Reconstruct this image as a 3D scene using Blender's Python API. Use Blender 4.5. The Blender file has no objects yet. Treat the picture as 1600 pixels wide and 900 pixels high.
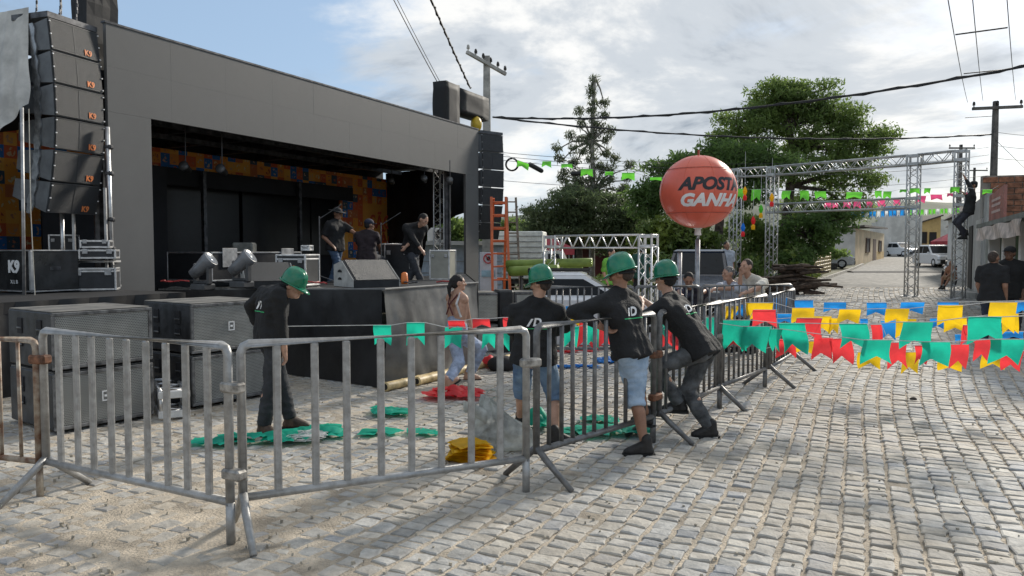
import bpy, bmesh, math, random
import numpy as np
from mathutils import Vector, Matrix, noise
from mathutils.bvhtree import BVHTree
R = math.radians
random.seed(7); rng = np.random.default_rng(11)
scene = bpy.context.scene
col = scene.collection

# ------------------------------------------------------------------ camera
CAMH = 1.72; F = 1200.0; PITCH = math.atan(58/1200.0)
cam_d = bpy.data.cameras.new('camera'); cam = bpy.data.objects.new('camera', cam_d); col.objects.link(cam)
cam_d.sensor_width = 36.0; cam_d.lens = 36.0*F/1600.0
cam_d.clip_start = 0.05; cam_d.clip_end = 6000
cam.location = (0, 0, CAMH); cam.rotation_euler = (R(90)-PITCH, 0, 0)
scene.camera = cam
# ------------------------------------------------------------------ sky, sun, exposure
SUN_AZ = R(39); SUN_EL = R(27)
sun_d = bpy.data.lights.new('sun', 'SUN'); sun = bpy.data.objects.new('sun', sun_d); col.objects.link(sun)
sun_d.energy = 3.3; sun_d.angle = R(7); sun_d.color = (1.0, 0.93, 0.82)
sdir = Vector((math.sin(SUN_AZ)*math.cos(SUN_EL), math.cos(SUN_AZ)*math.cos(SUN_EL), math.sin(SUN_EL)))
sun.rotation_euler = sdir.to_track_quat('Z', 'Y').to_euler(); sun.location = (8, 8, 12)
world = bpy.data.worlds.new('World'); scene.world = world; world.use_nodes = True
wt = world.node_tree; wt.nodes.clear()
def wn(t, **k):
    n = wt.nodes.new(t)
    for a, b in k.items(): setattr(n, a, b)
    return n
def wl(a, b): wt.links.new(a, b)
def wmath(op, a, b=None, c=None, clamp=False):
    n = wn('ShaderNodeMath', operation=op); n.use_clamp = clamp
    for i, v in enumerate((a, b, c)):
        if v is None: continue
        if hasattr(v, 'links'): wl(v, n.inputs[i])
        else: n.inputs[i].default_value = v
    return n.outputs[0]
def wmix(f, a, b):
    n = wn('ShaderNodeMix', data_type='RGBA')
    for s, v in ((n.inputs[0], f), (n.inputs[6], a), (n.inputs[7], b)):
        if hasattr(v, 'links'): wl(v, s)
        else: s.default_value = v
    return n.outputs[2]
sky = wn('ShaderNodeTexSky', sky_type='NISHITA', sun_disc=False)
sky.sun_elevation = SUN_EL; sky.sun_rotation = SUN_AZ; sky.air_density = 1.0; sky.dust_density = 1.2; sky.ozone_density = 2.0
tc = wn('ShaderNodeTexCoord'); sp = wn('ShaderNodeSeparateXYZ'); wl(tc.outputs['Generated'], sp.inputs[0])
zc = wmath('ADD', wmath('MAXIMUM', sp.outputs[2], 0.0), 0.16)
cb = wn('ShaderNodeCombineXYZ'); wl(wmath('DIVIDE', sp.outputs[0], zc), cb.inputs[0]); wl(wmath('DIVIDE', sp.outputs[1], zc), cb.inputs[1])
def wnoise(scale, det, rough, off, dist=0.0):
    m = wn('ShaderNodeMapping'); m.inputs['Location'].default_value = off; m.inputs['Scale'].default_value = (scale, scale*0.8, 1)
    wl(cb.outputs[0], m.inputs[0]); n = wn('ShaderNodeTexNoise'); n.inputs['Scale'].default_value = 1.0
    n.inputs['Detail'].default_value = det; n.inputs['Roughness'].default_value = rough; n.inputs['Distortion'].default_value = dist
    wl(m.outputs[0], n.inputs['Vector']); return n.outputs['Fac']
def wramp(f, stops):
    n = wn('ShaderNodeValToRGB'); e = n.color_ramp.elements
    while len(e) < len(stops): e.new(0.5)
    for i, (p, c) in enumerate(stops): e[i].position = p; e[i].color = c if len(c) == 4 else (*c, 1)
    n.color_ramp.interpolation = 'EASE'; wl(f, n.inputs[0]); return n.outputs[0]
big = wnoise(0.62, 9, 0.60, (14.2, 18.0, 0), 0.25)
fine = wnoise(1.5, 10, 0.58, (0.3, 18.8, 2), 0.3)
cov = wmath('ADD', wmath('MULTIPLY', big, 0.72), wmath('MULTIPLY', fine, 0.28))
cmask = wramp(cov, [(0.445, (0, 0, 0)), (0.555, (1, 1, 1))])
shade = wnoise(1.0, 9, 0.6, (16.4, 1.1, 5), 0.4)
ccol = wramp(shade, [(0.36, (1.9, 2.2, 2.6)), (0.48, (4.2, 4.45, 4.7)), (0.59, (6.8, 6.7, 6.45))])
skyc = wmix(0.70, sky.outputs[0], (2.5, 3.5, 4.8, 1))
mixc = wmix(wmath('MULTIPLY', cmask, 0.90), skyc, ccol)
bg = wn('ShaderNodeBackground'); bg.inputs['Strength'].default_value = 0.125; wl(mixc, bg.inputs[0])
wo = wn('ShaderNodeOutputWorld'); wl(bg.outputs[0], wo.inputs[0])
scene.view_settings.view_transform = 'Standard'; scene.view_settings.look = 'None'
scene.view_settings.exposure = 0.32; scene.view_settings.gamma = 1.0; scene.view_settings.use_curve_mapping = False
scene.render.engine = 'CYCLES'

# ------------------------------------------------------------------ pixel helpers (photo is 1600x900)
cp, sp_ = math.cos(PITCH), math.sin(PITCH)
def ray(px, py):
    a, b = (px-800)/F, (450-py)/F
    return Vector((a, cp+b*sp_, b*cp-sp_))
def P(px, py, Y):
    d = ray(px, py); t = Y/d.y
    return Vector((d.x*t, Y, CAMH+d.z*t))
GZ = [(-50, 0), (11, 0), (22, .33), (36, .42), (50, .52), (82, 1.1), (110, 1.6), (200, 2.6), (400, 3.0), (4000, 3.0)]
def gz(y): return float(np.interp(y, [g[0] for g in GZ], [g[1] for g in GZ]))
def G(px, py, z=0.0):
    d = ray(px, py); t = (z-CAMH)/d.z
    return Vector((d.x*t, d.y*t, z))
def X(px, Y): return P(px, 392, Y).x
def pix(v):   # world -> photo pixel
    x, y, z = v[0], v[1], v[2]-CAMH
    dz = y*cp - z*sp_; up = z*cp + y*sp_
    return 800+F*x/dz, 450-F*up/dz

# ------------------------------------------------------------------ materials
MATS = {}
def mat(name, c, rough=0.6, metal=0.0, var=0.12, vs=6.0, bump=0.0, bs=40.0, c2=None, emit=None, trans=0.0, coat=0.0, spec=0.5, detail=5):
    if name in MATS: return MATS[name]
    m = bpy.data.materials.new(name); m.use_nodes = True; nt = m.node_tree; b = nt.nodes['Principled BSDF']
    b.inputs['Roughness'].default_value = rough; b.inputs['Metallic'].default_value = metal
    b.inputs['Specular IOR Level'].default_value = spec
    b.inputs['Coat Weight'].default_value = coat
    tcn = nt.nodes.new('ShaderNodeTexCoord')
    n = nt.nodes.new('ShaderNodeTexNoise'); n.inputs['Scale'].default_value = vs; n.inputs['Detail'].default_value = detail; n.inputs['Roughness'].default_value = .62
    nt.links.new(tcn.outputs['Object'], n.inputs['Vector'])
    r = nt.nodes.new('ShaderNodeValToRGB'); e = r.color_ramp.elements
    d = c2 if c2 else tuple(max(0, x*(1-2.2*var)) for x in c)
    l = c if c2 else tuple(min(1, x*(1+1.2*var)) for x in c)
    e[0].position = .36; e[0].color = (*d, 1); e[1].position = .66; e[1].color = (*l, 1)
    nt.links.new(n.outputs['Fac'], r.inputs[0]); nt.links.new(r.outputs[0], b.inputs['Base Color'])
    rr = nt.nodes.new('ShaderNodeMapRange'); rr.inputs[3].default_value = max(.03, rough-.10); rr.inputs[4].default_value = min(1, rough+.10)
    nt.links.new(n.outputs['Fac'], rr.inputs[0]); nt.links.new(rr.outputs[0], b.inputs['Roughness'])
    if bump:
        n2 = nt.nodes.new('ShaderNodeTexNoise'); n2.inputs['Scale'].default_value = bs; n2.inputs['Detail'].default_value = 4
        nt.links.new(tcn.outputs['Object'], n2.inputs['Vector'])
        bp = nt.nodes.new('ShaderNodeBump'); bp.inputs['Strength'].default_value = bump; bp.inputs['Distance'].default_value = 0.02
        nt.links.new(n2.outputs['Fac'], bp.inputs['Height']); nt.links.new(bp.outputs[0], b.inputs['Normal'])
    if emit: b.inputs['Emission Color'].default_value = (*emit[:3], 1); b.inputs['Emission Strength'].default_value = emit[3]
    if trans:   # thin sheet that lets light through
        tl = nt.nodes.new('ShaderNodeBsdfTranslucent'); nt.links.new(r.outputs[0], tl.inputs[0])
        mx = nt.nodes.new('ShaderNodeMixShader'); mx.inputs[0].default_value = trans
        nt.links.new(b.outputs[0], mx.inputs[1]); nt.links.new(tl.outputs[0], mx.inputs[2])
        nt.links.new(mx.outputs[0], nt.nodes['Material Output'].inputs[0])
    MATS[name] = m; return m

# ------------------------------------------------------------------ object helpers
WM = {}
def tag(o, label=None, cat=None, group=None, kind=None):
    if label: o['label'] = label
    if cat: o['category'] = cat
    if group: o['group'] = group
    if kind: o['kind'] = kind
    return o
def thing(name, loc, label, cat, group=None, rz=0.0, M=None):
    o = bpy.data.objects.new(name, None); col.objects.link(o); o.empty_display_size = .2
    m = M if M is not None else Matrix.Translation(Vector(loc)) @ Matrix.Rotation(rz, 4, 'Z')
    o.matrix_basis = m; WM[o.name] = m.copy()
    return tag(o, label, cat, group)
class MB:
    def __init__(s): s.v = []; s.f = []
    def add(s, vs, fs):
        b = len(s.v); s.v += [tuple(v) for v in vs]; s.f += [tuple(i+b for i in f) for f in fs]
    def box(s, c, sz, M=None, taper=1.0):
        hx, hy, hz = sz[0]/2, sz[1]/2, sz[2]/2
        p = [Vector((x*hx*(taper if z > 0 else 1), y*hy*(taper if z > 0 else 1), z*hz)) for z in (-1, 1) for x, y in ((-1, -1), (1, -1), (1, 1), (-1, 1))]
        if M is not None: p = [M @ q for q in p]
        c = Vector(c); s.hexa([q+c for q in p])
    def hexa(s, p):   # 4 bottom ccw, 4 top ccw
        s.add(p, [(3, 2, 1, 0), (4, 5, 6, 7), (0, 1, 5, 4), (1, 2, 6, 5), (2, 3, 7, 6), (3, 0, 4, 7)])
    def bbox(s, c, sz, b=.02, M=None):   # box with chamfered edges
        hx, hy, hz = sz[0]/2, sz[1]/2, sz[2]/2; b = min(b, hx*.9, hy*.9, hz*.9)
        bm = bmesh.new(); bmesh.ops.create_cube(bm, size=1.0)
        for v in bm.verts: v.co = Vector((v.co.x*2*hx, v.co.y*2*hy, v.co.z*2*hz))
        bmesh.ops.bevel(bm, geom=list(bm.edges), offset=b, segments=1, affect='EDGES')
        c = Vector(c); bm.verts.index_update()
        s.add([((M @ v.co) if M is not None else v.co)+c for v in bm.verts], [[v.index for v in f.verts] for f in bm.faces]); bm.free()
    def tube(s, pts, r, n=8, cap=True, r1=None):
        pts = [Vector(p) for p in pts]; k = len(pts)
        rs = r if isinstance(r, (list, tuple)) else ([r+(r1-r)*i/(k-1) for i in range(k)] if r1 is not None else [r]*k)
        d0 = (pts[1]-pts[0]).normalized(); up = Vector((0, 0, 1)) if abs(d0.z) < .9 else Vector((1, 0, 0))
        vs = []
        for i, p in enumerate(pts):
            if i == 0: d = pts[1]-pts[0]
            elif i == k-1: d = pts[-1]-pts[-2]
            else: d = (pts[i+1]-pts[i]).normalized()+(pts[i]-pts[i-1]).normalized()
            d = d.normalized() if d.length > 1e-9 else d0
            a = d.cross(up)
            if a.length < 1e-5: a = d.cross(Vector((0, 1, 0)))
            a.normalize(); b = a.cross(d)
            for j in range(n):
                t = 2*math.pi*j/n+math.pi/n
                vs.append(p+(a*math.cos(t)+b*math.sin(t))*rs[i])
        fs = [(i*n+j, i*n+(j+1) % n, (i+1)*n+(j+1) % n, (i+1)*n+j) for i in range(k-1) for j in range(n)]
        if cap: fs += [tuple(range(n-1, -1, -1)), tuple(range((k-1)*n, k*n))]
        s.add(vs, fs)
    def caps(s, p0, r0, p1, r1, n=12, flat1=False):   # tapered capsule
        p0, p1 = Vector(p0), Vector(p1); d = (p1-p0); L = d.length; d = d.normalized() if L > 1e-6 else Vector((0, 0, 1))
        pts = []; rs = []
        for a in (85, 60, 35, 12): pts.append(p0-d*r0*math.sin(R(a))); rs.append(r0*math.cos(R(a)))
        if L > 1e-6: pts.append(p0+d*L*.5); rs.append((r0+r1)/2)
        if flat1: pts.append(p1); rs.append(r1)
        else:
            for a in (12, 35, 60, 85): pts.append(p1+d*r1*math.sin(R(a))); rs.append(r1*math.cos(R(a)))
        s.tube(pts, rs, n)
    def ell(s, c, rx, ry, rz, M=None, n=16, m=10):
        vs = []; c = Vector(c)
        for i in range(m+1):
            th = math.pi*(i+.04*(1 if i == 0 else (-1 if i == m else 0)))/m
            for j in range(n):
                ph = 2*math.pi*j/n; q = Vector((rx*math.sin(th)*math.cos(ph), ry*math.sin(th)*math.sin(ph), rz*math.cos(th)))
                vs.append(c+((M @ q) if M is not None else q))
        fs = [(i*n+j, (i+1)*n+j, (i+1)*n+(j+1) % n, i*n+(j+1) % n) for i in range(m) for j in range(n)]
        fs += [tuple(range(n)), tuple(range((m+1)*n-1, m*n-1, -1))]
        s.add(vs, fs)
    def lathe(s, prof, n=24, c=(0, 0, 0), M=None):
        c = Vector(c); vs = []
        for r, z in prof:
            for j in range(n):
                t = 2*math.pi*j/n; q = Vector((r*math.cos(t), r*math.sin(t), z)); vs.append(c+((M @ q) if M is not None else q))
        k = len(prof); fs = [(i*n+j, i*n+(j+1) % n, (i+1)*n+(j+1) % n, (i+1)*n+j) for i in range(k-1) for j in range(n)]
        s.add(vs, fs)
    def prism(s, poly, ext):   # closed polygon (3d points) extruded by vector
        k = len(poly); poly = [Vector(p) for p in poly]; e = Vector(ext)
        s.add(poly+[p+e for p in poly], [tuple(range(k-1, -1, -1)), tuple(range(k, 2*k))]+[(i, (i+1) % k, k+(i+1) % k, k+i) for i in range(k)])
    def grid(s, fn, nu, nv):   # fn(u,v) -> point
        s.add([fn(i/nu, j/nv) for j in range(nv+1) for i in range(nu+1)],
              [(j*(nu+1)+i, j*(nu+1)+i+1, (j+1)*(nu+1)+i+1, (j+1)*(nu+1)+i) for j in range(nv) for i in range(nu)])
    def mesh(s, name, smooth=False, recalc=True):
        me = bpy.data.meshes.new(name); me.from_pydata(s.v, [], s.f)
        if recalc:
            bm = bmesh.new(); bm.from_mesh(me); bmesh.ops.recalc_face_normals(bm, faces=bm.faces); bm.to_mesh(me); bm.free()
        if smooth: me.shade_smooth()
        me.update(); return me
    def build(s, name, m, parent=None, world=False, smooth=False, label=None, cat=None, group=None, kind=None, recalc=True):
        base = None
        if world and parent is not None:
            inv = WM[parent.name].inverted(); s.v = [tuple(inv @ Vector(v)) for v in s.v]
        if parent is None and world and not kind:   # a top-level mesh: put its origin at its base
            a = np.array(s.v); base = Vector(((a[:, 0].min()+a[:, 0].max())/2, (a[:, 1].min()+a[:, 1].max())/2, a[:, 2].min()))
            s.v = [tuple(Vector(v)-base) for v in s.v]
        return link(name, s.mesh(name, smooth, recalc), m, parent, base, label, cat, group, kind)
def link(name, me, m, parent=None, base=None, label=None, cat=None, group=None, kind=None):
    if m is not None and not len(me.materials): me.materials.append(m)
    o = bpy.data.objects.new(name, me); col.objects.link(o)
    mb = Matrix.Translation(base) if base is not None else Matrix()
    o.matrix_basis = mb
    if parent is not None: o.parent = parent; WM[o.name] = WM[parent.name] @ mb
    else: WM[o.name] = mb.copy()
    return tag(o, label, cat, group, kind)
def copy_tree(o, parent=None):
    c = o.copy(); col.objects.link(c); c.parent = parent
    WM[c.name] = (WM[parent.name] if parent is not None else Matrix()) @ c.matrix_basis
    for ch in list(o.children): copy_tree(ch, c)
    return c
def text_mesh(txt, size, ext=.004, offset=0.0, shear=0.0, align='CENTER', space=1.0):
    cu = bpy.data.curves.new('txt', 'FONT'); cu.body = txt; cu.size = size; cu.extrude = ext; cu.offset = offset; cu.shear = shear
    cu.align_x = align; cu.align_y = 'CENTER'; cu.space_character = space; cu.resolution_u = 3
    o = bpy.data.objects.new('txt', cu); col.objects.link(o)
    dg = bpy.context.evaluated_depsgraph_get(); me = bpy.data.meshes.new_from_object(o.evaluated_get(dg))
    vs = [v.co.copy() for v in me.vertices]; fs = [tuple(p.vertices) for p in me.polygons]
    bpy.data.objects.remove(o); bpy.data.curves.remove(cu); bpy.data.meshes.remove(me)
    return vs, fs
def text_on(txt, size, origin, right, up, m, parent, name='lettering', **k):
    right = Vector(right).normalized(); up = Vector(up).normalized(); nn = right.cross(up)
    vs, fs = text_mesh(txt, size, **k); b = MB(); b.add([Vector(origin)+right*v.x+up*v.y+nn*v.z for v in vs], fs)
    return b.build(name, m, parent, world=True)
# ------------------------------------------------------------------ ground, road, cobbles
def attr_mat(name, rough, bump, bs, var=0.35, vs=9):
    m = bpy.data.materials.new(name); m.use_nodes = True; nt = m.node_tree; b = nt.nodes['Principled BSDF']
    a = nt.nodes.new('ShaderNodeAttribute'); a.attribute_name = 'tint'
    g = nt.nodes.new('ShaderNodeNewGeometry')
    n = nt.nodes.new('ShaderNodeTexNoise'); n.inputs['Scale'].default_value = vs; n.inputs['Detail'].default_value = 8; n.inputs['Roughness'].default_value = .7
    nt.links.new(g.outputs['Position'], n.inputs['Vector'])
    n3 = nt.nodes.new('ShaderNodeTexNoise'); n3.inputs['Scale'].default_value = .7; n3.inputs['Detail'].default_value = 5; nt.links.new(g.outputs['Position'], n3.inputs['Vector'])
    mr = nt.nodes.new('ShaderNodeMapRange'); mr.inputs[1].default_value = .3; mr.inputs[2].default_value = .7; mr.inputs[3].default_value = 1-var; mr.inputs[4].default_value = 1+var
    nt.links.new(n.outputs['Fac'], mr.inputs[0])
    mx = nt.nodes.new('ShaderNodeMix'); mx.data_type = 'RGBA'; mx.blend_type = 'MULTIPLY'; mx.inputs[0].default_value = 1
    nt.links.new(a.outputs['Color'], mx.inputs[6]); nt.links.new(mr.outputs[0], mx.inputs[7])
    # sandy dust lying on the stones in patches
    dr = nt.nodes.new('ShaderNodeValToRGB'); dr.color_ramp.elements[0].position = .42; dr.color_ramp.elements[1].position = .68
    nt.links.new(n3.outputs['Fac'], dr.inputs[0])
    md = nt.nodes.new('ShaderNodeMath'); md.operation = 'MULTIPLY'; md.inputs[1].default_value = .55; nt.links.new(dr.outputs[0], md.inputs[0])
    m2 = nt.nodes.new('ShaderNodeMix'); m2.data_type = 'RGBA'; nt.links.new(md.outputs[0], m2.inputs[0]); nt.links.new(mx.outputs[2], m2.inputs[6]); m2.inputs[7].default_value = (.40, .335, .25, 1)
    nt.links.new(m2.outputs[2], b.inputs['Base Color']); b.inputs['Roughness'].default_value = rough
    b.inputs['Specular IOR Level'].default_value = .35
    n2 = nt.nodes.new('ShaderNodeTexNoise'); n2.inputs['Scale'].default_value = bs; n2.inputs['Detail'].default_value = 6; nt.links.new(g.outputs['Position'], n2.inputs['Vector'])
    bp = nt.nodes.new('ShaderNodeBump'); bp.inputs['Strength'].default_value = bump; bp.inputs['Distance'].default_value = .012
    nt.links.new(n2.outputs['Fac'], bp.inputs['Height']); nt.links.new(bp.outputs[0], b.inputs['Normal'])
    return m
M_STONE = attr_mat('cobble stone', .74, .55, 38)
M_SAND = mat('sandy joint dirt', (.47, .40, .31), .95, var=.22, vs=3, bump=.8, bs=55, detail=9)
M_DIRT = mat('dry park soil with grass', (.20, .165, .105), .95, c2=(.075, .09, .035), vs=.7, bump=.6, bs=14, detail=9)

def sms(a, b, v):
    t = min(1, max(0, (v-a)/(b-a))); return t*t*(3-2*t)
def gz2(x, y):   # the square dips a little beyond the back row of barriers
    return gz(y)-.36*sms(6.2, 3.6, x)*sms(12.4, 15.0, y)*(1-sms(34, 48, y))
def sheet(name, m, xs_fn, ys, dz, nx, kind='structure'):
    b = MB()
    for j, y in enumerate(ys):
        x0, x1 = xs_fn(y)[0], xs_fn(y)[-1]
        for i in range(nx+1): x_ = x0+(x1-x0)*i/nx if not isinstance(xs_fn(y), list) else xs_fn(y)[i]; b.v.append((x_, y, gz2(x_, y)+dz))
    b.f = [(j*(nx+1)+i, j*(nx+1)+i+1, (j+1)*(nx+1)+i+1, (j+1)*(nx+1)+i) for j in range(len(ys)-1) for i in range(nx)]
    return b.build(name, m, None, world=True, kind=kind, recalc=False)
GX = [-2500, -600, -150, -40, -15, 0, 3, 3.6, 4.2, 4.9, 5.6, 6.2, 9, 15, 25, 60, 200, 800, 2500]
sheet('ground', M_DIRT, lambda y: GX, [-60, 0, 11, 12.4, 13.3, 14, 15, 18, 22, 28, 34, 38, 42, 48, 50, 66, 82, 110, 200, 400, 1500, 4000], -.02, len(GX)-1)
RL = [(-6, -16), (12, -13), (17, 3.2), (24, X(1228, 24)), (85, X(1378, 85)), (130, X(1390, 130))]
RR = [(-6, 16), (18, 14), (22, X(1535, 22)), (53, X(1502, 53)), (85, X(1450, 85)), (130, X(1430, 130))]
def rl(y): return float(np.interp(y, *zip(*RL)))
def rr(y): return float(np.interp(y, *zip(*RR)))
road = sheet('road', M_SAND, lambda y: (rl(y), rr(y)), [-6, 0, 4, 8, 11, 12.4, 13, 13.7, 14.4, 15, 16, 17, 20, 22, 24, 28.5], .0, 60)
# far paving: pieces too small to tell apart
mf = bpy.data.materials.new('far cobbles'); mf.use_nodes = True; nt = mf.node_tree; pb = nt.nodes['Principled BSDF']
g_ = nt.nodes.new('ShaderNodeNewGeometry'); vo = nt.nodes.new('ShaderNodeTexVoronoi'); vo.inputs['Scale'].default_value = 5.5
nt.links.new(g_.outputs['Position'], vo.inputs['Vector'])
hs = nt.nodes.new('ShaderNodeSeparateColor'); nt.links.new(vo.outputs['Color'], hs.inputs[0])
cr = nt.nodes.new('ShaderNodeValToRGB'); cr.color_ramp.elements[0].color = (.11, .105, .095, 1); cr.color_ramp.elements[1].color = (.25, .235, .205, 1)
nt.links.new(hs.outputs[0], cr.inputs[0]); nt.links.new(cr.outputs[0], pb.inputs['Base Color']); pb.inputs['Roughness'].default_value = .85
sheet('far_road', mf, lambda y: (rl(y), rr(y)), [28.5, 36, 43, 50, 58, 66, 74, 82, 95, 110, 130], .006, 4)

U = Vector((.450, .893, 0)).normalized(); N = Vector((.893, -.450, 0)).normalized()
def stone_geo(cx, cy, L, W, simple, h, rot):
    # outline in (along U, along N), roughly hewn quad
    if simple: pts = [(-1, -1), (1, -1), (1, 1), (-1, 1)]
    else: pts = [(-1, -1), (-.1, -1), (1, -1), (1, .1), (1, 1), (.1, 1), (-1, 1), (-1, -.1)]
    ja = .12 if simple else .17
    o = []
    for a, b in pts:
        x = a*L/2*(1+random.uniform(-ja, ja*.6)); y = b*W/2*(1+random.uniform(-ja, ja*.5))
        x, y = x*math.cos(rot)-y*math.sin(rot), x*math.sin(rot)+y*math.cos(rot)
        o.append((x, y))
    z0 = gz2(cx, cy); k = len(o); tx, ty = random.uniform(-.05, .05), random.uniform(-.05, .05)
    vs = []
    for ring, (sc, dz) in enumerate(((1.03, -.035), (1.0, h-.006), (.86, h))):
        for x, y in o:
            p = U*x*sc+N*y*sc
            vs.append((cx+p.x, cy+p.y, z0+dz+(tx*x+ty*y if ring else 0)+(random.uniform(-.002, .002) if ring == 2 else 0)))
    if not simple:
        vs.append((cx, cy, z0+h+random.uniform(0, .004)))
    fs = [(r*k+i, r*k+(i+1) % k, (r+1)*k+(i+1) % k, (r+1)*k+i) for r in range(2) for i in range(k)]
    fs += [tuple(range(2*k, 3*k))] if simple else [(2*k+i, 2*k+(i+1) % k, 3*k) for i in range(k)]
    return vs, fs
def in_stage(x, y):
    q = Vector((x+6.2, y-11.9, 0)); return q.dot(N) < .1 and q.dot(U) > -3
stones = []
cw = .152
for c in range(-110, 195):
    wv = c*cw; s = -14+random.random()*.2; lane = random.uniform(.86, 1.04)
    while s < 34:
        L = random.choice((random.uniform(.085, .125), random.uniform(.11, .17)))
        s += L
        nn = wv+.04*math.sin(s*.4+c*.02)+.16*noise.noise((s*.15, wv*.15, 0))
        p = U*(s-L/2)+N*nn
        x, y = p.x, p.y
        if y < 3.0 or y > 28 or x < rl(y)+.1 or x > rr(y)-.1 or in_stage(x, y): continue
        px, py = pix((x, y, gz(y)))
        if px < -160 or px > 1760: continue
        if y > 17 and px < 1150: continue
        if random.random() < .012: continue
        stones.append((y, x, px, py, L-random.uniform(.008, .022), cw*lane-random.uniform(.006, .02)))
stones.sort(key=lambda q: q[0])
def tint(x, y):
    t = random.random(); b = random.uniform(.80, 1.10)
    c = (.385, .375, .35) if t < .55 else ((.42, .39, .34) if t < .8 else ((.30, .305, .31) if t < .92 else (.46, .435, .385)))
    return [q*b for q in c]
def set_tint(me, cols):
    a = me.attributes.new('tint', 'FLOAT_COLOR', 'POINT'); arr = np.ones((len(me.vertices), 4), np.float32); arr[:, :3] = cols; a.data.foreach_set('color', arr.ravel())
nsep = 0; BV = []; BF = []; BC = []
for (y, x, px, py, L, W) in stones:
    patch = noise.noise((x*.35, y*.35, 4.0)); crisp = min(1, max(0, (x+1.5)/3.5))
    h = .007+.008*crisp+.008*patch+random.uniform(-.005, .006)+(-.004 if crisp < .2 else 0)
    vs, fs = stone_geo(x, y, L, W, y > 11, h, random.uniform(-.13, .13)); c = tint(x, y)
    if nsep < 300 and 0 < px < 1600 and py < 905:
        nsep += 1
        me = bpy.data.meshes.new('cobblestone'); ctr = Vector((x, y, gz2(x, y)))
        me.from_pydata([tuple(Vector(v)-ctr) for v in vs], [], fs); set_tint(me, c)
        o = link('cobblestone', me, M_STONE, road, ctr-WM[road.name].translation)
    else:
        b0 = len(BV); BV += vs; BF += [tuple(i+b0 for i in f) for f in fs]; BC += [c]*len(vs)
me = bpy.data.meshes.new('paving_stones'); me.from_pydata(BV, [], BF); set_tint(me, np.array(BC, np.float32))
link('paving_stones', me, M_STONE, road, -WM[road.name].translation, kind='stuff')
print('stones', len(stones))
# loose grit scattered on the sandy paving
gb = MB()
for i in range(700):
    y = 3.6+random.random()**1.7*8; px = random.uniform(-50, 1650); x = X(px, y)
    if in_stage(x, y): continue
    r = random.uniform(.003, .008); p = [Vector((x+random.uniform(-r, r)+a*r, y+b*r+random.uniform(-r, r)*.6, .004+dz)) for dz in (0, r*1.1+.012) for a, b in ((-1, -1), (1, -1), (1, 1), (-1, 1))]
    gb.hexa(p)
gb.build('grit', mat('grit stone', (.40, .36, .29), .9, var=.2, vs=3), None, world=True, kind='stuff', label='loose grit and pebbles scattered over the sandy cobbles', cat='gravel', recalc=False)

# kerbs
M_KERB = mat('whitewashed kerb', (.50, .47, .42), .85, c2=(.27, .25, .21), vs=4, bump=.4, bs=30)
for nm, ed, sgn in (('kerb', rl, -1), ('kerb', rr, 1)):
    k = None
    ys = [24+1.0*i for i in range(34)]
    for i, y in enumerate(ys):
        b = MB(); x0, x1 = ed(y)+sgn*.09, ed(y+.96)+sgn*.09; z0, z1 = gz(y), gz(y+.96); w = .09; hh = .13+random.uniform(-.015, .015)
        b.hexa([Vector(q) for q in ((x0-w, y, z0-.1), (x0+w, y, z0-.1), (x1+w, y+.96, z1-.1), (x1-w, y+.96, z1-.1), (x0-w*.8, y, z0+hh), (x0+w*.8, y, z0+hh), (x1+w*.8, y+.96, z1+hh), (x1-w*.8, y+.96, z1+hh))])
        if k is None:
            k = thing(nm, (ed(24), 24, gz(24)), None, None); k['kind'] = 'structure'
        b.build('kerb_stone', M_KERB, k, world=True)
# pavement on the house side of the street
sheet('pavement', mat('pavement concrete', (.34, .32, .29), .9, var=.2, vs=2, bump=.3, bs=20), lambda y: (rr(y)+.19, rr(y)+3.5), [17, 20, 22, 26, 30, 36, 43, 50, 58], .115, 4)
# speed hump across the street
b = MB(); yy = 44
prof = [(-.55, 0), (-.3, .06), (0, .085), (.3, .06), (.55, 0)]
for t, z in prof:
    for i in range(2): b.v.append(((rl(yy)+.2, rr(yy)-.2)[i], yy+t, gz(yy+t)+.01+z))
b.f = [(i*2, i*2+1, i*2+3, i*2+2) for i in range(4)]
b.build('speed_hump', mat('dark hump asphalt', (.075, .07, .065), .9, var=.2, vs=3), None, world=True, label='low dark speed hump across the street', cat='speed hump', recalc=False)
# distant hill
b = MB()
def hill(u, v):
    x = -700+1900*u; y = 260+500*v; xs = (x-170)/190.0
    h = (27*math.exp(-xs*xs*.55)+9*math.exp(-((x+330)/240)**2)+12*math.exp(-((x-620)/260)**2))*math.sin(min(1, v*1.9)*math.pi/2)*(1 if v < .55 else 1-(v-.55)/.45*.4)
    return (x, y, gz(y)-1+h*1.15+2.2*noise.noise((x*.03, y*.03, 0))+1.0*noise.noise((x*.11, y*.11, 3)))
b.grid(hill, 170, 40)
b.build('hill', mat('scrub covered hillside', (.085, .105, .06), .95, c2=(.045, .065, .035), vs=.09, bump=1.0, bs=.8, detail=10), None, world=True, kind='structure', smooth=True, recalc=False)  # distance haze on the scrub is carried by this muted colour
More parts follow.
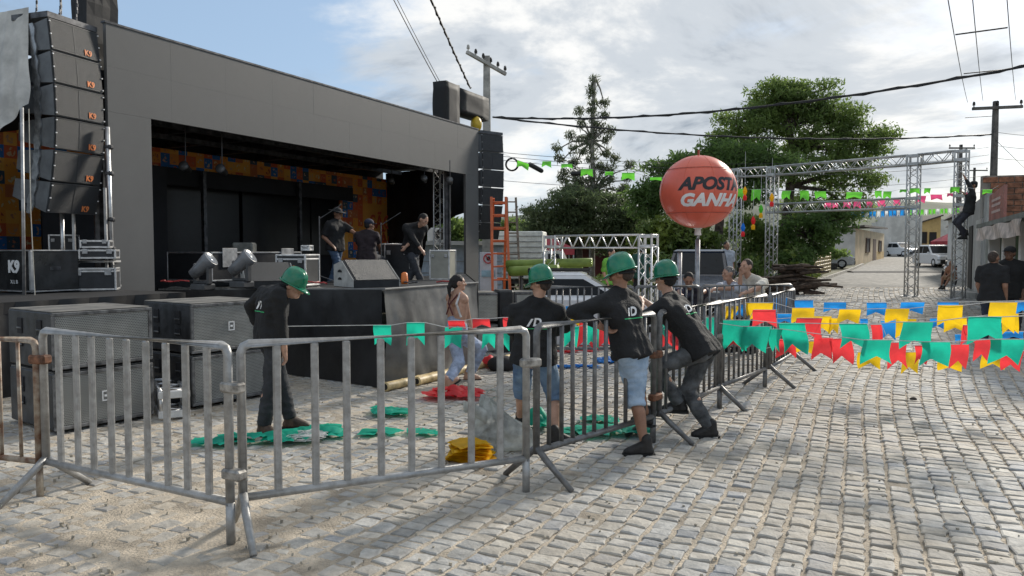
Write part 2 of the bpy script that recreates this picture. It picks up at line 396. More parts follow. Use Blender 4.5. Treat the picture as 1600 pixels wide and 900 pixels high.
# ------------------------------------------------------------------ stage
SO = Vector((-6.2, 11.9, 0))
def S(s, w, z): return SO+U*s+N*w+Vector((0, 0, z))
SM = Matrix(((U.x, N.x, 0, SO.x), (U.y, N.y, 0, SO.y), (0, 0, 1, 0), (0, 0, 0, 1)))   # local x along facade, y towards the audience
def sbox(b, s0, s1, w0, w1, z0, z1):
    b.hexa([S(s0, w0, z0), S(s1, w0, z0), S(s1, w1, z0), S(s0, w1, z0), S(s0, w0, z1), S(s1, w0, z1), S(s1, w1, z1), S(s0, w1, z1)])
M_FAC = mat('grey facade laminate', (.104, .104, .102), .62, var=.05, vs=1.2, bump=.12, bs=160)
M_BLK = mat('black stage cloth', (.012, .012, .014), .8, var=.25, vs=2, bump=.35, bs=6)
M_BLK2 = mat('black vinyl skirt', (.022, .022, .023), .42, var=.2, vs=2, bump=.35, bs=5)
M_BPL = mat('black painted plywood', (.016, .017, .019), .55, var=.25, vs=8, bump=.15, bs=120)
M_GRL = mat('black perforated grille', (.022, .024, .027), .5, var=.15, vs=5, bump=.5, bs=380)
M_ALU = mat('aluminium truss', (.62, .62, .62), .38, .85, var=.12, vs=9, bump=.08, bs=50)
M_ALUD = mat('dull aluminium', (.42, .42, .42), .5, .7, var=.15, vs=9)
M_STEEL = mat('dark steel', (.10, .10, .105), .45, .7, var=.25, vs=8)
M_ORG = mat('orange print', (.75, .22, .06), .6, var=.1)
M_WHT = mat('white print', (.8, .8, .8), .5, var=.04)
st = thing('stage', None, 'grey framed stage with open black interior and patterned festival backdrop', 'stage', M=SM)
def part(name, m, fn, par=None, **k):
    b = MB(); fn(b); return b.build(name, m, par or st, world=True, **k)
H = 5.2; LF = 11.63
part('facade_column', M_FAC, lambda b: sbox(b, 0, .76, -.07, 0, 0, 3.86))
part('facade_column', M_FAC, lambda b: sbox(b, LF-.73, LF, -.07, 0, 0, 3.86))
hd = part('facade_header', M_FAC, lambda b: sbox(b, 0, LF, -.07, -.012, 3.862, H))
for i in range(10):   # thin cladding sheets with hairline joints
    for z_a, z_b in ((3.862, 4.55), (4.551, 5.2)):
        dz_ = random.uniform(-.0006, .0006); part('facade_sheet', M_FAC, lambda b: sbox(b, i*LF/10+.0006, (i+1)*LF/10-.0006, -.013, dz_, z_a, z_b), hd)
part('header_edge_strip', M_STEEL, lambda b: sbox(b, -.02, LF+.02, -.09, .012, H, H+.03), hd)
part('deck', M_BPL, lambda b: (sbox(b, -2.6, 11.5, -4.6, -.12, .70, .85), sbox(b, 11.5, 13.4, -4.6, -2.4, .70, .85)))
part('roof', M_BLK, lambda b: (sbox(b, -.05, 11.6, -4.7, -.12, 4.35, 4.5), sbox(b, -2.4, -.05, -4.7, -.6, 3.72, 3.84), sbox(b, 11.6, 13.4, -4.7, -2.2, 4.35, 4.5)))
for i in range(8):
    s = .3+i*1.45
    part('roof_beam', M_STEEL, lambda b: sbox(b, s, s+.1, -4.5, -.5, 4.12, 4.32))
for w in (-1.4, -2.7):
    part('roof_rail', M_STEEL, lambda b: sbox(b, 0, 11.6, w-.05, w+.05, 4.02, 4.12))
# backdrop print: small coloured squares
mb_ = bpy.data.materials.new('festival print squares'); mb_.use_nodes = True; nt = mb_.node_tree; pb = nt.nodes['Principled BSDF']
tcn = nt.nodes.new('ShaderNodeTexCoord'); mp = nt.nodes.new('ShaderNodeMapping'); mp.inputs['Scale'].default_value = (4.0, .001, 4.0)
nt.links.new(tcn.outputs['Object'], mp.inputs[0])
fl = nt.nodes.new('ShaderNodeVectorMath'); fl.operation = 'FLOOR'; nt.links.new(mp.outputs[0], fl.inputs[0])
wh = nt.nodes.new('ShaderNodeTexWhiteNoise'); wh.noise_dimensions = '3D'; nt.links.new(fl.outputs[0], wh.inputs['Vector'])
cr = nt.nodes.new('ShaderNodeValToRGB'); cr.color_ramp.interpolation = 'CONSTANT'; e = cr.color_ramp.elements
pal = [(0, (.80, .33, .05)), (.22, (.62, .12, .04)), (.40, (.85, .42, .08)), (.58, (.03, .16, .45)), (.70, (.55, .17, .06)), (.82, (.06, .10, .14)), (.91, (.78, .30, .06))]
while len(e) < len(pal): e.new(.5)
for i, (p, c) in enumerate(pal): e[i].position = p; e[i].color = (*c, 1)
nt.links.new(wh.outputs['Value'], cr.inputs[0])
# a printed figure inside each square
fr = nt.nodes.new('ShaderNodeVectorMath'); fr.operation = 'FRACTION'; nt.links.new(mp.outputs[0], fr.inputs[0])
vo = nt.nodes.new('ShaderNodeTexNoise'); vo.inputs['Scale'].default_value = 11; nt.links.new(tcn.outputs['Object'], vo.inputs['Vector'])
gt = nt.nodes.new('ShaderNodeMath'); gt.operation = 'GREATER_THAN'; gt.inputs[1].default_value = .56; nt.links.new(vo.outputs['Fac'], gt.inputs[0])
ds = nt.nodes.new('ShaderNodeVectorMath'); ds.operation = 'DISTANCE'; ds.inputs[1].default_value = (.5, 0, .5)
cbn = nt.nodes.new('ShaderNodeSeparateXYZ'); nt.links.new(fr.outputs[0], cbn.inputs[0]); cc = nt.nodes.new('ShaderNodeCombineXYZ')
nt.links.new(cbn.outputs[0], cc.inputs[0]); nt.links.new(cbn.outputs[2], cc.inputs[2]); nt.links.new(cc.outputs[0], ds.inputs[0])
lt = nt.nodes.new('ShaderNodeMath'); lt.operation = 'LESS_THAN'; lt.inputs[1].default_value = .36; nt.links.new(ds.outputs['Value'], lt.inputs[0])
ml = nt.nodes.new('ShaderNodeMath'); ml.operation = 'MULTIPLY'; nt.links.new(gt.outputs[0], ml.inputs[0]); nt.links.new(lt.outputs[0], ml.inputs[1])
w2 = nt.nodes.new('ShaderNodeTexWhiteNoise'); w2.noise_dimensions = '4D'; w2.inputs['W'].default_value = 3.3; nt.links.new(fl.outputs[0], w2.inputs['Vector'])
c2 = nt.nodes.new('ShaderNodeValToRGB'); c2.color_ramp.elements[0].color = (.45, .07, .03, 1); c2.color_ramp.elements[1].color = (.75, .6, .35, 1); nt.links.new(w2.outputs['Value'], c2.inputs[0])
mx = nt.nodes.new('ShaderNodeMix'); mx.data_type = 'RGBA'; nt.links.new(ml.outputs[0], mx.inputs[0]); nt.links.new(cr.outputs[0], mx.inputs[6]); nt.links.new(c2.outputs[0], mx.inputs[7])
nt.links.new(mx.outputs[2], pb.inputs['Base Color']); pb.inputs['Roughness'].default_value = .7
M_PRINT = mb_
M_AMBER = mat('amber banner print', (.80, .36, .07), .7, var=.06, vs=1)
bk = part('backdrop_band', M_PRINT, lambda b: sbox(b, 2.0, 10.9, -4.5, -4.44, 3.6, 4.1))
part('backdrop_panel', M_PRINT, lambda b: sbox(b, -2.4, 2.0, -4.5, -4.44, .85, 4.1))
bp_ = part('backdrop_panel', M_PRINT, lambda b: sbox(b, 10.9, 12.0, -4.5, -4.44, .85, 4.1))
bp2 = part('backdrop_panel', M_PRINT, lambda b: sbox(b, 12.0, 13.3, -4.5, -4.44, 3.25, 4.1))
part('title_panel', M_AMBER, lambda b: sbox(b, 12.0, 13.3, -4.5, -4.44, .85, 3.25), bp_)
M_REDP = mat('red print', (.62, .09, .035), .7, var=.05)
text_on('SÃO', .62, S(12.98, -4.43, 2.65), U, (0, 0, 1), M_REDP, bp_, ext=.004, offset=.012)
text_on('JOÃO', .62, S(13.02, -4.43, 2.08), U, (0, 0, 1), M_REDP, bp_, ext=.004, offset=.012)
part('screen', mat('dark led screen', (.006, .007, .009), .35, var=.2), lambda b: (sbox(b, 2.02, 6.9, -4.62, -4.5, .85, 3.6), sbox(b, 7.02, 9.6, -4.62, -4.5, .85, 3.6), sbox(b, 9.66, 10.88, -4.62, -4.5, 1.6, 3.6)))
for s in (5.15, 8.4): part('screen_tower', M_STEEL, lambda b: sbox(b, s, s+.09, -3.9, -3.8, .85, 3.6))
part('screen_header', M_BLK, lambda b: sbox(b, 2.0, 10.9, -4.0, -3.95, 3.22, 3.62))
part('side_wing', M_BLK, lambda b: sbox(b, .9, 3.6, -3.2, -3.15, .85, 3.5))
part('rear_cloth', M_BLK, lambda b: sbox(b, -2.5, 13.4, -4.75, -4.66, .8, 4.5))
# right curtain pulled up at its front corner, left side cloth
def curtain(b):
    def fn(u, v):
        s = 13.32-1.15*u; w = -4.5+4.0*u; lo = .86+1.45*sms(.40, .50, u)+max(0, u-.46)*1.25
        z = 4.3+(lo-4.3)*v; f = .06*math.sin(u*26+v*2)*(.4+.6*v)
        return S(s+f, w+f*.4, z)
    b.grid(fn, 60, 16)
part('side_curtain', M_BLK, curtain, smooth=True)
part('side_curtain', M_BLK, lambda b: b.grid(lambda u, v: S(-2.45+.05*math.sin(u*30), -4.6+3.2*u, .86+2.9*v), 40, 6), smooth=True)
# inner truss tower by the right column
def truss(b, p0, p1, wdt, side, n, r=.024, rl_=.013, both=True):
    p0, p1 = Vector(p0), Vector(p1); d = (p1-p0); L = d.length; d.normalize(); side = Vector(side); side = (side-d*side.dot(d)).normalized(); up = d.cross(side)
    c = [side*a*wdt/2+up*c_*wdt/2 for a, c_ in ((-1, -1), (1, -1), (1, 1), (-1, 1))]
    for q in c: b.tube([p0+q, p1+q], r, 8)
    for k in range(4):
        a, e_ = c[k], c[(k+1) % 4]
        for i in range(n):
            q0, q1 = p0+d*(L*i/n), p0+d*(L*(i+1)/n); m_ = (q0+q1)/2
            b.tube([q0+a, m_+e_], rl_, 5); b.tube([m_+e_, q1+a], rl_, 5)
    for q in (p0, p1):
        for k in range(4): b.tube([q+c[k], q+c[(k+1) % 4]], r*.9, 6)
part('truss_tower', M_ALU, lambda b: truss(b, S(11.0, -.85, .85), S(11.0, -.85, 4.2), .34, U, 8))
# apron in front of the frame, wrapped in black vinyl
A0 = G(600, 608); A0.z = 0
B0 = S(.80, .02, 0); A1 = A0+U*2.35; A2 = S(10.8, .02, 0)
def apron_z(t): return 1.22
def deckp(b):
    b.hexa([q+Vector((0, 0, .95)) for q in (A0, A1, A2, B0)]+[q+Vector((0, 0, z)) for q, z in ((A0, 1.225), (A1, 1.225), (A2, 1.08), (B0, 1.06))])
part('apron_deck', M_BPL, deckp)
def skirt_side(b, p, q, z0, z1, seed, bulge, fold):
    d = (q-p); L = d.length; nn = Vector((d.y, -d.x, 0)).normalized()
    def fn(u, v):
        zt = z0+(z1-z0)*u; z = zt*(1-v)+.012*v
        e = math.sin(math.pi*min(1, u*1.02))
        f = fold*noise.noise((u*L*1.1+seed, v*1.5, seed))*1.2*v+bulge*math.sin(math.pi*v)**1.2*e*(.6+.5*noise.noise((u*3+seed, v*2, 1)))+.02*noise.noise((u*L*5, v*3, seed))
        return p+d*u+Vector((0, 0, z))+nn*(.02+f)
    b.grid(fn, 70, 24)
part('skirt', M_BLK2, lambda b: skirt_side(b, B0, A0, 1.08, 1.24, 3, .015, .05), smooth=True)
part('skirt', mat('sunlit black vinyl skirt', (.15, .15, .142), .38, var=.2, vs=1.5, bump=.5, bs=4), lambda b: skirt_side(b, A0, A1, 1.24, 1.235, 8, .16, .20), smooth=True)  # same black vinyl, sunlight on this face painted in as a paler grey
part('skirt', M_BLK2, lambda b: skirt_side(b, A1, A2, 1.235, 1.09, 12, .02, .06), smooth=True)
part('skirt_hem', mat('grey hem tape', (.16, .16, .155), .5), lambda b: b.tube([B0+Vector((0, 0, 1.085))-N*-.03, A0+Vector((0, 0, 1.245))+N*.03, A1+Vector((0, 0, 1.24))+N*.03], .014, 6))
# crumpled cloth lying on the left end of the apron
def crump(u, v):
    p = B0.lerp(A0, .03+.42*u)+Vector((0, 0, 1.07+.06*u))
    return p+N*.05*0+Vector((N.x*.07, N.y*.07-.03, 0))*(v*1.4)+Vector((0, 0, .05+.05*noise.noise((u*9, v*3, 2))-.26*v*v*(.7+.3*math.sin(u*9))))
b = MB(); b.grid(crump, 60, 12); b.build('apron_cloth', mat('dusty black cloth', (.09, .09, .085), .6, var=.3, vs=5, bump=.5, bs=20), st, world=True, smooth=True)
# left wing platform with cases
part('wing_platform', M_BLK, lambda b: sbox(b, -3.4, -.02, -.8, 1.6, .98, 1.12))
part('wing_skirt', M_BLK2, lambda b: b.grid(lambda u, v: S(-3.4+3.38*u, 1.62+.03*math.sin(u*40+v), 1.12-1.11*v), 60, 4), smooth=True)
# black wrapped lifting masts above the frame
def wrapmat(): return mat('black wrapped tarpaulin', (.007, .007, .008), .7, var=.2, vs=4, bump=.25, bs=5)
def wrapped(b, pts_lo, pts_hi, n=10):
    k = 4
    for j in range(n+1):
        for i in range(k):
            for h in range(4):
                a = Vector(pts_lo[i]).lerp(Vector(pts_lo[(i+1) % k]), h/4); c = Vector(pts_hi[i]).lerp(Vector(pts_hi[(i+1) % k]), h/4)
                q = a.lerp(c, j/n); q += Vector((noise.noise(q*3.1), noise.noise(q*2.7+Vector((5, 0, 0))), noise.noise(q*3.3+Vector((0, 7, 0)))))*.025
                b.v.append(tuple(q))
    m_ = 16; b.f += [(j*m_+i, j*m_+(i+1) % m_, (j+1)*m_+(i+1) % m_, (j+1)*m_+i) for j in range(n) for i in range(m_)]
    b.f += [tuple(range(m_-1, -1, -1)), tuple(range(n*m_, (n+1)*m_))]
def rect(s0, s1, w0, w1, z): return [S(s0, w0, z), S(s1, w0, z), S(s1, w1, z), S(s0, w1, z)]
mast = thing('lifting_mast', S(.25, -.9, 0), 'black wrapped lifting mast above the left corner of the stage frame', 'mast')
b = MB(); wrapped(b, rect(-.05, .50, -.75, -.38, 4.55), rect(-.05, .50, -.75, -.38, 6.6)); b.build('mast_post', wrapmat(), mast, world=True, smooth=False)
b = MB(); b.tube([S(.22, -.56, 0), S(.22, -.56, 4.6)], .09, 8); b.build('mast_pole', M_STEEL, mast, world=True)
b = MB(); wrapped(b, rect(-1.1, .0, -.75, -.40, 6.2), rect(-1.1, .0, -.75, -.40, 6.55), 6); b.build('mast_arm', wrapmat(), mast, world=True)
mast2 = thing('lifting_mast', S(11.2, -.9, 0), 'black wrapped hooked mast behind the right end of the stage frame', 'mast')
z1 = P(740, 134, 22.2).z
b = MB(); wrapped(b, rect(10.55, 11.3, -.85, -.42, 4.5), rect(10.55, 11.3, -.85, -.42, z1)); b.build('mast_post', wrapmat(), mast2, world=True, smooth=True)
b = MB(); wrapped(b, rect(11.3, 13.05, -.85, -.42, z1-.75), rect(11.3, 13.05, -.85, -.42, z1-.06), 6); b.build('mast_arm', wrapmat(), mast2, world=True, smooth=True)
b = MB(); b.tube([S(10.9, -.63, 0), S(10.9, -.63, 4.6)], .09, 8); b.build('mast_pole', M_STEEL, mast2, world=True)
b = MB(); hp = S(12.3, -.45, z1-.95); b.ell(hp, .17, .17, .24); b.build('hoist_motor', mat('yellow hoist', (.62, .42, .03), .4, var=.1), mast2, world=True, smooth=True)
b = MB(); b.tube([hp+Vector((0, 0, .2)), hp+Vector((0, 0, .5))], .02, 6); b.tube([hp, Vector((hp.x, hp.y, 5.25))], .02, 6); b.build('chain', M_STEEL, mast2, world=True)

# hanging line arrays
M_SIDE = mat('grey blue speaker side', (.115, .125, .135), .5, var=.12, vs=6)
M_PLATE = mat('steel rigging plate', (.34, .35, .36), .42, .8, var=.2, vs=10)
def line_array(label, s0, wtop, ztop, tilts, wd, hgt, dep, logo, rot=0.0):
    t = thing('line_array', S(s0+wd/2, wtop, ztop-3.1), label, 'loudspeaker')
    u_ = (Matrix.Rotation(rot, 3, 'Z') @ U); n_ = (Matrix.Rotation(rot, 3, 'Z') @ N)
    o = S(s0, wtop, ztop)
    def fr(p, a, w, z, th):   # local: a along u_, w towards audience, z up, rotated by th about u_ (pitch down)
        c, s_ = math.cos(th), math.sin(th)
        return p+u_*a+n_*(w*c+z*s_)+Vector((0, 0, z*c-w*s_))
    bm_ = MB(); bm_.hexa([fr(o, a, w, z, 0) for z in (.02, .10) for a, w in ((0, -dep), (wd, -dep), (wd, .02), (0, .02))]); bm_.build('flying_bumper', M_STEEL, t, world=True)
    p = o
    for i, th in enumerate(tilts):
        th = R(th); b = MB(); g = .02
        # trapezoid cabinet: narrower at the back
        back = .62
        zf0, zf1 = -hgt+g, -.0
        zb0, zb1 = -hgt*.5-hgt*back*.5+g, -hgt*.5+hgt*back*.5
        b.hexa([fr(p, 0, -dep, zb0, th), fr(p, wd, -dep, zb0, th), fr(p, wd, 0, zf0, th), fr(p, 0, 0, zf0, th),
                fr(p, 0, -dep, zb1, th), fr(p, wd, -dep, zb1, th), fr(p, wd, 0, zf1, th), fr(p, 0, 0, zf1, th)])
        cab = b.build('speaker_box', M_SIDE, t, world=True)
        b = MB(); b.hexa([fr(p, a, w, z, th) for z in (zf0+.012, zf1-.012) for a, w in ((.015, .0), (wd-.015, .0), (wd-.015, .03), (.015, .03))])
        b.build('grille', M_GRL, cab, world=True)
        b = MB()
        b.hexa([fr(p, a, w, z, th) for z in (zf0+.012, zf1-.012) for a, w in ((wd*.47, .03), (wd*.478, .03), (wd*.478, .033), (wd*.47, .033))])
        b.hexa([fr(p, a, w, z, th) for z in (zf1-.012, zf1-.002) for a, w in ((.0, .0), (wd, .0), (wd, .034), (.0, .034))])
        b.build('grille_seam', mat('worn grille edge', (.05, .052, .055), .5, var=.2), cab, world=True)
        b = MB()
        pl = [(-.28, -.03), (-.21, -.03), (-.19, -.12), (-.215, -hgt*.55), (-.19, -hgt*.8), (-.23, -hgt-.06), (-.29, -hgt-.06), (-.31, -hgt*.7), (-.285, -hgt*.45), (-.31, -.15)]
        b.prism([fr(p, -.03, w*dep/.6, z, th) for w, z in pl], u_*.025); b.build('rigging_plate', M_PLATE, cab, world=True)
        b = MB()
        for k in range(3):
            for a in (.012, wd-.012):
                b.box(fr(p, a, .037, zf0+.04+k*(hgt-.1)/2, th), (.016, .016, .016))
        b.build('bolts', M_WHT, cab, world=True, kind='stuff')
        if logo:
            c_, s_ = math.cos(th), math.sin(th)
            text_on('K9', .115, fr(p, wd*.74, .036, zf0+.085, th), u_, Vector((0, 0, c_))+n_*s_, M_ORG, cab, ext=.002, offset=.004)
        p = fr(p, 0, 0, -hgt, th)
    return t
la = line_array('tall black line array with orange lettering hanging left of the stage', -.93, .02, 5.02, [-6, -4, -1, 4, 9, 14], .86, .465, .66, True, R(9))
b = MB()
for dx, dw in ((.15, -.5), (.25, -.1), (.42, -.35), (.50, -.1)):
    p0 = S(-.93+dx, .02+dw, 5.1)
    for i in range(26):
        q = p0+Vector((.03*math.sin(i*.3), 0, i*.05)); b.box(q, (.028, .012, .045) if i % 2 else (.012, .028, .045))
b.build('chains', M_STEEL, la, world=True, kind='stuff')
line_array('line array hanging right of the stage, seen edge on', LF+.10, .02, P(760, 209, 22.4).z, [-4, -2, 1, 5, 10, 15], .80, .515, .62, False, R(-24))
# ------------------------------------------------------------------ crowd barriers
M_GALV = mat('weathered galvanised steel', (.42, .42, .415), .46, .5, c2=(.27, .265, .255), vs=14, bump=.12, bs=60)
M_GALD = mat('dark worn steel', (.21, .21, .21), .45, .5, c2=(.11, .107, .104), vs=12, bump=.12, bs=60)
M_RUST = mat('rusty cream paint', (.46, .41, .33), .6, .1, c2=(.16, .075, .04), vs=9, bump=.2, bs=40, detail=8)
M_CLMP = mat('clamp steel', (.36, .34, .31), .5, .5, var=.25, vs=18)
M_CLMR = mat('rusted clamp', (.22, .10, .055), .75, .2, var=.3, vs=18)
def barrier(p, q, label, m=None, n=8, H_=1.17, z0=.25, flat=True, legs=(True, False), bar=.046, clamp=None, end=True, fr=.027):
    m = m or M_GALV; p = Vector(p); q = Vector(q); p.z = gz(p.y); q.z = gz(q.y)
    d = (q-p); L = Vector((d.x, d.y, 0)).length; dz = d.z; rz = math.atan2(d.y, d.x)
    t = thing('crowd_barrier', p, label, 'barrier', 'steel crowd barriers around the stage', rz)
    sl = lambda x: dz*x/L
    b = MB(); c = .05
    b.tube([(0, 0, z0-.02), (0, 0, H_-c), (c*.3, 0, H_-c*.3), (c, 0, H_), (L-c, 0, H_+dz), (L-c*.3, 0, H_+dz-c*.3), (L, 0, H_+dz-c), (L, 0, z0+dz-.02)], fr, 10)
    b.build('frame', m, t, smooth=True)
    b = MB(); b.tube([(0, 0, z0), (L, 0, z0+dz)], fr*.92, 10); b.build('bottom_rail', m, t, smooth=True)
    for i in range(n):
        x = L*(i+1)/(n+1)+random.uniform(-.008, .008); b = MB(); zt, zb = H_-.012+sl(x), z0+.012+sl(x); tl = random.uniform(-.006, .006)
        if flat:
            M_ = Matrix.Rotation(random.uniform(-.12, .12), 3, 'Z'); hh = zt-zb
            b.bbox((x, 0, (zt+zb)/2), (bar, bar*.66, hh), .007, M_)
        else: b.tube([(x+tl, 0, zb), (x, 0, zt)], bar/2, 8)
        b.build('bar', m, t, smooth=not flat)
    for e, x in ((0, 0.0), (1, L)):
        if legs[e]:
            for s_ in (-1, 1):
                b = MB(); b.tube([(x, 0, z0+.03+sl(x)), (x, s_*.09, z0-.05+sl(x)), (x+random.uniform(-.02, .02), s_*.32, .012+sl(x))], [fr*.95, fr*.95, fr*.8], 8); b.build('foot', m, t, smooth=True)
        else:
            b = MB(); b.tube([(x, 0, .004+sl(x)), (x, 0, z0+sl(x))], fr, 10); b.build('leg', m, t, smooth=True)
    if clamp:
        for zc_ in clamp[1]:
            b = MB(); b.bbox((L+.035, 0, zc_+dz), (.15, .075, .062), .012); b.build('clamp', clamp[0], t)
    return t
def gp(px, py): return G(px, py)
b1l, b1r = gp(74, 776), gp(361, 850); b2l, b2r = gp(381, 842), gp(822, 770); b3l, b3r = gp(838, 757), gp(1020, 694); b4l, b4r = gp(1029, 690), gp(1124, 640)
b5l, b5r = gp(1121, 640), gp(1195, 607); b6l, b6r = gp(1201, 605), gp(1238, 579)
barrier(b1l+Vector((-2.0, .62, 0)), b1l+Vector((-.05, .0, 0)), 'rusty cream barrier cut off at the left edge of the picture', M_RUST, 11, H_=1.10, flat=False, bar=.026, clamp=(M_CLMR, [.97]), fr=.024)
barrier(b1l, b1r, 'grey flat-bar barrier in front of the mesh fronted subwoofers', M_GALV, 9, clamp=(M_CLMP, [.93, .42]))
barrier(b2l, b2r, 'nearest grey flat-bar barrier, plastic carrier bag behind its right end', M_GALV, 8, clamp=(M_CLMP, [.93]))
barrier(b3l, b3r, 'dark round-bar barrier the man in pale shorts leans on', M_GALD, 10, flat=False, bar=.036, clamp=(M_CLMR, [.8, .42]))
barrier(b4l, b4r, 'dark barrier with a booted foot up on its bottom rail', M_GALD, 9, flat=False, bar=.03, clamp=(M_CLMP, [.8]))
M_GALL = mat('bright worn steel rail', (.40, .39, .37), .4, .6, c2=(.20, .19, .18), vs=10)
barrier(b5l, b5r, 'barrier draped with the left ends of the coloured bunting', M_GALD, 9, flat=False, bar=.028, legs=(True, False))
barrier(b6l, b6r, 'rearmost angled barrier meeting the back row at its corner', M_GALD, 9, flat=False, bar=.028, legs=(True, True))
bk0 = Vector((X(1238, 11.9), 11.9, 0)); bk1 = Vector((X(1093, 11.6), 11.6, 0)); bk2 = Vector((X(990, 11.5), 11.5, 0)); bk3 = Vector((X(858, 11.4), 11.4, 0)); bk4 = Vector((X(775, 12.2), 12.2, 0))
barrier(bk1+Vector((.04, 0, 0)), bk0, 'back row barrier the three men rest their arms on', M_GALD, 11, flat=False, bar=.026, legs=(True, True))
barrier(bk2+Vector((.04, 0, 0)), bk1, 'back row barrier behind the man with his foot raised', M_GALD, 9, flat=False, bar=.026)
barrier(bk3, bk2, 'back row barrier in front of the white pickup', M_GALD, 11, flat=False, bar=.026)

# ------------------------------------------------------------------ subwoofers
def dots_mat(name, c, hole, per):
    m = bpy.data.materials.new(name); m.use_nodes = True; nt = m.node_tree; b = nt.nodes['Principled BSDF']
    tcn = nt.nodes.new('ShaderNodeTexCoord'); mp = nt.nodes.new('ShaderNodeMapping'); k = 1/per; mp.inputs['Scale'].default_value = (k, k, k); nt.links.new(tcn.outputs['Object'], mp.inputs[0])
    sx = nt.nodes.new('ShaderNodeSeparateXYZ'); nt.links.new(mp.outputs[0], sx.inputs[0])
    def m_(op, a, b_=None):
        n = nt.nodes.new('ShaderNodeMath'); n.operation = op
        for i, v in enumerate((a, b_)):
            if v is None: continue
            if hasattr(v, 'links'): nt.links.new(v, n.inputs[i])
            else: n.inputs[i].default_value = v
        return n.outputs[0]
    row = m_('FLOOR', sx.outputs[2]); off = m_('MULTIPLY', m_('MODULO', row, 2.0), .5)
    fx = m_('SUBTRACT', m_('FRACT', m_('ADD', sx.outputs[0], off)), .5); fz = m_('SUBTRACT', m_('FRACT', sx.outputs[2]), .5)
    dd = m_('SQRT', m_('ADD', m_('MULTIPLY', fx, fx), m_('MULTIPLY', fz, fz)))
    h = m_('LESS_THAN', dd, .33)
    n = nt.nodes.new('ShaderNodeTexNoise'); n.inputs['Scale'].default_value = 5; n.inputs['Detail'].default_value = 6; nt.links.new(tcn.outputs['Object'], n.inputs['Vector'])
    r = nt.nodes.new('ShaderNodeValToRGB'); r.color_ramp.elements[0].position = .35; r.color_ramp.elements[1].position = .7
    r.color_ramp.elements[0].color = (*[q*.7 for q in c], 1); r.color_ramp.elements[1].color = (*c, 1); nt.links.new(n.outputs['Fac'], r.inputs[0])
    mx = nt.nodes.new('ShaderNodeMix'); mx.data_type = 'RGBA'; nt.links.new(h, mx.inputs[0]); nt.links.new(r.outputs[0], mx.inputs[6]); mx.inputs[7].default_value = (*hole, 1)
    nt.links.new(mx.outputs[2], b.inputs['Base Color']); b.inputs['Roughness'].default_value = .55; b.inputs['Metallic'].default_value = .25
    return m
M_MESH = dots_mat('dusty perforated steel', (.36, .36, .335), (.06, .06, .06), .0165)
M_SUBX = mat('scuffed dark cabinet', (.035, .037, .04), .5, var=.3, vs=8, bump=.15, bs=60)
M_SUBT = mat('pale cabinet top', (.20, .19, .17), .8, c2=(.08, .078, .075), vs=5)  # lid colour, paler than the cabinet sides and mottled
M_FRM = mat('worn cabinet edge', (.15, .15, .15), .5, .3, var=.3, vs=12)
def sub_box(name, loc, rz, w, d, h, label, group, logo=True, base=.0, mesh=None):
    # front (grille) faces local -y, left end faces local -x ; origin front left bottom corner
    t = thing(name, loc, label, 'loudspeaker', group, rz)
    e = .035
    b = MB(); b.bbox((w/2, d/2, h/2), (w-.004, d, h), .012); cab = b.build('cabinet', M_SUBX, t)
    b = MB()
    for c, s in (((w/2, -.012, h-e/2), (w, .03, e)), ((w/2, -.012, e/2), (w, .03, e)), ((e/2, -.012, h/2), (e, .03, h-2*e)), ((w-e/2, -.012, h/2), (e, .03, h-2*e))): b.bbox(c, s, .006)
    b.build('front_frame', M_FRM, cab)
    b = MB(); b.box((w/2, -.006, h/2), (w-2*e-.004, .014, h-2*e-.004)); g = b.build('grille', mesh or M_MESH, t)
    b = MB(); b.bbox((w/2, d/2, h+.006), (w-.02, d-.02, .01), .004); b.build('lid', M_SUBT, cab)
    for y0 in (d*.25, d*.7):
        for zz in (h*.72, h*.42):
            b = MB(); b.bbox((-.004, y0, zz), (.012, .10, .15 if zz > h*.5 else .08), .004); b.build('handle_recess', M_BLK, cab)
            b = MB(); b.bbox((-.013, y0, zz-.02), (.012, .10, .016), .004); b.build('handle', M_FRM, cab)
    for x in (.1, w-.1):
        for y0 in (.1, d-.1):
            b = MB(); b.bbox((x, y0, -.016), (.10, .06, .034), .01); b.build('skid', M_BLK, cab)
    if logo:
        b = MB(); a_ = .018
        for c, s in (((0, 0, .045), (.075, .010)), ((0, 0, -.045), (.075, .010)), ((-.032, 0, 0), (.010, .09)), ((.032, 0, 0), (.010, .09)), ((0, 0, 0), (.03, .02))):
            b.box((w*.5+c[0], -.018, h*.5+c[2]), (s[0], .008, s[1]))
        b.build('badge', M_WHT, g)
    return t
def stack(px, py, ang, w, d, labs, h1=.535, gap=.035):
    p = G(px, py); rz = ang
    for i, l in enumerate(labs):
        q = p.copy(); q.z = .04+i*(h1+gap); sub_box('subwoofer', q, rz, w, d, h1, l, 'stacked subwoofers before the stage', logo=(i == 0) if px < 200 else (i == 1))
ang = math.atan2(U.y, U.x)-R(9)
stack(84, 681, ang, .96, .92, ['lower mesh fronted subwoofer of the leftmost stack', 'upper mesh fronted subwoofer of the leftmost stack'])
stack(300, 641, ang, .98, .95, ['lower mesh fronted subwoofer behind the bending man', 'upper mesh fronted subwoofer behind the bending man'])
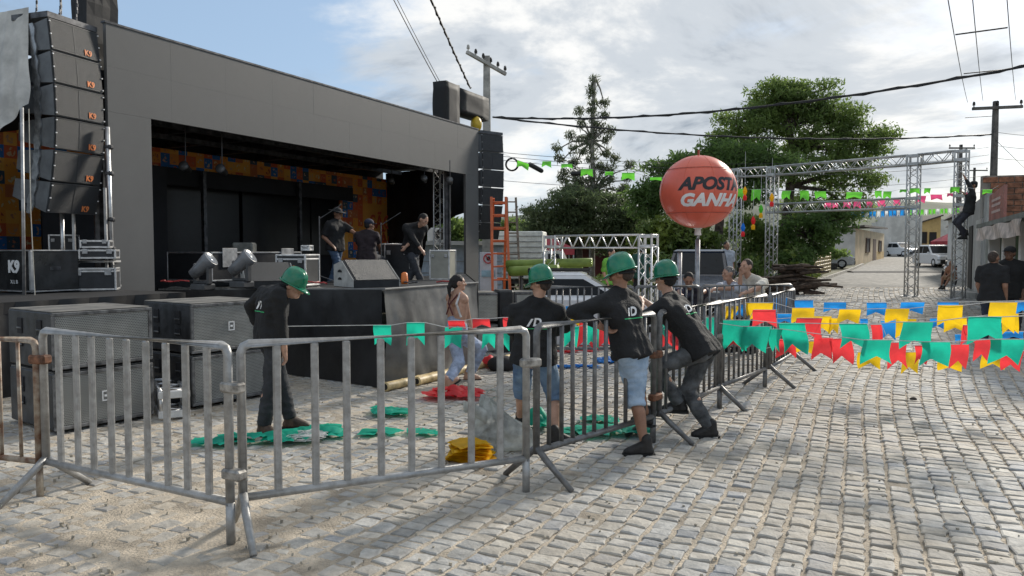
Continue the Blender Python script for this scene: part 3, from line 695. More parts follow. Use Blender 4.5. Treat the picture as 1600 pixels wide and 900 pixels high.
# small aluminium truss offcut lying between the stacks
tr = thing('truss_offcut', G(262, 655), 'short white truss piece lying between the two subwoofer stacks', 'truss')
b = MB(); p = G(272, 655); truss(b, p+Vector((0, 0, .16)), p+Vector((-.42, .75, .16)), .24, (0, 0, 1), 3, .024, .012); b.build('truss_frame', M_ALU, tr, world=True, smooth=True)
b = MB(); q = Matrix.Rotation(math.atan2(.75, -.42), 3, 'Z')
for z in (.06, .26): b.bbox(p+Vector((.02, -.03, z)), (.02, .30, .075), .006, q)
b.build('end_plate', mat('white plate', (.62, .62, .6), .5, var=.1), tr, world=True)
# cabinets on the ground at the right end of the apron
def cab2(px0, px1, pyb, h, label, m, n=1):
    p = G(px0, pyb); q = P(px1, 392, p.y); w = max(.3, abs(q.x-p.x)*1.12)
    return sub_box('speaker_cabinet', p+Vector((0, 0, .05)), R(16), w, .6, h, label, 'speaker cabinets at the right end of the apron', False, mesh=m)
M_MESH2 = dots_mat('pale dusty speaker mesh', (.50, .50, .45), (.2, .2, .18), .022)
cab2(731, 777, 557, .46, 'pale mesh cabinet on the ground beside the walking woman, the lower one', M_MESH2)
t = cab2(731, 777, 557, .46, 'pale mesh cabinet beside the walking woman, the upper one', M_MESH2); t.location.z += .52
cab2(804, 842, 547, .95, 'pale mesh cabinet half hidden by the worker seen from behind', M_MESH2)
t = thing('loudspeaker', G(779, 556), 'slim black loudspeaker between two pale mesh cabinets', 'loudspeaker', None, R(14))
b = MB(); b.bbox((.13, .2, .55), (.27, .4, 1.05), .03); b.build('cabinet', M_BPL, t)
b = MB(); b.ell((.13, -.005, .72), .09, .012, .09); b.build('cone', M_GRL, t, smooth=True)
b = MB(); b.ell((.13, -.005, .42), .10, .012, .10); b.build('cone', M_GRL, t, smooth=True)

# ------------------------------------------------------------------ stage equipment
def apz(p):   # height of apron at point (approx)
    return 1.225
def moving_head(px, py, Y, label, k=1.0):
    base = P(px, py, Y); t = thing('moving_head_light', base, label, 'stage light', 'moving head lights on the stage', R(-25))
    mk = mat('charcoal light housing', (.05, .052, .055), .38, var=.15); mg = mat('grey light shell', (.15, .155, .165), .3, var=.1)
    b = MB(); b.bbox((0, 0, .055*k), (.30*k, .26*k, .11*k), .02); b.build('base', mk, t)
    b = MB()
    for sx in (-.14, .14): b.bbox((sx*k, 0, .26*k), (.05*k, .11*k, .34*k), .02)
    b.bbox((0, 0, .13*k), (.26*k, .12*k, .05*k), .015); b.build('yoke', mk, t)
    M_ = Matrix.Rotation(R(50), 3, 'Y'); M_ = Matrix.Rotation(R(20), 3, 'Z') @ M_
    b = MB(); b.lathe([(.001, -.22*k), (.085*k, -.21*k), (.10*k, -.05*k), (.125*k, .10*k), (.135*k, .19*k), (.12*k, .20*k), (.11*k, .185*k), (.001, .18*k)], 20, (0, 0, .38*k), M_); b.build('lamp_head', mg, t, smooth=True)
    b = MB(); b.lathe([(.001, .0), (.105*k, .0), (.105*k, .006), (.001, .01)], 20, Vector((0, 0, .38*k))+M_ @ Vector((0, 0, .188*k)), M_); b.build('lens', mat('lens', (.25, .27, .3), .1, var=.02, coat=1), t, smooth=True)
    return t
moving_head(317, 454, 10.6, 'left moving head light on the apron by the stage column', .88)
moving_head(378, 450, 10.5, 'right moving head light on the apron, above the bending man', .88)
def wedge(px, py, Y, rz, label, k=1.0):
    t = thing('monitor_wedge', P(px, py, Y), label, 'loudspeaker', 'floor monitor wedges on the stage', rz)
    pr = [(-.30, 0), (.30, 0), (.30, .10), (-.05, .36), (-.30, .30)]
    b = MB(); b.prism([Vector((-.33*k, y*k, z*k)) for y, z in pr], (.66*k, 0, 0)); cab = b.build('cabinet', M_BPL, t)
    m = mat('pale side panel', (.42, .42, .40), .6, var=.12)
    for sx, ex in ((-.335, -.008), (.335, .008)):
        b = MB(); b.prism([Vector((sx*k, y*k*.97, .01+z*k*.96)) for y, z in pr], (ex, 0, 0)); b.build('end_panel', m, t)
        for zz, rr_ in ((.20, .055), (.10, .05)):
            b = MB(); b.prism([Vector((sx*k+ex*1.2, (-.1+rr_*1.2*math.cos(a))*k, (zz+rr_*.7*math.sin(a))*k)) for a in [R(i*45) for i in range(8)] if math.sin(a) > -.3], (ex*.4, 0, 0)); b.build('handle_hole', M_BLK, t)
    b = MB(); a, c = Vector((0, .30*k, .10*k)), Vector((0, -.05*k, .36*k)); nn = Vector((0, .26, .35)).normalized()*.008
    b.hexa([a+Vector((-.30*k, 0, 0)), a+Vector((.30*k, 0, 0)), c+Vector((.30*k, 0, 0)), c+Vector((-.30*k, 0, 0))]+[a+nn+Vector((-.30*k, 0, 0)), a+nn+Vector((.30*k, 0, 0)), c+nn+Vector((.30*k, 0, 0)), c+nn+Vector((-.30*k, 0, 0))]); b.build('grille', M_GRL, t)
    return t
wedge(573, 448, 10.4, R(218), 'floor monitor with a pale end panel on the apron, below the stooping man')
wedge(418, 449, 11.2, R(205), 'floor monitor half hidden behind the green helmet of the bending man')
M_CASE = mat('dark case laminate', (.022, .024, .028), .45, var=.2, vs=6)
def flight_case(name, p, w, d, h, rz, label, logo=None, lc=None, group=None, body=None, lid=True, wheels=False):
    t = thing(name, p, label, 'flight case', group, rz); e = .03; z0 = .10 if wheels else 0
    b = MB(); b.box((0, 0, z0+h/2), (w-.02, d-.02, h-.02)); bd = b.build('body', body or M_CASE, t)
    for x in (-1, 1):
        for y in (-1, 1):
            b = MB(); b.bbox((x*(w-e)/2, y*(d-e)/2, z0+h/2), (e, e, h), .006); b.build('edge_rail', M_ALU, t)
    for zz in ((0, h) if not lid else (0, h*.84, h)):
        for y in (-1, 1):
            b = MB(); b.bbox((0, y*(d-e)/2, z0+min(max(zz, e/2), h-e/2)), (w-2*e, e, e), .006); b.build('edge_rail', M_ALU, t)
        for x in (-1, 1):
            b = MB(); b.bbox((x*(w-e)/2, 0, z0+min(max(zz, e/2), h-e/2)), (e, d-2*e, e), .006); b.build('edge_rail', M_ALU, t)
    for x in (-.32, .32):
        b = MB(); b.bbox((x*w, -d/2-.006, z0+h*.8), (.09*w/.6, .014, .09*w/.6), .005); b.build('latch', M_ALUD, t)
    if wheels:
        for x in (-.4, .4):
            for y in (-.4, .4):
                b = MB(); b.tube([(x*w-.02, y*d, .05), (x*w+.02, y*d, .05)], .05, 12); b.build('caster', M_STEEL, t)
    if logo:
        vs, fs = text_mesh(logo, .2*w/.6, .002, .008); b = MB(); b.add([Vector((v.x, -d/2-.002-v.z*.5, z0+h*.5+v.y)) for v in vs], fs); b.build('lettering', lc or M_ORG, bd)
    return t
flight_case('flight_case', P(466, 446, 12.3), .52, .5, .50, R(-12), 'silver edged flight case with orange lettering on the stage', 'K9')
flight_case('equipment_box', P(480, 392, 12.2), .15, .15, .09, R(-12), 'small metal box on top of the lettered flight case', lid=False, body=M_ALUD)
flight_case('equipment_rack', P(692, 437, 15.0), .42, .4, .58, R(-15), 'pale metal equipment rack by the inner truss tower', body=mat('pale rack front', (.34, .33, .28), .4, var=.08, vs=3), lid=False)
flight_case('equipment_rack', P(628, 450, 16.5), .60, .5, .95, R(-15), 'tall dark rack standing behind the stooping man', lid=False)
flight_case('equipment_rack', P(606, 452, 16.8), .42, .5, 1.0, R(-15), 'narrow dark rack behind the seated man on stage', lid=False)
flight_case('drum_riser', P(372, 436, 15.5), 2.4, 1.2, .55, math.atan2(U.y, U.x), 'low dark riser at the back of the stage', lid=False, body=M_BLK)
b = MB(); b.bbox(P(382, 392, 15.8), (.42, .3, .34), .03); b.build('keyboard_case', mat('pale case cloth', (.26, .26, .23), .6, var=.2), None, world=True, label='pale rumpled case lying on the dark riser', cat='case')
# microphone stands and cables on stage
for i, (px, py, Y) in enumerate(((500, 440, 13.5), (596, 440, 15.0))):
    t = thing('microphone_stand', P(px, py, Y), ['thin microphone stand beside the man in the wide hat', 'thin microphone stand behind the seated man'][i], 'stand', 'microphone stands on stage')
    b = MB(); b.tube([(0, 0, 0), (0, 0, 1.15)], .012, 6); b.build('pole', M_STEEL, t)
    b = MB(); b.tube([(0, 0, 1.1), (.38, .05, 1.35)], .008, 6); b.build('boom', M_STEEL, t)
    for a in range(3): b = MB(); b.tube([(0, 0, .1), (.25*math.cos(a*2.1), .25*math.sin(a*2.1), .01)], .009, 6); b.build('leg', M_STEEL, t)
for i in range(7):
    b = MB(); px = 250+i*72; pts = []
    Yc = 11.3+random.random()*.6
    for k in range(14): pts.append(P(px+random.uniform(-6, 6)+k*3.5, 452, Yc-.05*k*(px > 420)+random.uniform(-.05, .05)))
    for q in pts: q.z = 1.245+random.uniform(0, .025)
    b.tube(pts, .012, 5); b.build('cable', M_STEEL if i % 3 else mat('red cable', (.35, .03, .03), .5), None, world=True, label=['black', 'dark', 'coiled dark', 'thin black', 'tangled black', 'loose dark', 'short black'][i] + ' cable on the apron ' + ['by the stage column', 'under the left stage light', 'under the right stage light', 'near the bending man', 'before the flight case', 'left of the floor monitor', 'right of the floor monitor'][i], cat='cable')
b = MB(); b.lathe([(.001, 0), (.05, 0), (.055, .05), (.045, .16), (.02, .18), (.001, .18)], 14, P(632, 444, 11.5)); b.build('orange_bottle', mat('orange plastic', (.75, .20, .04), .4, var=.05), None, world=True, smooth=True, label='small orange bottle on the apron near the floor monitor', cat='bottle')
for i, (px, py, s, w) in enumerate(((290, 262, .1, .1), (347, 266, .1, .1), (703, 283, .13, .1), (663, 280, .13, .1), (612, 283, .13, .1))):
    Y = (14.5, 14.8, 20.5, 20.3, 22)[i]; p = P(px, py, Y)
    t = thing('spotlight', p, ['round spotlight above the left of the dark screen', 'second round spotlight above the dark screen', 'pale round spotlight nearest the right stage column', 'round spotlight left of the palest one', 'dim round spotlight above the title banner'][i], 'stage light', 'spotlights under the stage roof')
    M_ = Matrix.Rotation(R(75), 3, 'X'); b = MB(); b.lathe([(.001, -.16), (.06, -.15), (.085, .08), (.095, .10), (.085, .10), (.001, .085)], 18, (0, 0, 0), M_); b.build('can', mat('dull spotlight can', (.04, .04, .04), .4, .4), t, smooth=True)
    b = MB(); b.lathe([(.001, .0), (.084, .0), (.084, .004), (.001, .006)], 18, M_ @ Vector((0, 0, .10)), M_); b.build('lens', mat('frosted lens', (.10, .10, .10), .25, var=.1), t, smooth=True)
    b = MB(); b.tube([(0, 0, .05), (0, .02, 4.12-p.z)], .012, 5); b.build('hanger', M_STEEL, t)

# ------------------------------------------------------------------ left wing: cases, poles, tarpaulin
p = P(50, 458, 10.7); p.z = 1.13
def wing_case():
    t = thing('speaker_case', p, 'big dark case with white lettering on the left wing platform', 'speaker case', None, math.atan2(U.y, U.x)-R(90)+R(0))
    w, d, h = .62, 1.1, .56   # local: +y along U, +x along N
    b = MB(); b.bbox((-.55, .35, h/2+.03), (1.1, .70, h), .014); cab = b.build('cabinet', mat('glossy dark cabinet', (.035, .036, .037), .22, var=.25, vs=3, coat=.3), t)
    b = MB(); b.bbox((.004, .34, .34), (.012, .16, .05), .004); b.build('handle', M_STEEL, cab)
    b = MB()
    for z in (.02, h+.035): b.bbox((-.55, .35, z), (1.12, .72, .02), .004)
    b.bbox((.0, .0, h/2+.03), (.05, .05, h), .01); b.build('edge_trim', M_ALUD, cab)
    for txt, sz, x, z, of in (('K9', .23, -.40, .36, .012), ('XLB', .075, -.40, .15, 0)):
        vs, fs = text_mesh(txt, sz, .002, of, space=1.0 if txt == 'K9' else 1.5); b = MB(); b.add([Vector((x+v.x, -.004-v.z, z+v.y)) for v in vs], fs); b.build('lettering', M_WHT, cab)
wing_case()
pp = thing('tent_pole', P(38, 470, 10.6), 'thin grey pole standing before the lettered case at far left', 'pole')
b = MB(); b.tube([P(38, 475, 10.45), P(34, 168, 10.45)], .022, 8); b.build('shaft', M_ALUD, pp, world=True, smooth=True)
b = MB(); b.tube([P(55, 470, 10.4), P(48, 330, 10.4), P(45, 170, 10.4)], .006, 5); b.build('guy_rope', mat('pale rope', (.55, .52, .45), .8), pp, world=True)
# light truss behind the left column with bright chrome edge
lt_ = thing('clamped_pole', S(-.12, -.2, 0), 'bright aluminium pole clamped along the left stage column', 'truss')
b = MB(); b.tube([S(-.07, .10, 1.12), S(-.09, .10, 3.6)], .035, 10); b.build('pole', M_ALU, lt_, world=True, smooth=True)
b = MB(); b.tube([S(-.45, -.5, 1.12), S(-.45, -.5, 2.6)], .03, 10); b.build('pole', M_ALU, lt_, world=True, smooth=True)
for z in (1.2, 1.75, 2.2, 2.9, 3.3): b = MB(); b.bbox(S(-.07, .10, z), (.11, .11, .07), .02); b.build('coupler', M_STEEL, lt_, world=True)
# racks between case and column
for i, (px, py, w, h, lab) in enumerate(((150, 455, .62, .34, 'silver edged case on the wing platform, lowest of its pile'), (156, 414, .50, .14, 'silver edged drawer case resting on the rack shelf'), (152, 396, .40, .12, 'small silver case, topmost of the pile by the stage column'), (100, 372, .4, .5, 'dim equipment rack behind the lettered case'))):
    q = P(px, py, 11.6 if i < 3 else 13.2); q.z = (1.13, 1.60, 1.76, 1.5)[i]
    flight_case('flight_case', q, w, .45, h, R(20), lab, lid=i == 0)
sh = thing('metal_shelf', S(-.75, -.1, 1.12), 'open metal shelf frame between the lettered case and the column', 'shelf')
for px in (118, 168):
    b = MB(); q = P(px, 455, 11.7); b.box(Vector((q.x, q.y, 1.9)), (.035, .035, 1.55)); b.build('upright', M_ALUD, sh, world=True)
for z in (1.18, 1.56):
    b = MB(); a_ = P(118, 400, 11.7); c_ = P(170, 400, 11.7); b.box(Vector(((a_.x+c_.x)/2, 11.75, z)), (c_.x-a_.x+.06, .5, .03)); b.build('shelf_board', M_ALUD, sh, world=True)
# pale tarpaulin thrown over the left array
def tarp(u, v):
    top = S(-.98, -.30, 5.2).lerp(S(-.98, -1.0, 5.22), u)
    lowx = P(44-70*u, 162+70*u, 10.9-.2*u)
    q = top.lerp(lowx, v); sag = math.sin(math.pi*v)*(.10+.1*u)
    return q+Vector((-.12*sag+.05*noise.noise((u*4, v*3, 1)), .05*math.sin(u*14+v*3)*v, -.15*math.sin(v*math.pi)*u))
b = MB(); b.grid(tarp, 40, 30); b.build('tarpaulin', mat('dirty pale tarpaulin', (.50, .49, .46), .6, var=.15, vs=2, bump=.3, bs=6), None, world=True, smooth=True, label='dirty pale tarpaulin draped off the left line array', cat='tarpaulin')
# ------------------------------------------------------------------ people
def remesh(mb, name, vox, smooth=4, disp=0.0, dscale=6.0, seed=0.0, fold=None):
    me = mb.mesh(name, recalc=False); o = bpy.data.objects.new('tmp', me); col.objects.link(o)
    md = o.modifiers.new('r', 'REMESH'); md.mode = 'VOXEL'; md.voxel_size = vox; md.use_smooth_shade = True
    if smooth:
        m2 = o.modifiers.new('s', 'SMOOTH'); m2.factor = .5; m2.iterations = smooth
    dg = bpy.context.evaluated_depsgraph_get(); nm = bpy.data.meshes.new_from_object(o.evaluated_get(dg))
    bpy.data.objects.remove(o); bpy.data.meshes.remove(me); nm.name = name
    if disp:
        k = len(nm.vertices); co = np.empty(k*3, np.float32); no = np.empty(k*3, np.float32)
        nm.vertices.foreach_get('co', co); nm.vertex_normals.foreach_get('vector', no); co = co.reshape(-1, 3); no = no.reshape(-1, 3)
        dv = np.empty(k, np.float32)
        for i in range(k):
            p = co[i]; a = noise.noise((p[0]*dscale+seed, p[1]*dscale, p[2]*dscale*.8))
            r_ = 1-abs(noise.noise((p[0]*dscale*1.3, p[1]*dscale*1.3+seed, p[2]*dscale*2.3)))*2
            dv[i] = disp*(a*.6+.9*(r_-.5))
        co += no*dv[:, None]; nm.vertices.foreach_set('co', co.ravel()); nm.update()
    nm.shade_smooth(); return nm
def ik(a, t, l1, l2, pole):
    a, t, pole = Vector(a), Vector(t), Vector(pole); d = t-a; L = d.length
    if L > (l1+l2)*.999: t = a+d*((l1+l2)*.999/L); d = t-a; L = d.length
    x = (l1*l1-l2*l2+L*L)/(2*L); h = math.sqrt(max(0, l1*l1-x*x)); dn = d/L
    pv = pole-dn*pole.dot(dn); pv = pv.normalized() if pv.length > 1e-5 else Vector((1, 0, 0))
    return a+dn*x+pv*h, t
SKIN = {k: mat('skin '+k, c, .52, var=.10, vs=9, bump=.05, bs=90) for k, c in (('brown', (.31, .16, .10)), ('tan', (.47, .27, .185)), ('dark', (.15, .075, .045)), ('light', (.46, .27, .19)))}
HAIRM = {k: mat('hair '+k, c, .7, var=.3, vs=40, bump=.6, bs=120) for k, c in (('black', (.012, .01, .009)), ('grey', (.20, .19, .18)), ('shaved', (.06, .04, .03)))}
M_EYE = mat('eye', (.03, .02, .02), .3, var=.1)
def cloth(name, c, var=.14, bump=.35, bs=60, rough=.85): return mat(name, c, rough, var=var, vs=7, bump=bump, bs=bs)
M_TEE = cloth('black cotton shirt', (.011, .011, .012), .2); M_JDARK = cloth('faded black jeans', (.035, .037, .042), .25, bs=150); M_JGREY = cloth('grey jeans', (.10, .105, .11), .3, bs=150)
M_JBLUE = mat('washed blue denim', (.20, .30, .42), .85, c2=(.07, .13, .24), vs=4, bump=.3, bs=150); M_JPALE = mat('pale blue denim', (.44, .55, .68), .85, c2=(.22, .33, .48), vs=5, bump=.3, bs=150)
M_BOOT = mat('black boot leather', (.018, .016, .015), .6, var=.3, vs=10, bump=.2, bs=60); M_BOOTB = mat('brown boot leather', (.09, .055, .035), .65, var=.3, vs=10)
M_SOLE = mat('rubber sole', (.012, .012, .012), .8)
M_HELM = mat('green helmet plastic', (.005, .19, .095), .25, var=.10, vs=5, coat=.25)
M_GRNP = mat('green print', (.03, .42, .14), .6, var=.05)
def rmat(f, u):   # columns: right, forward, up
    f = Vector(f).normalized(); u = Vector(u); r = f.cross(u).normalized(); u2 = r.cross(f)
    return Matrix((r, f, u2)).transposed()
def person(label, base, hip, chest, head, facing, feet, hands, look, s=1.0, vox=.012, group=None, skin='brown', hair='black', hairstyle='short', top=None, sleeve=1.0,
           bottom=None, leglen=1.0, boots=None, helmet=False, logo=False, elbow=None, knee=None, headup=(0, 0, 1), fat=1.0, female=False, cap=None, feetdir=None, hatbrim=False, strap=False, hipr=None, footpitch=(0, 0), loose=1.0):
    hip, chest, head = Vector(hip), Vector(chest), Vector(head); fwd = Vector(facing); fwd.z = 0; fwd.normalize()
    right = fwd.cross(Vector((0, 0, 1))).normalized(); spine = (chest-hip).normalized(); tf = right.cross(spine)*-1   # torso forward
    tf = spine.cross(right).normalized()*1.0
    if tf.dot(fwd) < 0: tf = -tf
    t = thing('person', base, label, 'person', group); body = MB(); sh = MB(); tr = MB()
    fa = fat
    sw_ = (.168 if female else .203)*s*fa**.5; sL, sR = chest-right*sw_, chest+right*sw_
    hr = right if hipr is None else Vector(hipr).normalized()
    hL, hR = hip-hr*.095*s, hip+hr*.095*s
    def torso(m, e, shirt=False):
        mid = hip.lerp(chest, .42); wd = .062*s*fa; rb = .112*s*fa
        if shirt:
            for k in (-1, 0, 1): m.caps(mid+right*k*wd, rb+e, hip-spine*.075*s+right*k*.097*s, rb+e*1.6, flat1=True)
        else:
            m.caps(hL, rb, hR, rb)
            for k in (-1, 1): m.caps(hip+right*k*.07*s+spine*.04*s, rb*.97, mid+right*k*wd, rb*.95*(.9 if female else 1))
        for k in (-1, 1):
            m.caps(mid+right*k*wd, rb*.95*(.9 if female else 1)+e, chest-spine*.11*s+right*k*.098*s+tf*.008, .112*s*(.9 if female else 1)+e)
            m.caps(chest+(head-chest)*.42, .046*s+e*.4, (sR if k > 0 else sL)-spine*.01*s, .058*s+e)   # slope of the shoulders
        m.caps(sL-spine*.03*s, .064*s+e, sR-spine*.03*s, .064*s+e)
        m.caps(chest-spine*.06*s-right*.07*s, .088*s+e, chest-spine*.06*s+right*.07*s, .088*s+e)
        m.caps(chest-spine*.03*s, .085*s+e*.8, chest+(head-chest)*.34, .060*s+e*.5)
        if fa > 1.1: m.ell(mid+tf*.05*s, .14*s*fa, .13*s*fa, .15*s, rmat(tf, spine))
    torso(body, 0)
    body.caps(chest, .058*s, head-Vector(headup)*.06*s, .054*s)
    # head
    HM = rmat(look, headup); hc = head
    def hp(x, y, z): return hc+HM @ Vector((x*s, y*s, z*s))
    body.ell(hp(0, -.008, .022), .076*s, .098*s, .098*s, HM); body.ell(hp(0, .022, -.045), .058*s, .066*s, .072*s, HM)
    body.caps(hp(-.022, .072, -.078), .022*s, hp(.022, .072, -.078), .022*s); body.caps(hp(0, .088, .018), .010*s, hp(0, .112, -.018), .016*s)
    body.caps(hp(-.035, .082, .035), .012*s, hp(.035, .082, .035), .012*s)   # brow
    body.caps(hp(-.018, .090, -.050), .010*s, hp(.018, .090, -.050), .010*s)   # lips
    for k in (-1, 1): body.ell(hp(k*.080, -.008, .0), .014*s, .026*s, .036*s, HM); body.ell(hp(k*.045, .055, -.012), .024*s, .03*s, .024*s, HM)
    arms = []
    for k, (sp_j, tg) in enumerate(((sL, hands[0]), (sR, hands[1]))):
        if tg is None: tg = sp_j+Vector((0, 0, -.52*s))+fwd*.06*s
        side = -right if k == 0 else right
        pole = Vector(elbow[k]) if elbow and elbow[k] is not None else (side*.5-tf*1.0-Vector((0, 0, .3)))
        el, wr = ik(sp_j, tg, .285*s, .255*s, pole); arms.append((sp_j, el, wr))
        af = 1.0 if not female else .85
        body.caps(sp_j, .060*s*af, el, .045*s*af); body.caps(el, .046*s*af, wr, .031*s*af)
        # hand: palm, four fingers, thumb
        d = (wr-el).normalized(); nrm = d.cross(right if abs(d.dot(right)) < .9 else fwd).normalized(); ac = nrm.cross(d).normalized()
        if k == 0: ac = -ac
        palm = wr+d*.05*s
        body.caps(wr, .028*s, palm, .024*s)
        for q in (-1.2, -.4, .4, 1.2): body.caps(wr+d*.03*s+ac*q*.012*s, .015*s, wr+d*.085*s+ac*q*.019*s, .0145*s, n=8)
        for q, ln in ((-1.2, .058), (-.4, .072), (.4, .068), (1.2, .052)):
            k0 = wr+d*.09*s+ac*q*.019*s; k1 = k0+(d*.8+nrm*.28)*ln*.5*s; k2 = k1+(d*.55+nrm*.75)*ln*.55*s
            body.caps(k0, .0098*s, k1, .0092*s, n=8); body.caps(k1, .0092*s, k2, .008*s, n=8)
        k0 = wr+d*.03*s-ac*.03*s; k1 = k0+(d*.6-ac*.6+nrm*.2)*.045*s; body.caps(k0, .013*s, k1, .011*s, n=8); body.caps(k1, .011*s, k1+(d*.9+nrm*.3)*.03*s, .009*s, n=8)
    legs = []
    shoes = []
    for k, (h_, ft) in enumerate(((hL, feet[0]), (hR, feet[1]))):
        ft = Vector(ft); ank = ft+Vector((0, 0, .085*s)); pole = Vector(knee[k]) if knee and knee[k] is not None else fwd+(-right if k == 0 else right)*.15
        kn, an = ik(h_, ank, .43*s, .42*s, pole); legs.append((h_, kn, an))
        lf = .92 if female else 1.0
        body.caps(h_, .085*s*lf, kn, .056*s*lf); body.caps(kn, .056*s*lf, an, .038*s)
        bkw = -(fwd-(an-kn).normalized()*fwd.dot((an-kn).normalized()))
        cm = kn.lerp(an, .32)+bkw*.018*s; body.caps(kn.lerp(an, .12), .050*s*lf, cm, .056*s*lf); body.caps(cm, .056*s*lf, kn.lerp(an, .75), .040*s)
        fd = Vector(feetdir[k]) if feetdir else fwd; fd = fd.normalized()
        body.caps(an-Vector((0, 0, .03*s)), .036*s, an+fd*.12*s-Vector((0, 0, .055*s)), .026*s); body.caps(an-Vector((0, 0, .05*s))-fd*.03*s, .03*s, an+fd*.12*s-Vector((0, 0, .06*s)), .024*s)
        shoes.append((an, fd, kn))
    sk = SKIN[skin]
    sd = random.uniform(0, 50)
    def put(me, name, m): 
        me.transform(WM[t.name].inverted()); return link(name, me, m, t)
    put(remesh(body, 'body', vox*.78, 3), 'body', sk)
    # eyes
    e = MB()
    for k in (-1, 1): e.ell(hp(k*.032, .083, .010), .012*s, .008*s, .007*s, HM, 8, 6)
    e.build('eyes', M_EYE, t, world=True, smooth=True)
    if top is not None:
        torso(sh, .020*s*loose, True)
        for (a, el, wr) in arms:
            if sleeve > .6:
                f_ = (sleeve-.5)*2; sh.caps(a, .077*s, el, .062*s); sh.caps(el, .062*s, el.lerp(wr, f_*.93), .044*s, flat1=True)
            elif sleeve > 0: sh.caps(a, .080*s, a.lerp(el, sleeve*2), .076*s*loose, flat1=True)
        shm = remesh(sh, 'shirt', vox, 5, .011*s, 4.6/s, sd); 
        bvh = BVHTree.FromPolygons([v.co.copy() for v in shm.vertices], [tuple(p.vertices) for p in shm.polygons])
        sho = put(shm, 'shirt', top)
        if logo:
            bc = chest-spine*.115*s; o_ = bc-tf*.5
            def proj(vs, fs, m, nm):
                out = []
                for v in vs:
                    q = o_+right*v[0]+spine*v[1]; hit = bvh.ray_cast(q, tf)
                    hq = hit[0] if hit[0] is not None else q+tf*.38
                    out.append(hq-tf*(.004))
                b = MB(); b.add(out, fs); b.build(nm, m, t, world=True)
            def subdiv(vs, fs, k=1):
                bm = bmesh.new(); bv = [bm.verts.new(v) for v in vs]
                for f in fs:
                    try: bm.faces.new([bv[i] for i in f])
                    except ValueError: pass
                bmesh.ops.triangulate(bm, faces=bm.faces); bmesh.ops.subdivide_edges(bm, edges=bm.edges, cuts=k, use_grid_fill=True); bm.verts.index_update()
                r = [v.co.copy() for v in bm.verts], [[v.index for v in f.verts] for f in bm.faces]; bm.free(); return r
            vs, fs = text_mesh('D', .105*s, 0, .004, .18); vs = [Vector((v.x+.022*s, v.y, 0)) for v in vs]
            vs, fs = subdiv(vs, fs); proj(vs, fs, M_WHT, 'badge')
            vs = [Vector((-.075*s, -.036*s, 0)), Vector((-.052*s, -.036*s, 0)), Vector((-.012*s, .036*s, 0)), Vector((-.034*s, .036*s, 0))]; vs, fs = subdiv(vs, [(0, 1, 2, 3)], 2); proj(vs, fs, M_WHT, 'badge')
            vs = [Vector((x*s, y*s, 0)) for x, y in ((-.13, -.062), (.13, -.062), (.13, -.053), (-.13, -.053))]; vs, fs = subdiv(vs, [(0, 1, 2, 3)], 5); proj(vs, fs, M_GRNP, 'badge')
    if bottom is not None:
        e_ = .016*s
        tr.caps(hL, .112*s*fa+e_*.5, hR, .112*s*fa+e_*.5); tr.caps(hip+spine*.05*s-right*.05*s, .108*s*fa+e_*.3, hip+spine*.05*s+right*.05*s, .108*s*fa+e_*.3)
        for (h_, kn, an) in legs:
            if leglen >= 1: tr.caps(h_, .102*s, kn, .075*s*loose); tr.caps(kn, .075*s*loose, an.lerp(kn, .04), .066*s*loose, flat1=True)
            elif leglen > .5: f_ = (leglen-.5)*2; tr.caps(h_, .108*s, kn, .088*s); tr.caps(kn, .088*s, kn.lerp(an, f_), .084*s, flat1=True)
            else: tr.caps(h_, .108*s, h_.lerp(kn, leglen*2), .094*s, flat1=True)
        put(remesh(tr, 'trousers', vox, 5, .012*s, 6/s, sd+9), 'trousers', bottom)
    bt = boots or M_BOOT
    for k, (an, fd, kn) in enumerate(shoes):
        up = Vector((0, 0, 1)); fp = Matrix.Rotation(footpitch[k], 3, fd.cross(up).normalized()) if footpitch[k] else Matrix()
        if footpitch[k]: fp = Matrix.Rotation(footpitch[k], 3, fd.cross(up).normalized())
        else: fp = Matrix.Identity(3)
        def sp(f_, z): return an+fp @ (fd*f_*s+up*z*s)
        b = MB(); b.caps(sp(-.01, .055), .050*s, sp(-.015, -.035), .050*s); b.caps(sp(-.035, -.04), .044*s, sp(.13, -.048), .042*s); b.caps(sp(.02, .0), .045*s, sp(.12, -.045), .042*s)
        b.caps(sp(.10, -.05), .043*s, sp(.155, -.055), .034*s)
        put(remesh(b, 'boot', max(.009, vox*.75), 3), 'boot', bt)
        b = MB(); rt = fd.cross(up).normalized(); pl = [(-.085, -.03), (-.085, .03), (-.05, .046), (.05, .044), (.13, .052), (.185, .035), (.198, 0), (.185, -.035), (.13, -.052), (.05, -.044), (-.05, -.046)]
        b.prism([sp(x, -.086)+rt*y*s for x, y in pl], fp @ (up*.022*s)); b.build('sole', M_SOLE, t, world=True)
    if hairstyle != 'none':
        hm = HAIRM[hair]; b = MB()
        b.ell(hp(0, -.018, .034), .083*s, .097*s, .096*s, HM); b.ell(hp(0, -.045, -.005), .072*s, .065*s, .075*s, HM)
        if hairstyle == 'pony':
            b.ell(hp(0, -.10, .04), .035*s, .035*s, .035*s, HM)
            b.caps(hp(0, -.105, .03), .026*s, hp(.01, -.135, -.06), .034*s); b.caps(hp(.01, -.135, -.06), .034*s, hp(.02, -.125, -.20), .014*s)
        put(remesh(b, 'hair', max(.009, vox), 2, .004*s, 30, sd), 'hair', hm)
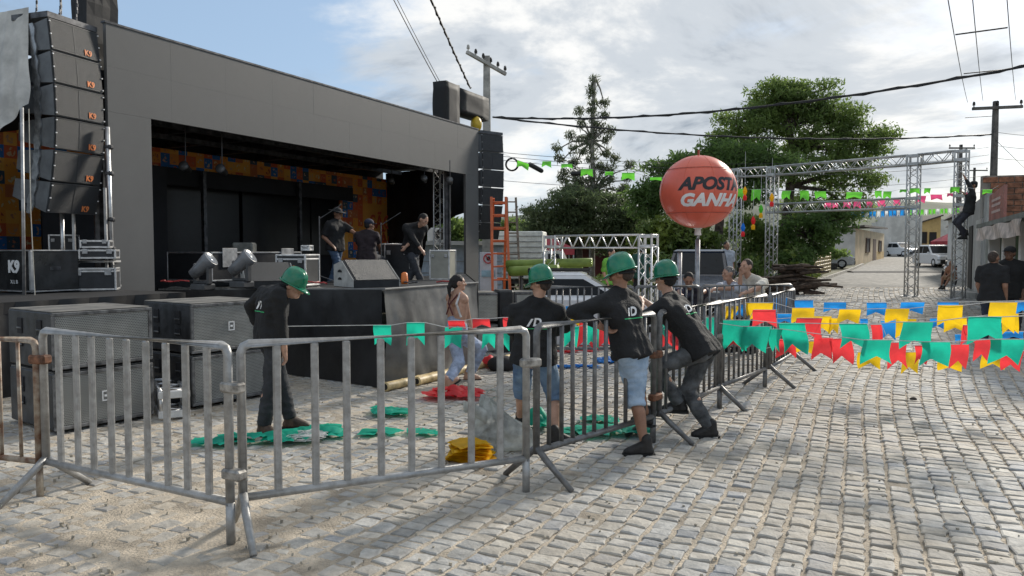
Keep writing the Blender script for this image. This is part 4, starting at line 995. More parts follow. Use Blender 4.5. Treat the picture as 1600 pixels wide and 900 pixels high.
    if helmet:
        b = MB(); n = 40
        prof = [(1.00, -.005), (1.02, .0), (1.0, .02), (.985, .05), (.93, .085), (.82, .118), (.64, .143), (.42, .157), (.2, .163), (.001, .165)]
        vs = []
        for i, (r_, z) in enumerate(prof):
            for j in range(n):
                a = 2*math.pi*j/n; x, y = math.cos(a), math.sin(a); rx, ry = .104*r_, .126*r_
                zz = z
                rid = max(0, 1-abs(x*r_)/.16) if i > 3 else 0; rid2 = max(0, 1-abs(abs(x*r_)-.42)/.10) if 3 < i < 9 else 0
                vs.append(hp(x*rx, -.012+y*ry, .026+zz*.93+.010*min(1, rid*2)+.006*min(1, rid2*2)))
        fs = [(i*n+j, i*n+(j+1) % n, (i+1)*n+(j+1) % n, (i+1)*n+j) for i in range(len(prof)-1) for j in range(n)]; b.add(vs, fs)
        hel = b.build('helmet', M_HELM, t, world=True, smooth=True)
        b = MB(); vs = []   # rim and peak
        for ring, (ex, dz) in enumerate(((1.0, .004), (1.10, -.004), (1.10, -.012), (1.0, -.006))):
            for j in range(n):
                a = 2*math.pi*j/n; x, y = math.cos(a), math.sin(a); pk = max(0, y)**2.2 if ring in (1, 2) else 0
                vs.append(hp(x*.105*ex*(1+.02*pk), -.012+y*(.127*ex+.055*pk), .026+dz-.022*pk))
        fs = [(i*n+j, i*n+(j+1) % n, ((i+1) % 4)*n+(j+1) % n, ((i+1) % 4)*n+j) for i in range(4) for j in range(n)]; b.add(vs, fs); b.build('helmet_peak', M_HELM, t, world=True, smooth=True)
        b = MB(); b.tube([hp(math.cos(a)*.092, -.012+math.sin(a)*.108, .005-.02*max(0, -math.sin(a))) for a in [R(180+i*12) for i in range(16)]], .011*s, 6); b.build('helmet_strap', M_SOLE, t, world=True)
    if cap is not None:
        b = MB(); b.ell(hp(0, -.012, .055), .092*s, .108*s, .082*s, HM); 
        if hatbrim: b.lathe([(.08*s, .0), (.19*s, -.012), (.19*s, -.006), (.08*s, .014)], 24, hp(0, -.01, .055), HM)
        else: b.prism([hp(x, y, .045-.01*abs(x)*10) for x, y in ((-.075, .06), (-.06, .14), (0, .165), (.06, .14), (.075, .06))], HM @ Vector((0, 0, .012*s)))
        b.build('cap', cap, t, world=True, smooth=True)
    return t, arms, hp
V = Vector
def PG(px, py, Y): return P(px, py, Y)
# 1 bending worker
Y = 7.15
p1, _, _ = person('worker in green helmet bending forward beside the subwoofers', G(432, 680), P(423, 528, Y), P(421, 458, Y-.02)+V((.02, 0, 0)), P(458, 447, Y-.03), (.8, .6, 0),
    [G(455, 674), G(412, 682)], [P(404, 516, Y+.30), P(448, 588, Y-.10)], (.86, -.12, -.42), s=.97, vox=.011, skin='tan', top=M_TEE, sleeve=.92, bottom=M_JDARK, boots=M_BOOTB, helmet=True, logo=True,
    elbow=[V((-1, .6, 0)), V((-1, -.3, -.2))], headup=(.35, 0, 1), feetdir=[(1, .1, 0), (.9, -.45, 0)])
# 2 worker seen from behind
Y = 6.85
p2, _, _ = person('worker in blue denim shorts seen from behind beside the carrier bag', G(840, 690), P(834, 558, Y), P(838, 484, Y), P(845, 443, Y-.02), (.12, 1, 0),
    [G(812, 672), G(868, 694)], [P(818, 540, Y+.33), P(868, 520, Y+.36)], (-.80, .55, -.22), s=.93, vox=.011, skin='tan', hair='shaved', top=M_TEE, sleeve=1.0, bottom=M_JBLUE, leglen=.60, helmet=True, logo=True,
    elbow=[V((-1, -.2, -.4)), V((1, -.2, -.4))], feetdir=[(-.2, 1, 0), (1, .1, 0)], loose=1.12)
# 3 worker leaning on the barrier
Y = 6.42
p3, _, _ = person('worker in pale blue denim shorts leaning his arms on the barrier', G(1000, 708), P(986, 546, Y), P(966, 471, Y+.05), P(971, 428, Y+.05), (-.72, .70, 0),
    [G(1018, 688), G(1008, 712)], [P(938, 510, 6.28), P(944, 500, 6.62)], (-.85, .45, -.30), s=.98, vox=.011, skin='brown', hair='shaved', fat=.90, top=M_TEE, sleeve=.98, bottom=M_JPALE, leglen=.60, helmet=True, logo=True,
    elbow=[V((-.8, -.2, -.3)), V((-.3, .9, -.4))], feetdir=[(-.6, .75, 0), (-1, .05, 0)])
# 4 worker with a foot on the rail
Y = 7.05
p4, _, _ = person('worker in grey jeans leaning forward with one foot on the barrier', G(1100, 684), P(1099, 547, Y), P(1050, 476, Y+.12), P(1040, 436, Y+.14), (-.80, .60, 0),
    [P(1062, 645, Y+.06), G(1110, 684)], [P(1002, 478, Y+.16), P(1012, 474, Y+.55)], (-.62, .72, -.15), s=.98, vox=.011, skin='tan', fat=.90, top=M_TEE, sleeve=.5, bottom=M_JGREY, helmet=True, logo=True,
    elbow=[V((-.6, -.4, -.6)), V((0, .5, -.8))], feetdir=[(-.95, .2, 0), (-1, -.05, 0)], knee=[V((-1, .1, .4)), V((-.8, .3, 0))])
# 5 walking woman
Y = 10.0
M_OVER = cloth('pale blue denim overall', (.36, .42, .55), .2, bs=120); M_WTOP = cloth('white top', (.75, .74, .74))
pw, _, _ = person('woman with a black ponytail and pale blue overalls walking past the apron', G(712, 600), P(714, 524, Y), P(714, 464, Y), P(716, 445, Y)+V((0, 0, .02)), (.75, .66, 0),
    [G(699, 606), G(732, 595)], [P(712, 535, Y+.2), P(738, 520, Y+.15)], (.95, .3, -.02), s=.92, vox=.012, skin='tan', hairstyle='pony', top=None, bottom=M_OVER, leglen=1.0, boots=SKIN['tan'], female=True, loose=1.12, feetdir=[(.75, .6, 0), (.9, .3, 0)], footpitch=(R(25), 0))
b = MB(); hb, ch = P(714, 524, Y), P(714, 464, Y)
rt = V((.66, -.75, 0)); fw = V((.75, .66, 0))
for k in (-1, 1): b.caps(hb+rt*k*.055+V((0, 0, .05)), .112, hb.lerp(ch, .40)+rt*k*.045, .100, flat1=False)
me = remesh(b, 'bib', .012, 4, .006, 8); me.transform(WM[pw.name].inverted()); link('bib', me, M_OVER, pw)
b = MB()
for k in (-1, 1):
    b.tube([hb.lerp(ch, .55)+rt*k*.07-fw*.118, hb.lerp(ch, .85)+rt*k*.02*-1-fw*.125, ch+rt*k*-.075+V((0, 0, .035))-fw*.05], .010, 6)
b.build('strap', mat('dark red strap', (.10, .02, .02), .7), pw, world=True)
b = MB(); b.tube([ch+rt*.10+V((0, 0, .055))-fw*.02, ch+rt*.12-fw*.10-V((0, 0, .08)), hb.lerp(ch, .5)+rt*.14-fw*.04], .016, 6); b.build('strap', M_WTOP, pw, world=True)
# background men at the back row
Y = 12.3
M_NAVY = cloth('dark patterned shirt', (.045, .045, .07), .4); M_LIGHT = cloth('pale grey blue polo', (.46, .50, .58)); M_CREAM = cloth('cream shirt', (.62, .58, .50)); M_DK = cloth('dark trousers', (.03, .03, .04))
person('balding man in a dark shirt slumped over the back row barrier', P(1078, 540, Y), P(1078, 495, Y+.45), P(1082, 455, Y+.12), P(1076, 437, Y-.02), (-.15, -1, 0), [V((X(1070, Y+.3), Y+.4, .03)), V((X(1090, Y+.3), Y+.4, .03))], [P(1096, 458, Y-.5), P(1062, 460, Y-.45)], (-.15, -.8, -.45), s=.97, vox=.016, skin='brown', top=M_NAVY, sleeve=.45, bottom=M_DK, group='men leaning on the back row', headup=(0, -.25, 1))
person('grey haired man in a pale polo reaching along the back row barrier', P(1142, 540, Y), P(1146, 490, Y+.35), P(1144, 449, Y+.1), P(1138, 428, Y), (-.8, -.5, 0), [V((X(1138, Y+.3), Y+.3, .03)), V((X(1155, Y+.3), Y+.35, .03))], [P(1098, 452, Y-.55), P(1104, 455, Y-.5)], (-.95, -.25, -.1), s=.97, vox=.016, skin='tan', hair='grey', top=M_LIGHT, sleeve=.42, bottom=M_DK, group='men leaning on the back row')
Y = 12.2
pc, armsC, hpC = person('bald man in a cream shirt holding a phone to his ear', P(1172, 540, Y), P(1176, 492, Y+.3), P(1173, 441, Y+.08), P(1166, 417, Y), (-.72, -.62, 0), [V((X(1170, Y+.2), Y+.3, .03)), V((X(1185, Y+.2), Y+.3, .03))], [P(1165, 457, Y-.45), P(1157, 431, Y-.10)], (-.85, -.5, .05), s=1.03, vox=.016, skin='tan', hair='shaved', top=M_CREAM, sleeve=.42, bottom=M_DK, fat=1.15, group='men leaning on the back row', elbow=[None, V((-.2, -.8, -1))])
b = MB(); q = hpC(.105, .03, -.01); b.bbox(q, (.02, .075, .15), .006, Matrix.Rotation(R(30), 3, 'Z')); b.build('phone', mat('black phone', (.01, .01, .012), .2), None, world=True, label='black phone held to the ear of the bald man', cat='phone')
# two men in black at right
Y = 13.2; z0 = gz(Y)
M_BK2 = cloth('plain black shirt', (.014, .014, .015), .2); M_JN = cloth('dark blue jeans', (.035, .045, .075), .2)
def stand(label, px, topy, Y, fwd, look, **k):
    s = k.pop('s', .98); z = gz(Y); x = X(px, Y); r = V(fwd).cross(V((0, 0, 1))).normalized(); f = V(fwd).normalized()
    hd = k.pop('hands', [None, None]); b0 = V((x, Y, z))
    return person(label, b0, b0+V((0, 0, .90*s)), b0+V((0, 0, 1.40*s))+f*.02, b0+V((0, 0, 1.60*s))+f*.04, fwd, [b0-r*.12*s, b0+r*.12*s+f*.05], hd, look, s=s, **k)
stand('man in a black shirt turned towards his companion by the houses', 1551, 405, 13.0, (.9, .5, 0), (.85, .4, 0), vox=.016, skin='brown', hair='shaved', top=M_BK2, sleeve=.42, bottom=M_JN, s=.96)
stand('man in a black cap and black shirt with a shoulder strap', 1577, 400, 13.4, (-.35, -.9, 0), (-.75, -.5, 0), vox=.016, skin='dark', top=M_BK2, sleeve=.8, bottom=M_DK, cap=M_BK2, s=1.0)
# climber on the truss tower
Y = 21.7
person('rigger in black clinging to the right tower of the gate', P(1508, 372, Y), P(1513, 331, Y), P(1518, 304, Y), P(1521, 290, Y), (-.9, .3, 0), [P(1507, 374, Y), P(1509, 368, Y)], [P(1504, 270, Y), P(1506, 302, Y+.1)], (-.8, .3, -.1), s=.98, vox=.018, skin='brown', top=M_BK2, sleeve=.9, bottom=M_DK, cap=M_BK2)
# stage crew
Y = 16.6
M_STJ = mat('stage denim', (.09, .15, .24), .85, c2=(.04, .07, .13), vs=4)
zf = .86
def on(px, Y, z=zf): return V((X(px, Y), Y, z))
b0 = on(524, Y); person('man in a wide brimmed hat and jeans standing on the stage with one arm out', b0, b0+V((0, 0, .93)), b0+V((.02, 0, 1.43)), b0+V((.05, 0, 1.66)), (.8, -.5, 0), [b0+V((-.16, .05, 0)), b0+V((.16, -.05, 0))], [b0+V((.62, -.1, 1.12)), b0+V((-.02, -.22, .98))], (.8, -.3, -.2), s=1.03, vox=.017, skin='brown', top=M_BK2, sleeve=.45, bottom=M_STJ, cap=M_BK2, hatbrim=True)
Y = 15.6; b0 = on(573, Y, 1.1); person('man in a cap and dark shirt seated on stage with his back turned', b0, b0+V((0, 0, .48)), b0+V((0, .02, .94)), b0+V((.05, .04, 1.14)), (.25, 1, 0), [b0+V((-.2, .5, -.02)), b0+V((.2, .5, -.02))], [b0+V((-.2, .5, .6)), b0+V((.2, .5, .6))], (.7, .6, -.1), s=.98, vox=.017, skin='brown', top=cloth('dark maroon shirt', (.025, .016, .02)), sleeve=.45, bottom=M_DK, cap=cloth('navy cap', (.015, .02, .04)))
t = thing('stool', b0, 'low stool under the seated man on stage', 'stool'); bb = MB(); bb.bbox((0, 0, .35), (.4, .36, .05), .01); bb.build('seat', M_STEEL, t)
for sx in (-.16, .16):
    for sy in (-.14, .14): bb = MB(); bb.tube([(sx*1.1, sy*1.1, -.22), (sx, sy, .33)], .014, 6); bb.build('leg', M_STEEL, t)
Y = 15.4; b0 = on(646, Y, .86); person('man in black stooping on stage near the right curtain', b0, b0+V((-.05, .1, .90)), b0+V((.05, -.08, 1.33)), b0+V((.22, -.20, 1.47)), (.6, -.8, 0), [b0+V((-.2, .1, 0)), b0+V((.22, .0, 0))], [b0+V((-.32, -.3, .72)), b0+V((.38, -.4, .62))], (.7, -.3, -.5), s=1.02, vox=.017, skin='tan', top=M_BK2, sleeve=.9, bottom=cloth('grey work trousers', (.05, .055, .065)))
# small far people
stand('person in a lime green shirt behind the white pickup', 953, 420, 17.5, (.6, -.6, 0), (.6, -.6, -.3), vox=.02, skin='tan', top=cloth('lime shirt', (.16, .42, .06)), sleeve=.45, bottom=M_DK, s=.92)
stand('person in a dark green shirt behind the low truss leg', 1003, 420, 19.0, (-.3, 1, 0), (-.3, 1, 0), vox=.02, skin='brown', top=cloth('dark green shirt', (.015, .07, .05)), sleeve=.45, bottom=M_DK, s=.95)
stand('person in a pale shirt standing by the big tree trunk', 1134, 405, 21.0, (.3, -1, 0), (.3, -1, 0), vox=.02, skin='brown', top=cloth('pale shirt', (.42, .46, .52)), sleeve=.45, bottom=M_DK, s=.97)
Yk = 27; b0 = V((X(1489, Yk), Yk, gz(Yk)+.12)); person('bare shouldered child sitting on the step beside the far houses', b0, b0+V((0, 0, .30)), b0+V((-.05, 0, .62)), b0+V((-.06, 0, .80)), (-.9, -.4, 0), [b0+V((-.42, -.25, -.1)), b0+V((-.40, -.05, -.1))], [b0+V((-.32, -.2, .32)), b0+V((-.3, .05, .32))], (-.9, -.4, 0), s=.78, vox=.02, skin='brown', top=cloth('skin coloured vest', (.30, .14, .08)), sleeve=0, bottom=cloth('tan shorts', (.3, .2, .12)), leglen=.5)
# ------------------------------------------------------------------ gate and low truss
def tower(b_, t, p, z1, w=.29, name='truss_tower'):
    z0 = gz2(p.x, p.y); b = MB(); n = max(4, int((z1-z0)/.42)); truss(b, V((p.x, p.y, z0+.03)), V((p.x, p.y, z1)), w, SIDE, n, .021, .0105); b.build(name, M_TRS, t, world=True, smooth=True)
    b = MB(); b.bbox(V((p.x, p.y, z0+.015)), (.5, .5, .03), .005); b.build('base_plate', M_ALUD, t, world=True)
def cblock(t, c, w, h):   # open corner cube: edge tubes with punched plates
    M_ = Matrix.Rotation(math.atan2(SIDE.y, SIDE.x), 3, 'Z'); b = MB()
    for sx in (-1, 1):
        for sy in (-1, 1): b.tube([c+M_ @ V((sx*w*.44, sy*w*.44, -h/2)), c+M_ @ V((sx*w*.44, sy*w*.44, h/2))], .025, 6)
    for sz in (-1, 1):
        for k in (-1, 1):
            b.bbox(c+M_ @ V((0, k*w*.46, sz*h*.36)), (w*.98, .012, h*.22), .003, M_); b.bbox(c+M_ @ V((k*w*.46, 0, sz*h*.36)), (.012, w*.98, h*.22), .003, M_)
    b.build('corner_block', M_TRS, t, world=True)
M_TRS = mat('dusty aluminium', (.50, .50, .49), .45, .6, var=.12, vs=6)
gate = thing('truss_gate', V((X(1320, 24.5), 24.5, gz(24.5))), 'tall aluminium truss gate spanning the street', 'gate')
GT = [V((X(1148, 27), 27, 0)), V((X(1205, 26.3), 26.3, 0)), V((X(1425, 23.06), 23.06, 0)), V((X(1499, 22), 22, 0))]
SIDE = (GT[3]-GT[0]).normalized(); zt = 4.43
for p in GT: tower(None, gate, p, zt-.16)
for p in GT:
    cblock(gate, V((p.x, p.y, zt)), .33, .33)
for i in range(3):
    b = MB(); a, c = GT[i]+SIDE*.17, GT[i+1]-SIDE*.17; L = (c-a).length; truss(b, a+V((0, 0, zt)), c+V((0, 0, zt)), .29, (0, 0, 1), max(2, int(L/.42)), .025, .0125); b.build('top_beam', M_TRS, gate, world=True, smooth=True)
b = MB(); a, c = GT[1]+SIDE*.17, GT[2]-SIDE*.17; truss(b, a+V((0, 0, 3.16)), c+V((0, 0, 3.16)), .29, (0, 0, 1), 10, .025, .0125); b.build('middle_beam', M_TRS, gate, world=True, smooth=True)
for p in GT[1:]: cblock(gate, V((p.x, p.y, 3.16)), .33, .36)
low = thing('truss_goal', V((X(940, 16.7), 16.7, gz2(2, 16.7))), 'low white truss frame like a goal behind the green helmets', 'truss')
L0, L1 = V((X(864, 17.4), 17.4, 0)), V((X(1013, 16), 16, 0)); SIDE = (L1-L0).normalized()
M_TRS0 = M_TRS; M_TRS = mat('bright aluminium', (.72, .72, .71), .4, .5, var=.08)
for p in (L0, L1): tower(None, low, p, 1.80)
for p in (L0, L1): cblock(low, V((p.x, p.y, 1.92)), .32, .30)
b = MB(); truss(b, L0+SIDE*.16+V((0, 0, 1.92)), L1-SIDE*.16+V((0, 0, 1.92)), .27, (0, 0, 1), 7, .019, .010); b.build('top_beam', M_TRS, low, world=True, smooth=True)

# ------------------------------------------------------------------ balloon
Y = 13.2; bc = P(1091, 300, Y); br = .652
bal = thing('advertising_balloon', V((bc.x, Y, gz2(bc.x, Y))), 'big round orange advertising balloon on a pole', 'balloon')
b = MB(); b.ell(bc, br, br, br*.95, None, 64, 40); M_BAL = mat('orange balloon vinyl', (.80, .165, .10), .34, var=.05, vs=2, trans=.16, coat=.2); b.build('balloon_skin', M_BAL, bal, world=True, smooth=True)
b = MB()
for z, k in ((.60, 1), (-.60, 1)):
    rr_ = br*math.sqrt(1-z*z*.9); b.tube([bc+V((rr_*math.cos(R(a)), rr_*math.sin(R(a)), z*br*.95)) for a in range(0, 361, 8)], .005, 5)
b.tube([bc+V((0, 0, .93*br)), bc+V((0, 0, br+.06))], .02, 6); b.build('seam', mat('dark orange seam', (.35, .07, .04), .5), bal, world=True)
b = MB()
for a in range(8):
    th = R(a*45+10); b.tube([bc+V((br*1.001*math.sin(R(f))*math.cos(th), br*1.001*math.sin(R(f))*math.sin(th), br*.951*math.cos(R(f)))) for f in range(8, 173, 8)], .0035, 4)
b.build('gore_seam', mat('orange weld seam', (.70, .12, .055), .4), bal, world=True)
view = V((bc.x, bc.y, 0)).normalized(); az0 = math.atan2(-view.y, -view.x)
def on_ball(txt, size, daz, el, m, sx):
    vs, fs = text_mesh(txt, size, 0, .014, .28); bm = bmesh.new(); bv = [bm.verts.new(v) for v in vs]
    for f in fs:
        try: bm.faces.new([bv[i] for i in f])
        except ValueError: pass
    bmesh.ops.triangulate(bm, faces=bm.faces)
    for _ in range(3):
        ed = [e for e in bm.edges if e.calc_length() > .05]
        if ed: bmesh.ops.subdivide_edges(bm, edges=ed, cuts=1); bmesh.ops.triangulate(bm, faces=bm.faces)
    bm.verts.index_update(); out = []
    for v in bm.verts:
        a = az0+daz+v.co.x*sx/br; e = el+v.co.y/br; k = br*1.006
        out.append(bc+V((k*math.cos(e)*math.cos(a), k*math.cos(e)*math.sin(a), k*.95*math.sin(e))))
    b = MB(); b.add(out, [[v.index for v in f.verts] for f in bm.faces]); bm.free(); b.build('lettering', m, bal, world=True, recalc=False)
on_ball('APOSTA', .30, R(22), R(8), mat('black lettering', (.02, .02, .025), .5), 1.02)
on_ball('GANHA', .30, R(21), R(-17), M_WHT, 1.06)
b = MB(); b.tube([V((bc.x, Y, gz2(bc.x, Y))), V((bc.x, Y, bc.z-br*1.25))], .042, 10); b.tube([V((bc.x, Y, bc.z-br*1.25)), V((bc.x+.03, Y, bc.z-br*.93))], .025, 8); b.build('pole', M_ALUD, bal, world=True, smooth=True)
b = MB(); b.lathe([(.06, -.1), (.05, .0), (.11, .05)], 16, bc-V((0, 0, br*.98))); b.build('valve', mat('white cloth', (.7, .68, .64), .7), bal, world=True)
b = MB(); b.bbox(V((bc.x, Y, gz2(bc.x, Y)+.06)), (.5, .5, .12), .03); b.build('base_weight', M_STEEL, bal, world=True)
po = thing('steel_post', V((X(1062, 14.5), 14.5, gz2(3, 14.5))), 'plain grey steel post left of the balloon pole', 'post')
b = MB(); b.tube([V((X(1062, 14.5), 14.5, gz2(3, 14.5))), V((X(1062, 14.5), 14.5, P(1062, 393, 14.5).z))], .045, 10); b.build('shaft', M_ALUD, po, world=True, smooth=True)
b = MB(); b.lathe([(.001, .02), (.05, .01), (.05, -.02)], 12, V((X(1062, 14.5), 14.5, P(1062, 393, 14.5).z))); b.build('cap', M_STEEL, po, world=True)

# ------------------------------------------------------------------ trees
def leaf_mat(name, c, c2, tr=.35):
    m = mat(name, c, .55, c2=c2, vs=.9, trans=tr, detail=6); return m
def leaves(b, centres, per, rad, size, droop=.25, asp=2.2):
    k = len(centres)*per; C = np.repeat(np.array([tuple(c) for c in centres]), per, 0)
    d = rng.normal(size=(k, 3)); d /= np.linalg.norm(d, axis=1)[:, None]; r_ = rad*rng.random(k)**.5; pos = C+d*r_[:, None]*np.array([1.15, 1.15, .62])
    ax = rng.normal(size=(k, 3)); ax[:, 2] -= droop*2; ax /= np.linalg.norm(ax, axis=1)[:, None]
    t2 = np.cross(ax, rng.normal(size=(k, 3))); t2 /= np.linalg.norm(t2, axis=1)[:, None]
    s = size*rng.uniform(.6, 1.3, k)[:, None]; a = pos-ax*s*asp/2; c = pos+ax*s*asp/2; e = pos+t2*s*.5; f = pos-t2*s*.5
    v = np.stack([a, e, c, f], 1).reshape(-1, 3); b0 = len(b.v); b.v += [tuple(q) for q in v.tolist()]; b.f += [(b0+4*i, b0+4*i+1, b0+4*i+2, b0+4*i+3) for i in range(k)]
DENS = 1.2
def tree(label, base, trunk, r0, blobs, lm, per=26, size=.13, rad=.42, group=None, bark=None, droop=.25, asp=2.2, name='tree', shell=.55):
    base = V(base); t = thing(name, base, label, 'tree', group); bk_ = bark or mat('tree bark', (.085, .065, .05), .9, var=.35, vs=5, bump=.9, bs=12)
    tb = MB(); pts = [base+V(p) for p in trunk]; n = len(pts); tb.tube([base-V((0, 0, .1))]+pts, [r0*1.35]+[r0*(1-.5*i/max(1, n-1)) for i in range(n)], 10)
    tb.build('trunk', bk_, t, world=True, smooth=True)
    lb = MB(); cr_ = MB(); cents = []
    for (c, rx, ry, rz_, cnt) in blobs:
        c = V(c); src = min(pts[1:] or pts, key=lambda q: (q-c).length)
        mid = src.lerp(c, .55)+V((0, 0, .12*(c-src).length)); lb.tube([src, mid, c], [r0*.38, r0*.24, r0*.10], 6)
        for i in range(int(cnt*DENS)):
            d = rng.normal(size=3); d /= np.linalg.norm(d); q = rng.random()**(1/3)*(1-shell)+shell; q *= (.82+.36*noise.noise((d[0]*2+c.x, d[1]*2+c.y, d[2]*2+c.z)))
            p = c+V((d[0]*rx*q, d[1]*ry*q, d[2]*rz_*q)); cents.append(p)
            if rng.random() < .5: m_ = c.lerp(p, .5)+V((0, 0, .1)); lb.tube([c.lerp(p, .12), m_, p], [r0*.07+.008, .012, .005], 4)
    for (c, rx, ry, rz_, cnt) in blobs:   # loose sprays reaching past the crown
        for i in range(max(2, cnt//9)):
            d = rng.normal(size=3); d /= np.linalg.norm(d); d[2] = abs(d[2])*.6; e_ = V((d[0]*rx, d[1]*ry, d[2]*rz_)); c_ = V(c)
            for f in (.95, 1.1, 1.25): cents.append(c_+e_*f)
            lb.tube([c_, c_+e_*1.3], [.03, .006], 4)
    lb.build('limbs', bk_, t, world=True, smooth=True)
    leaves(cr_, cents, per, rad, size, droop, asp); cr_.build('crown', lm, t, world=True, recalc=False)
    return t
LD = leaf_mat('dark tamarind leaves', (.15, .24, .06), (.085, .145, .045), .65); LM = leaf_mat('mid green leaves', (.21, .29, .075), (.125, .19, .055), .65); LY = leaf_mat('yellow green leaves', (.22, .27, .045), (.07, .12, .025)); LC = leaf_mat('grey green needles', (.17, .20, .11), (.09, .115, .065), .45)
def bl(px, py, Y, rxp, rzp, cnt, ry=None):   # blob from photo pixels
    k = Y/1200; return (P(px, py, Y), rxp*k, ry if ry else rxp*k*.85, rzp*k, cnt)
# broad dark tree behind the balloon
Y = 31.5; g0 = V((X(1118, Y), Y, gz2(6, Y)))
def rel(px, py, Y, b0): return P(px, py, Y)-b0
tree('broad dark tree spreading behind the orange balloon', g0, [(0, 0, .0), rel(1118, 400, Y, g0), rel(1125, 345, Y, g0), rel(1120, 300, Y, g0)], .26,
     [bl(1075, 262, Y, 62, 24, 85), bl(1140, 240, Y+.5, 60, 22, 85), bl(1030, 300, Y-.5, 42, 26, 60), bl(1190, 262, Y, 52, 30, 70), bl(1110, 290, Y+1, 70, 30, 70), bl(1010, 322, Y-.5, 26, 26, 30), bl(1160, 305, Y-.6, 55, 22, 40)], LD, per=30, size=.068, rad=.42, asp=3.4, shell=.40)
# tall feathery tree
Y = 36; g0 = V((X(1222, Y), Y, gz2(10, Y)))
tree('tall feathery tree rising above the truss gate', g0, [(0, 0, 0), rel(1222, 400, Y, g0), rel(1228, 350, Y, g0), rel(1235, 290, Y, g0), rel(1240, 230, Y, g0), rel(1225, 180, Y, g0)], .30,
     [bl(1262, 162, Y, 36, 28, 45), bl(1195, 172, Y, 34, 34, 45), bl(1322, 185, Y, 30, 26, 30), bl(1235, 145, Y, 26, 22, 30), bl(1365, 232, Y, 24, 14, 14), bl(1215, 155, Y, 38, 36, 60), bl(1180, 205, Y, 48, 34, 60), bl(1245, 195, Y, 48, 40, 70), bl(1300, 175, Y, 42, 38, 45), bl(1335, 215, Y, 46, 34, 45), bl(1290, 235, Y, 56, 36, 70), bl(1350, 255, Y+.5, 34, 22, 25), bl(1230, 262, Y, 62, 36, 70), bl(1315, 290, Y, 52, 26, 45), bl(1150, 192, Y, 34, 20, 24), bl(1372, 215, Y, 26, 14, 14), bl(1368, 280, Y, 24, 14, 12), bl(1130, 215, Y, 24, 14, 16), bl(1292, 138, Y, 16, 12, 5), bl(1330, 325, Y, 40, 24, 30), bl(1270, 330, Y, 58, 34, 55)], LM, per=28, size=.068, rad=.44, asp=3.4, shell=.35)
# trees of the little park under and behind
Y = 34
for lab, px, py0, blobs, lm in (('low leafy tree behind the balloon pole', 1062, 425, [bl(1050, 375, 29, 44, 40, 60), bl(1090, 390, 29, 36, 34, 45), bl(1020, 385, 29, 30, 36, 40)], LY),
                                ('shrubby tree left of the gate towers', 1178, 430, [bl(1165, 370, 34, 30, 42, 45), bl(1200, 385, 34, 30, 36, 45), bl(1180, 415, 33, 36, 18, 30)], LM),
                                ('low spreading tree beside the whitewashed house', 1265, 425, [bl(1262, 370, 34, 48, 40, 75), bl(1300, 345, 34, 34, 26, 35), bl(1240, 405, 33, 30, 22, 30)], LD)):
    Yt = 29 if 'balloon' in lab else 35; g0 = V((X(px, Yt), Yt, gz2(9, Yt)))
    tree(lab, g0, [(0, 0, 0), rel(px, py0-25, Yt, g0), rel(px+4, py0-55, Yt, g0)], .14, blobs, lm, per=26, size=.10, rad=.42, group='park trees')
# casuarina and the bushy tree below it
Y = 38; g0 = V((X(925, Y), Y, gz2(4, Y)))
cas = [bl(928-(i % 2)*4+random.uniform(-3, 3), 130+i*17, Y, 2+i*.7, 14, 3+i//4) for i in range(12)]
for (cx, cy, n_) in ((868, 235, 4), (893, 215, 5), (905, 180, 4), (952, 205, 5), (960, 250, 4), (985, 262, 4), (975, 300, 3), (878, 280, 4), (895, 265, 5), (945, 165, 3)):
    for i in range(n_): cas.append(bl(cx+i*(925-cx)*.10, cy+i*20, Y, 3+i*.8, 15, 3))
tree('tall wispy casuarina with a pale trunk', g0, [(0, 0, 0), rel(925, 380, Y, g0), rel(927, 300, Y, g0), rel(925, 220, Y, g0), rel(929, 120, Y, g0)], .16, cas, LC, per=16, size=.05, rad=.26, bark=mat('pale bark', (.28, .26, .22), .9, var=.2, vs=6), droop=-.5, asp=5, shell=.2)
Y = 36; g0 = V((X(905, Y), Y, gz2(3, Y)))
tree('wide dusky tree beneath the casuarina', g0, [(0, 0, 0), rel(905, 395, Y, g0), rel(905, 360, Y, g0), rel(900, 330, Y, g0)], .18,
     [bl(850, 340, Y, 34, 34, 50), bl(895, 325, Y, 46, 40, 80), bl(945, 335, Y, 46, 42, 80), bl(985, 350, Y, 30, 36, 50), bl(830, 365, Y, 20, 22, 20), bl(880, 365, Y, 50, 26, 60), bl(960, 375, Y, 44, 28, 60)], leaf_mat('dusky leaves', (.15, .195, .09), (.085, .12, .055), .6), per=28, size=.075, rad=.42, asp=3.0, shell=.4)
Y = 46
for i, px in enumerate((655, 700, 800, 1010, 640)):
    g0 = V((X(px, Y), Y+i, gz2(0, Y))); tree(['small tree seen through the open side of the stage', 'second small tree seen through the side of the stage', 'small tree behind the ladders', 'pale tree in the gap left of the balloon', 'leftmost tree behind the stage opening'][i], g0, [(0, 0, 0), (0, 0, 1.0), (0, 0, 1.9)], .14, [(g0+V((0, 0, 2.4)), 1.5, 1.3, 1.0, 60), (g0+V((.9, .2, 1.7)), 1.0, 1, .8, 30), (g0+V((-.9, .2, 1.7)), 1.0, 1, .8, 30)], LM, per=24, size=.13, rad=.45, group='small far trees')
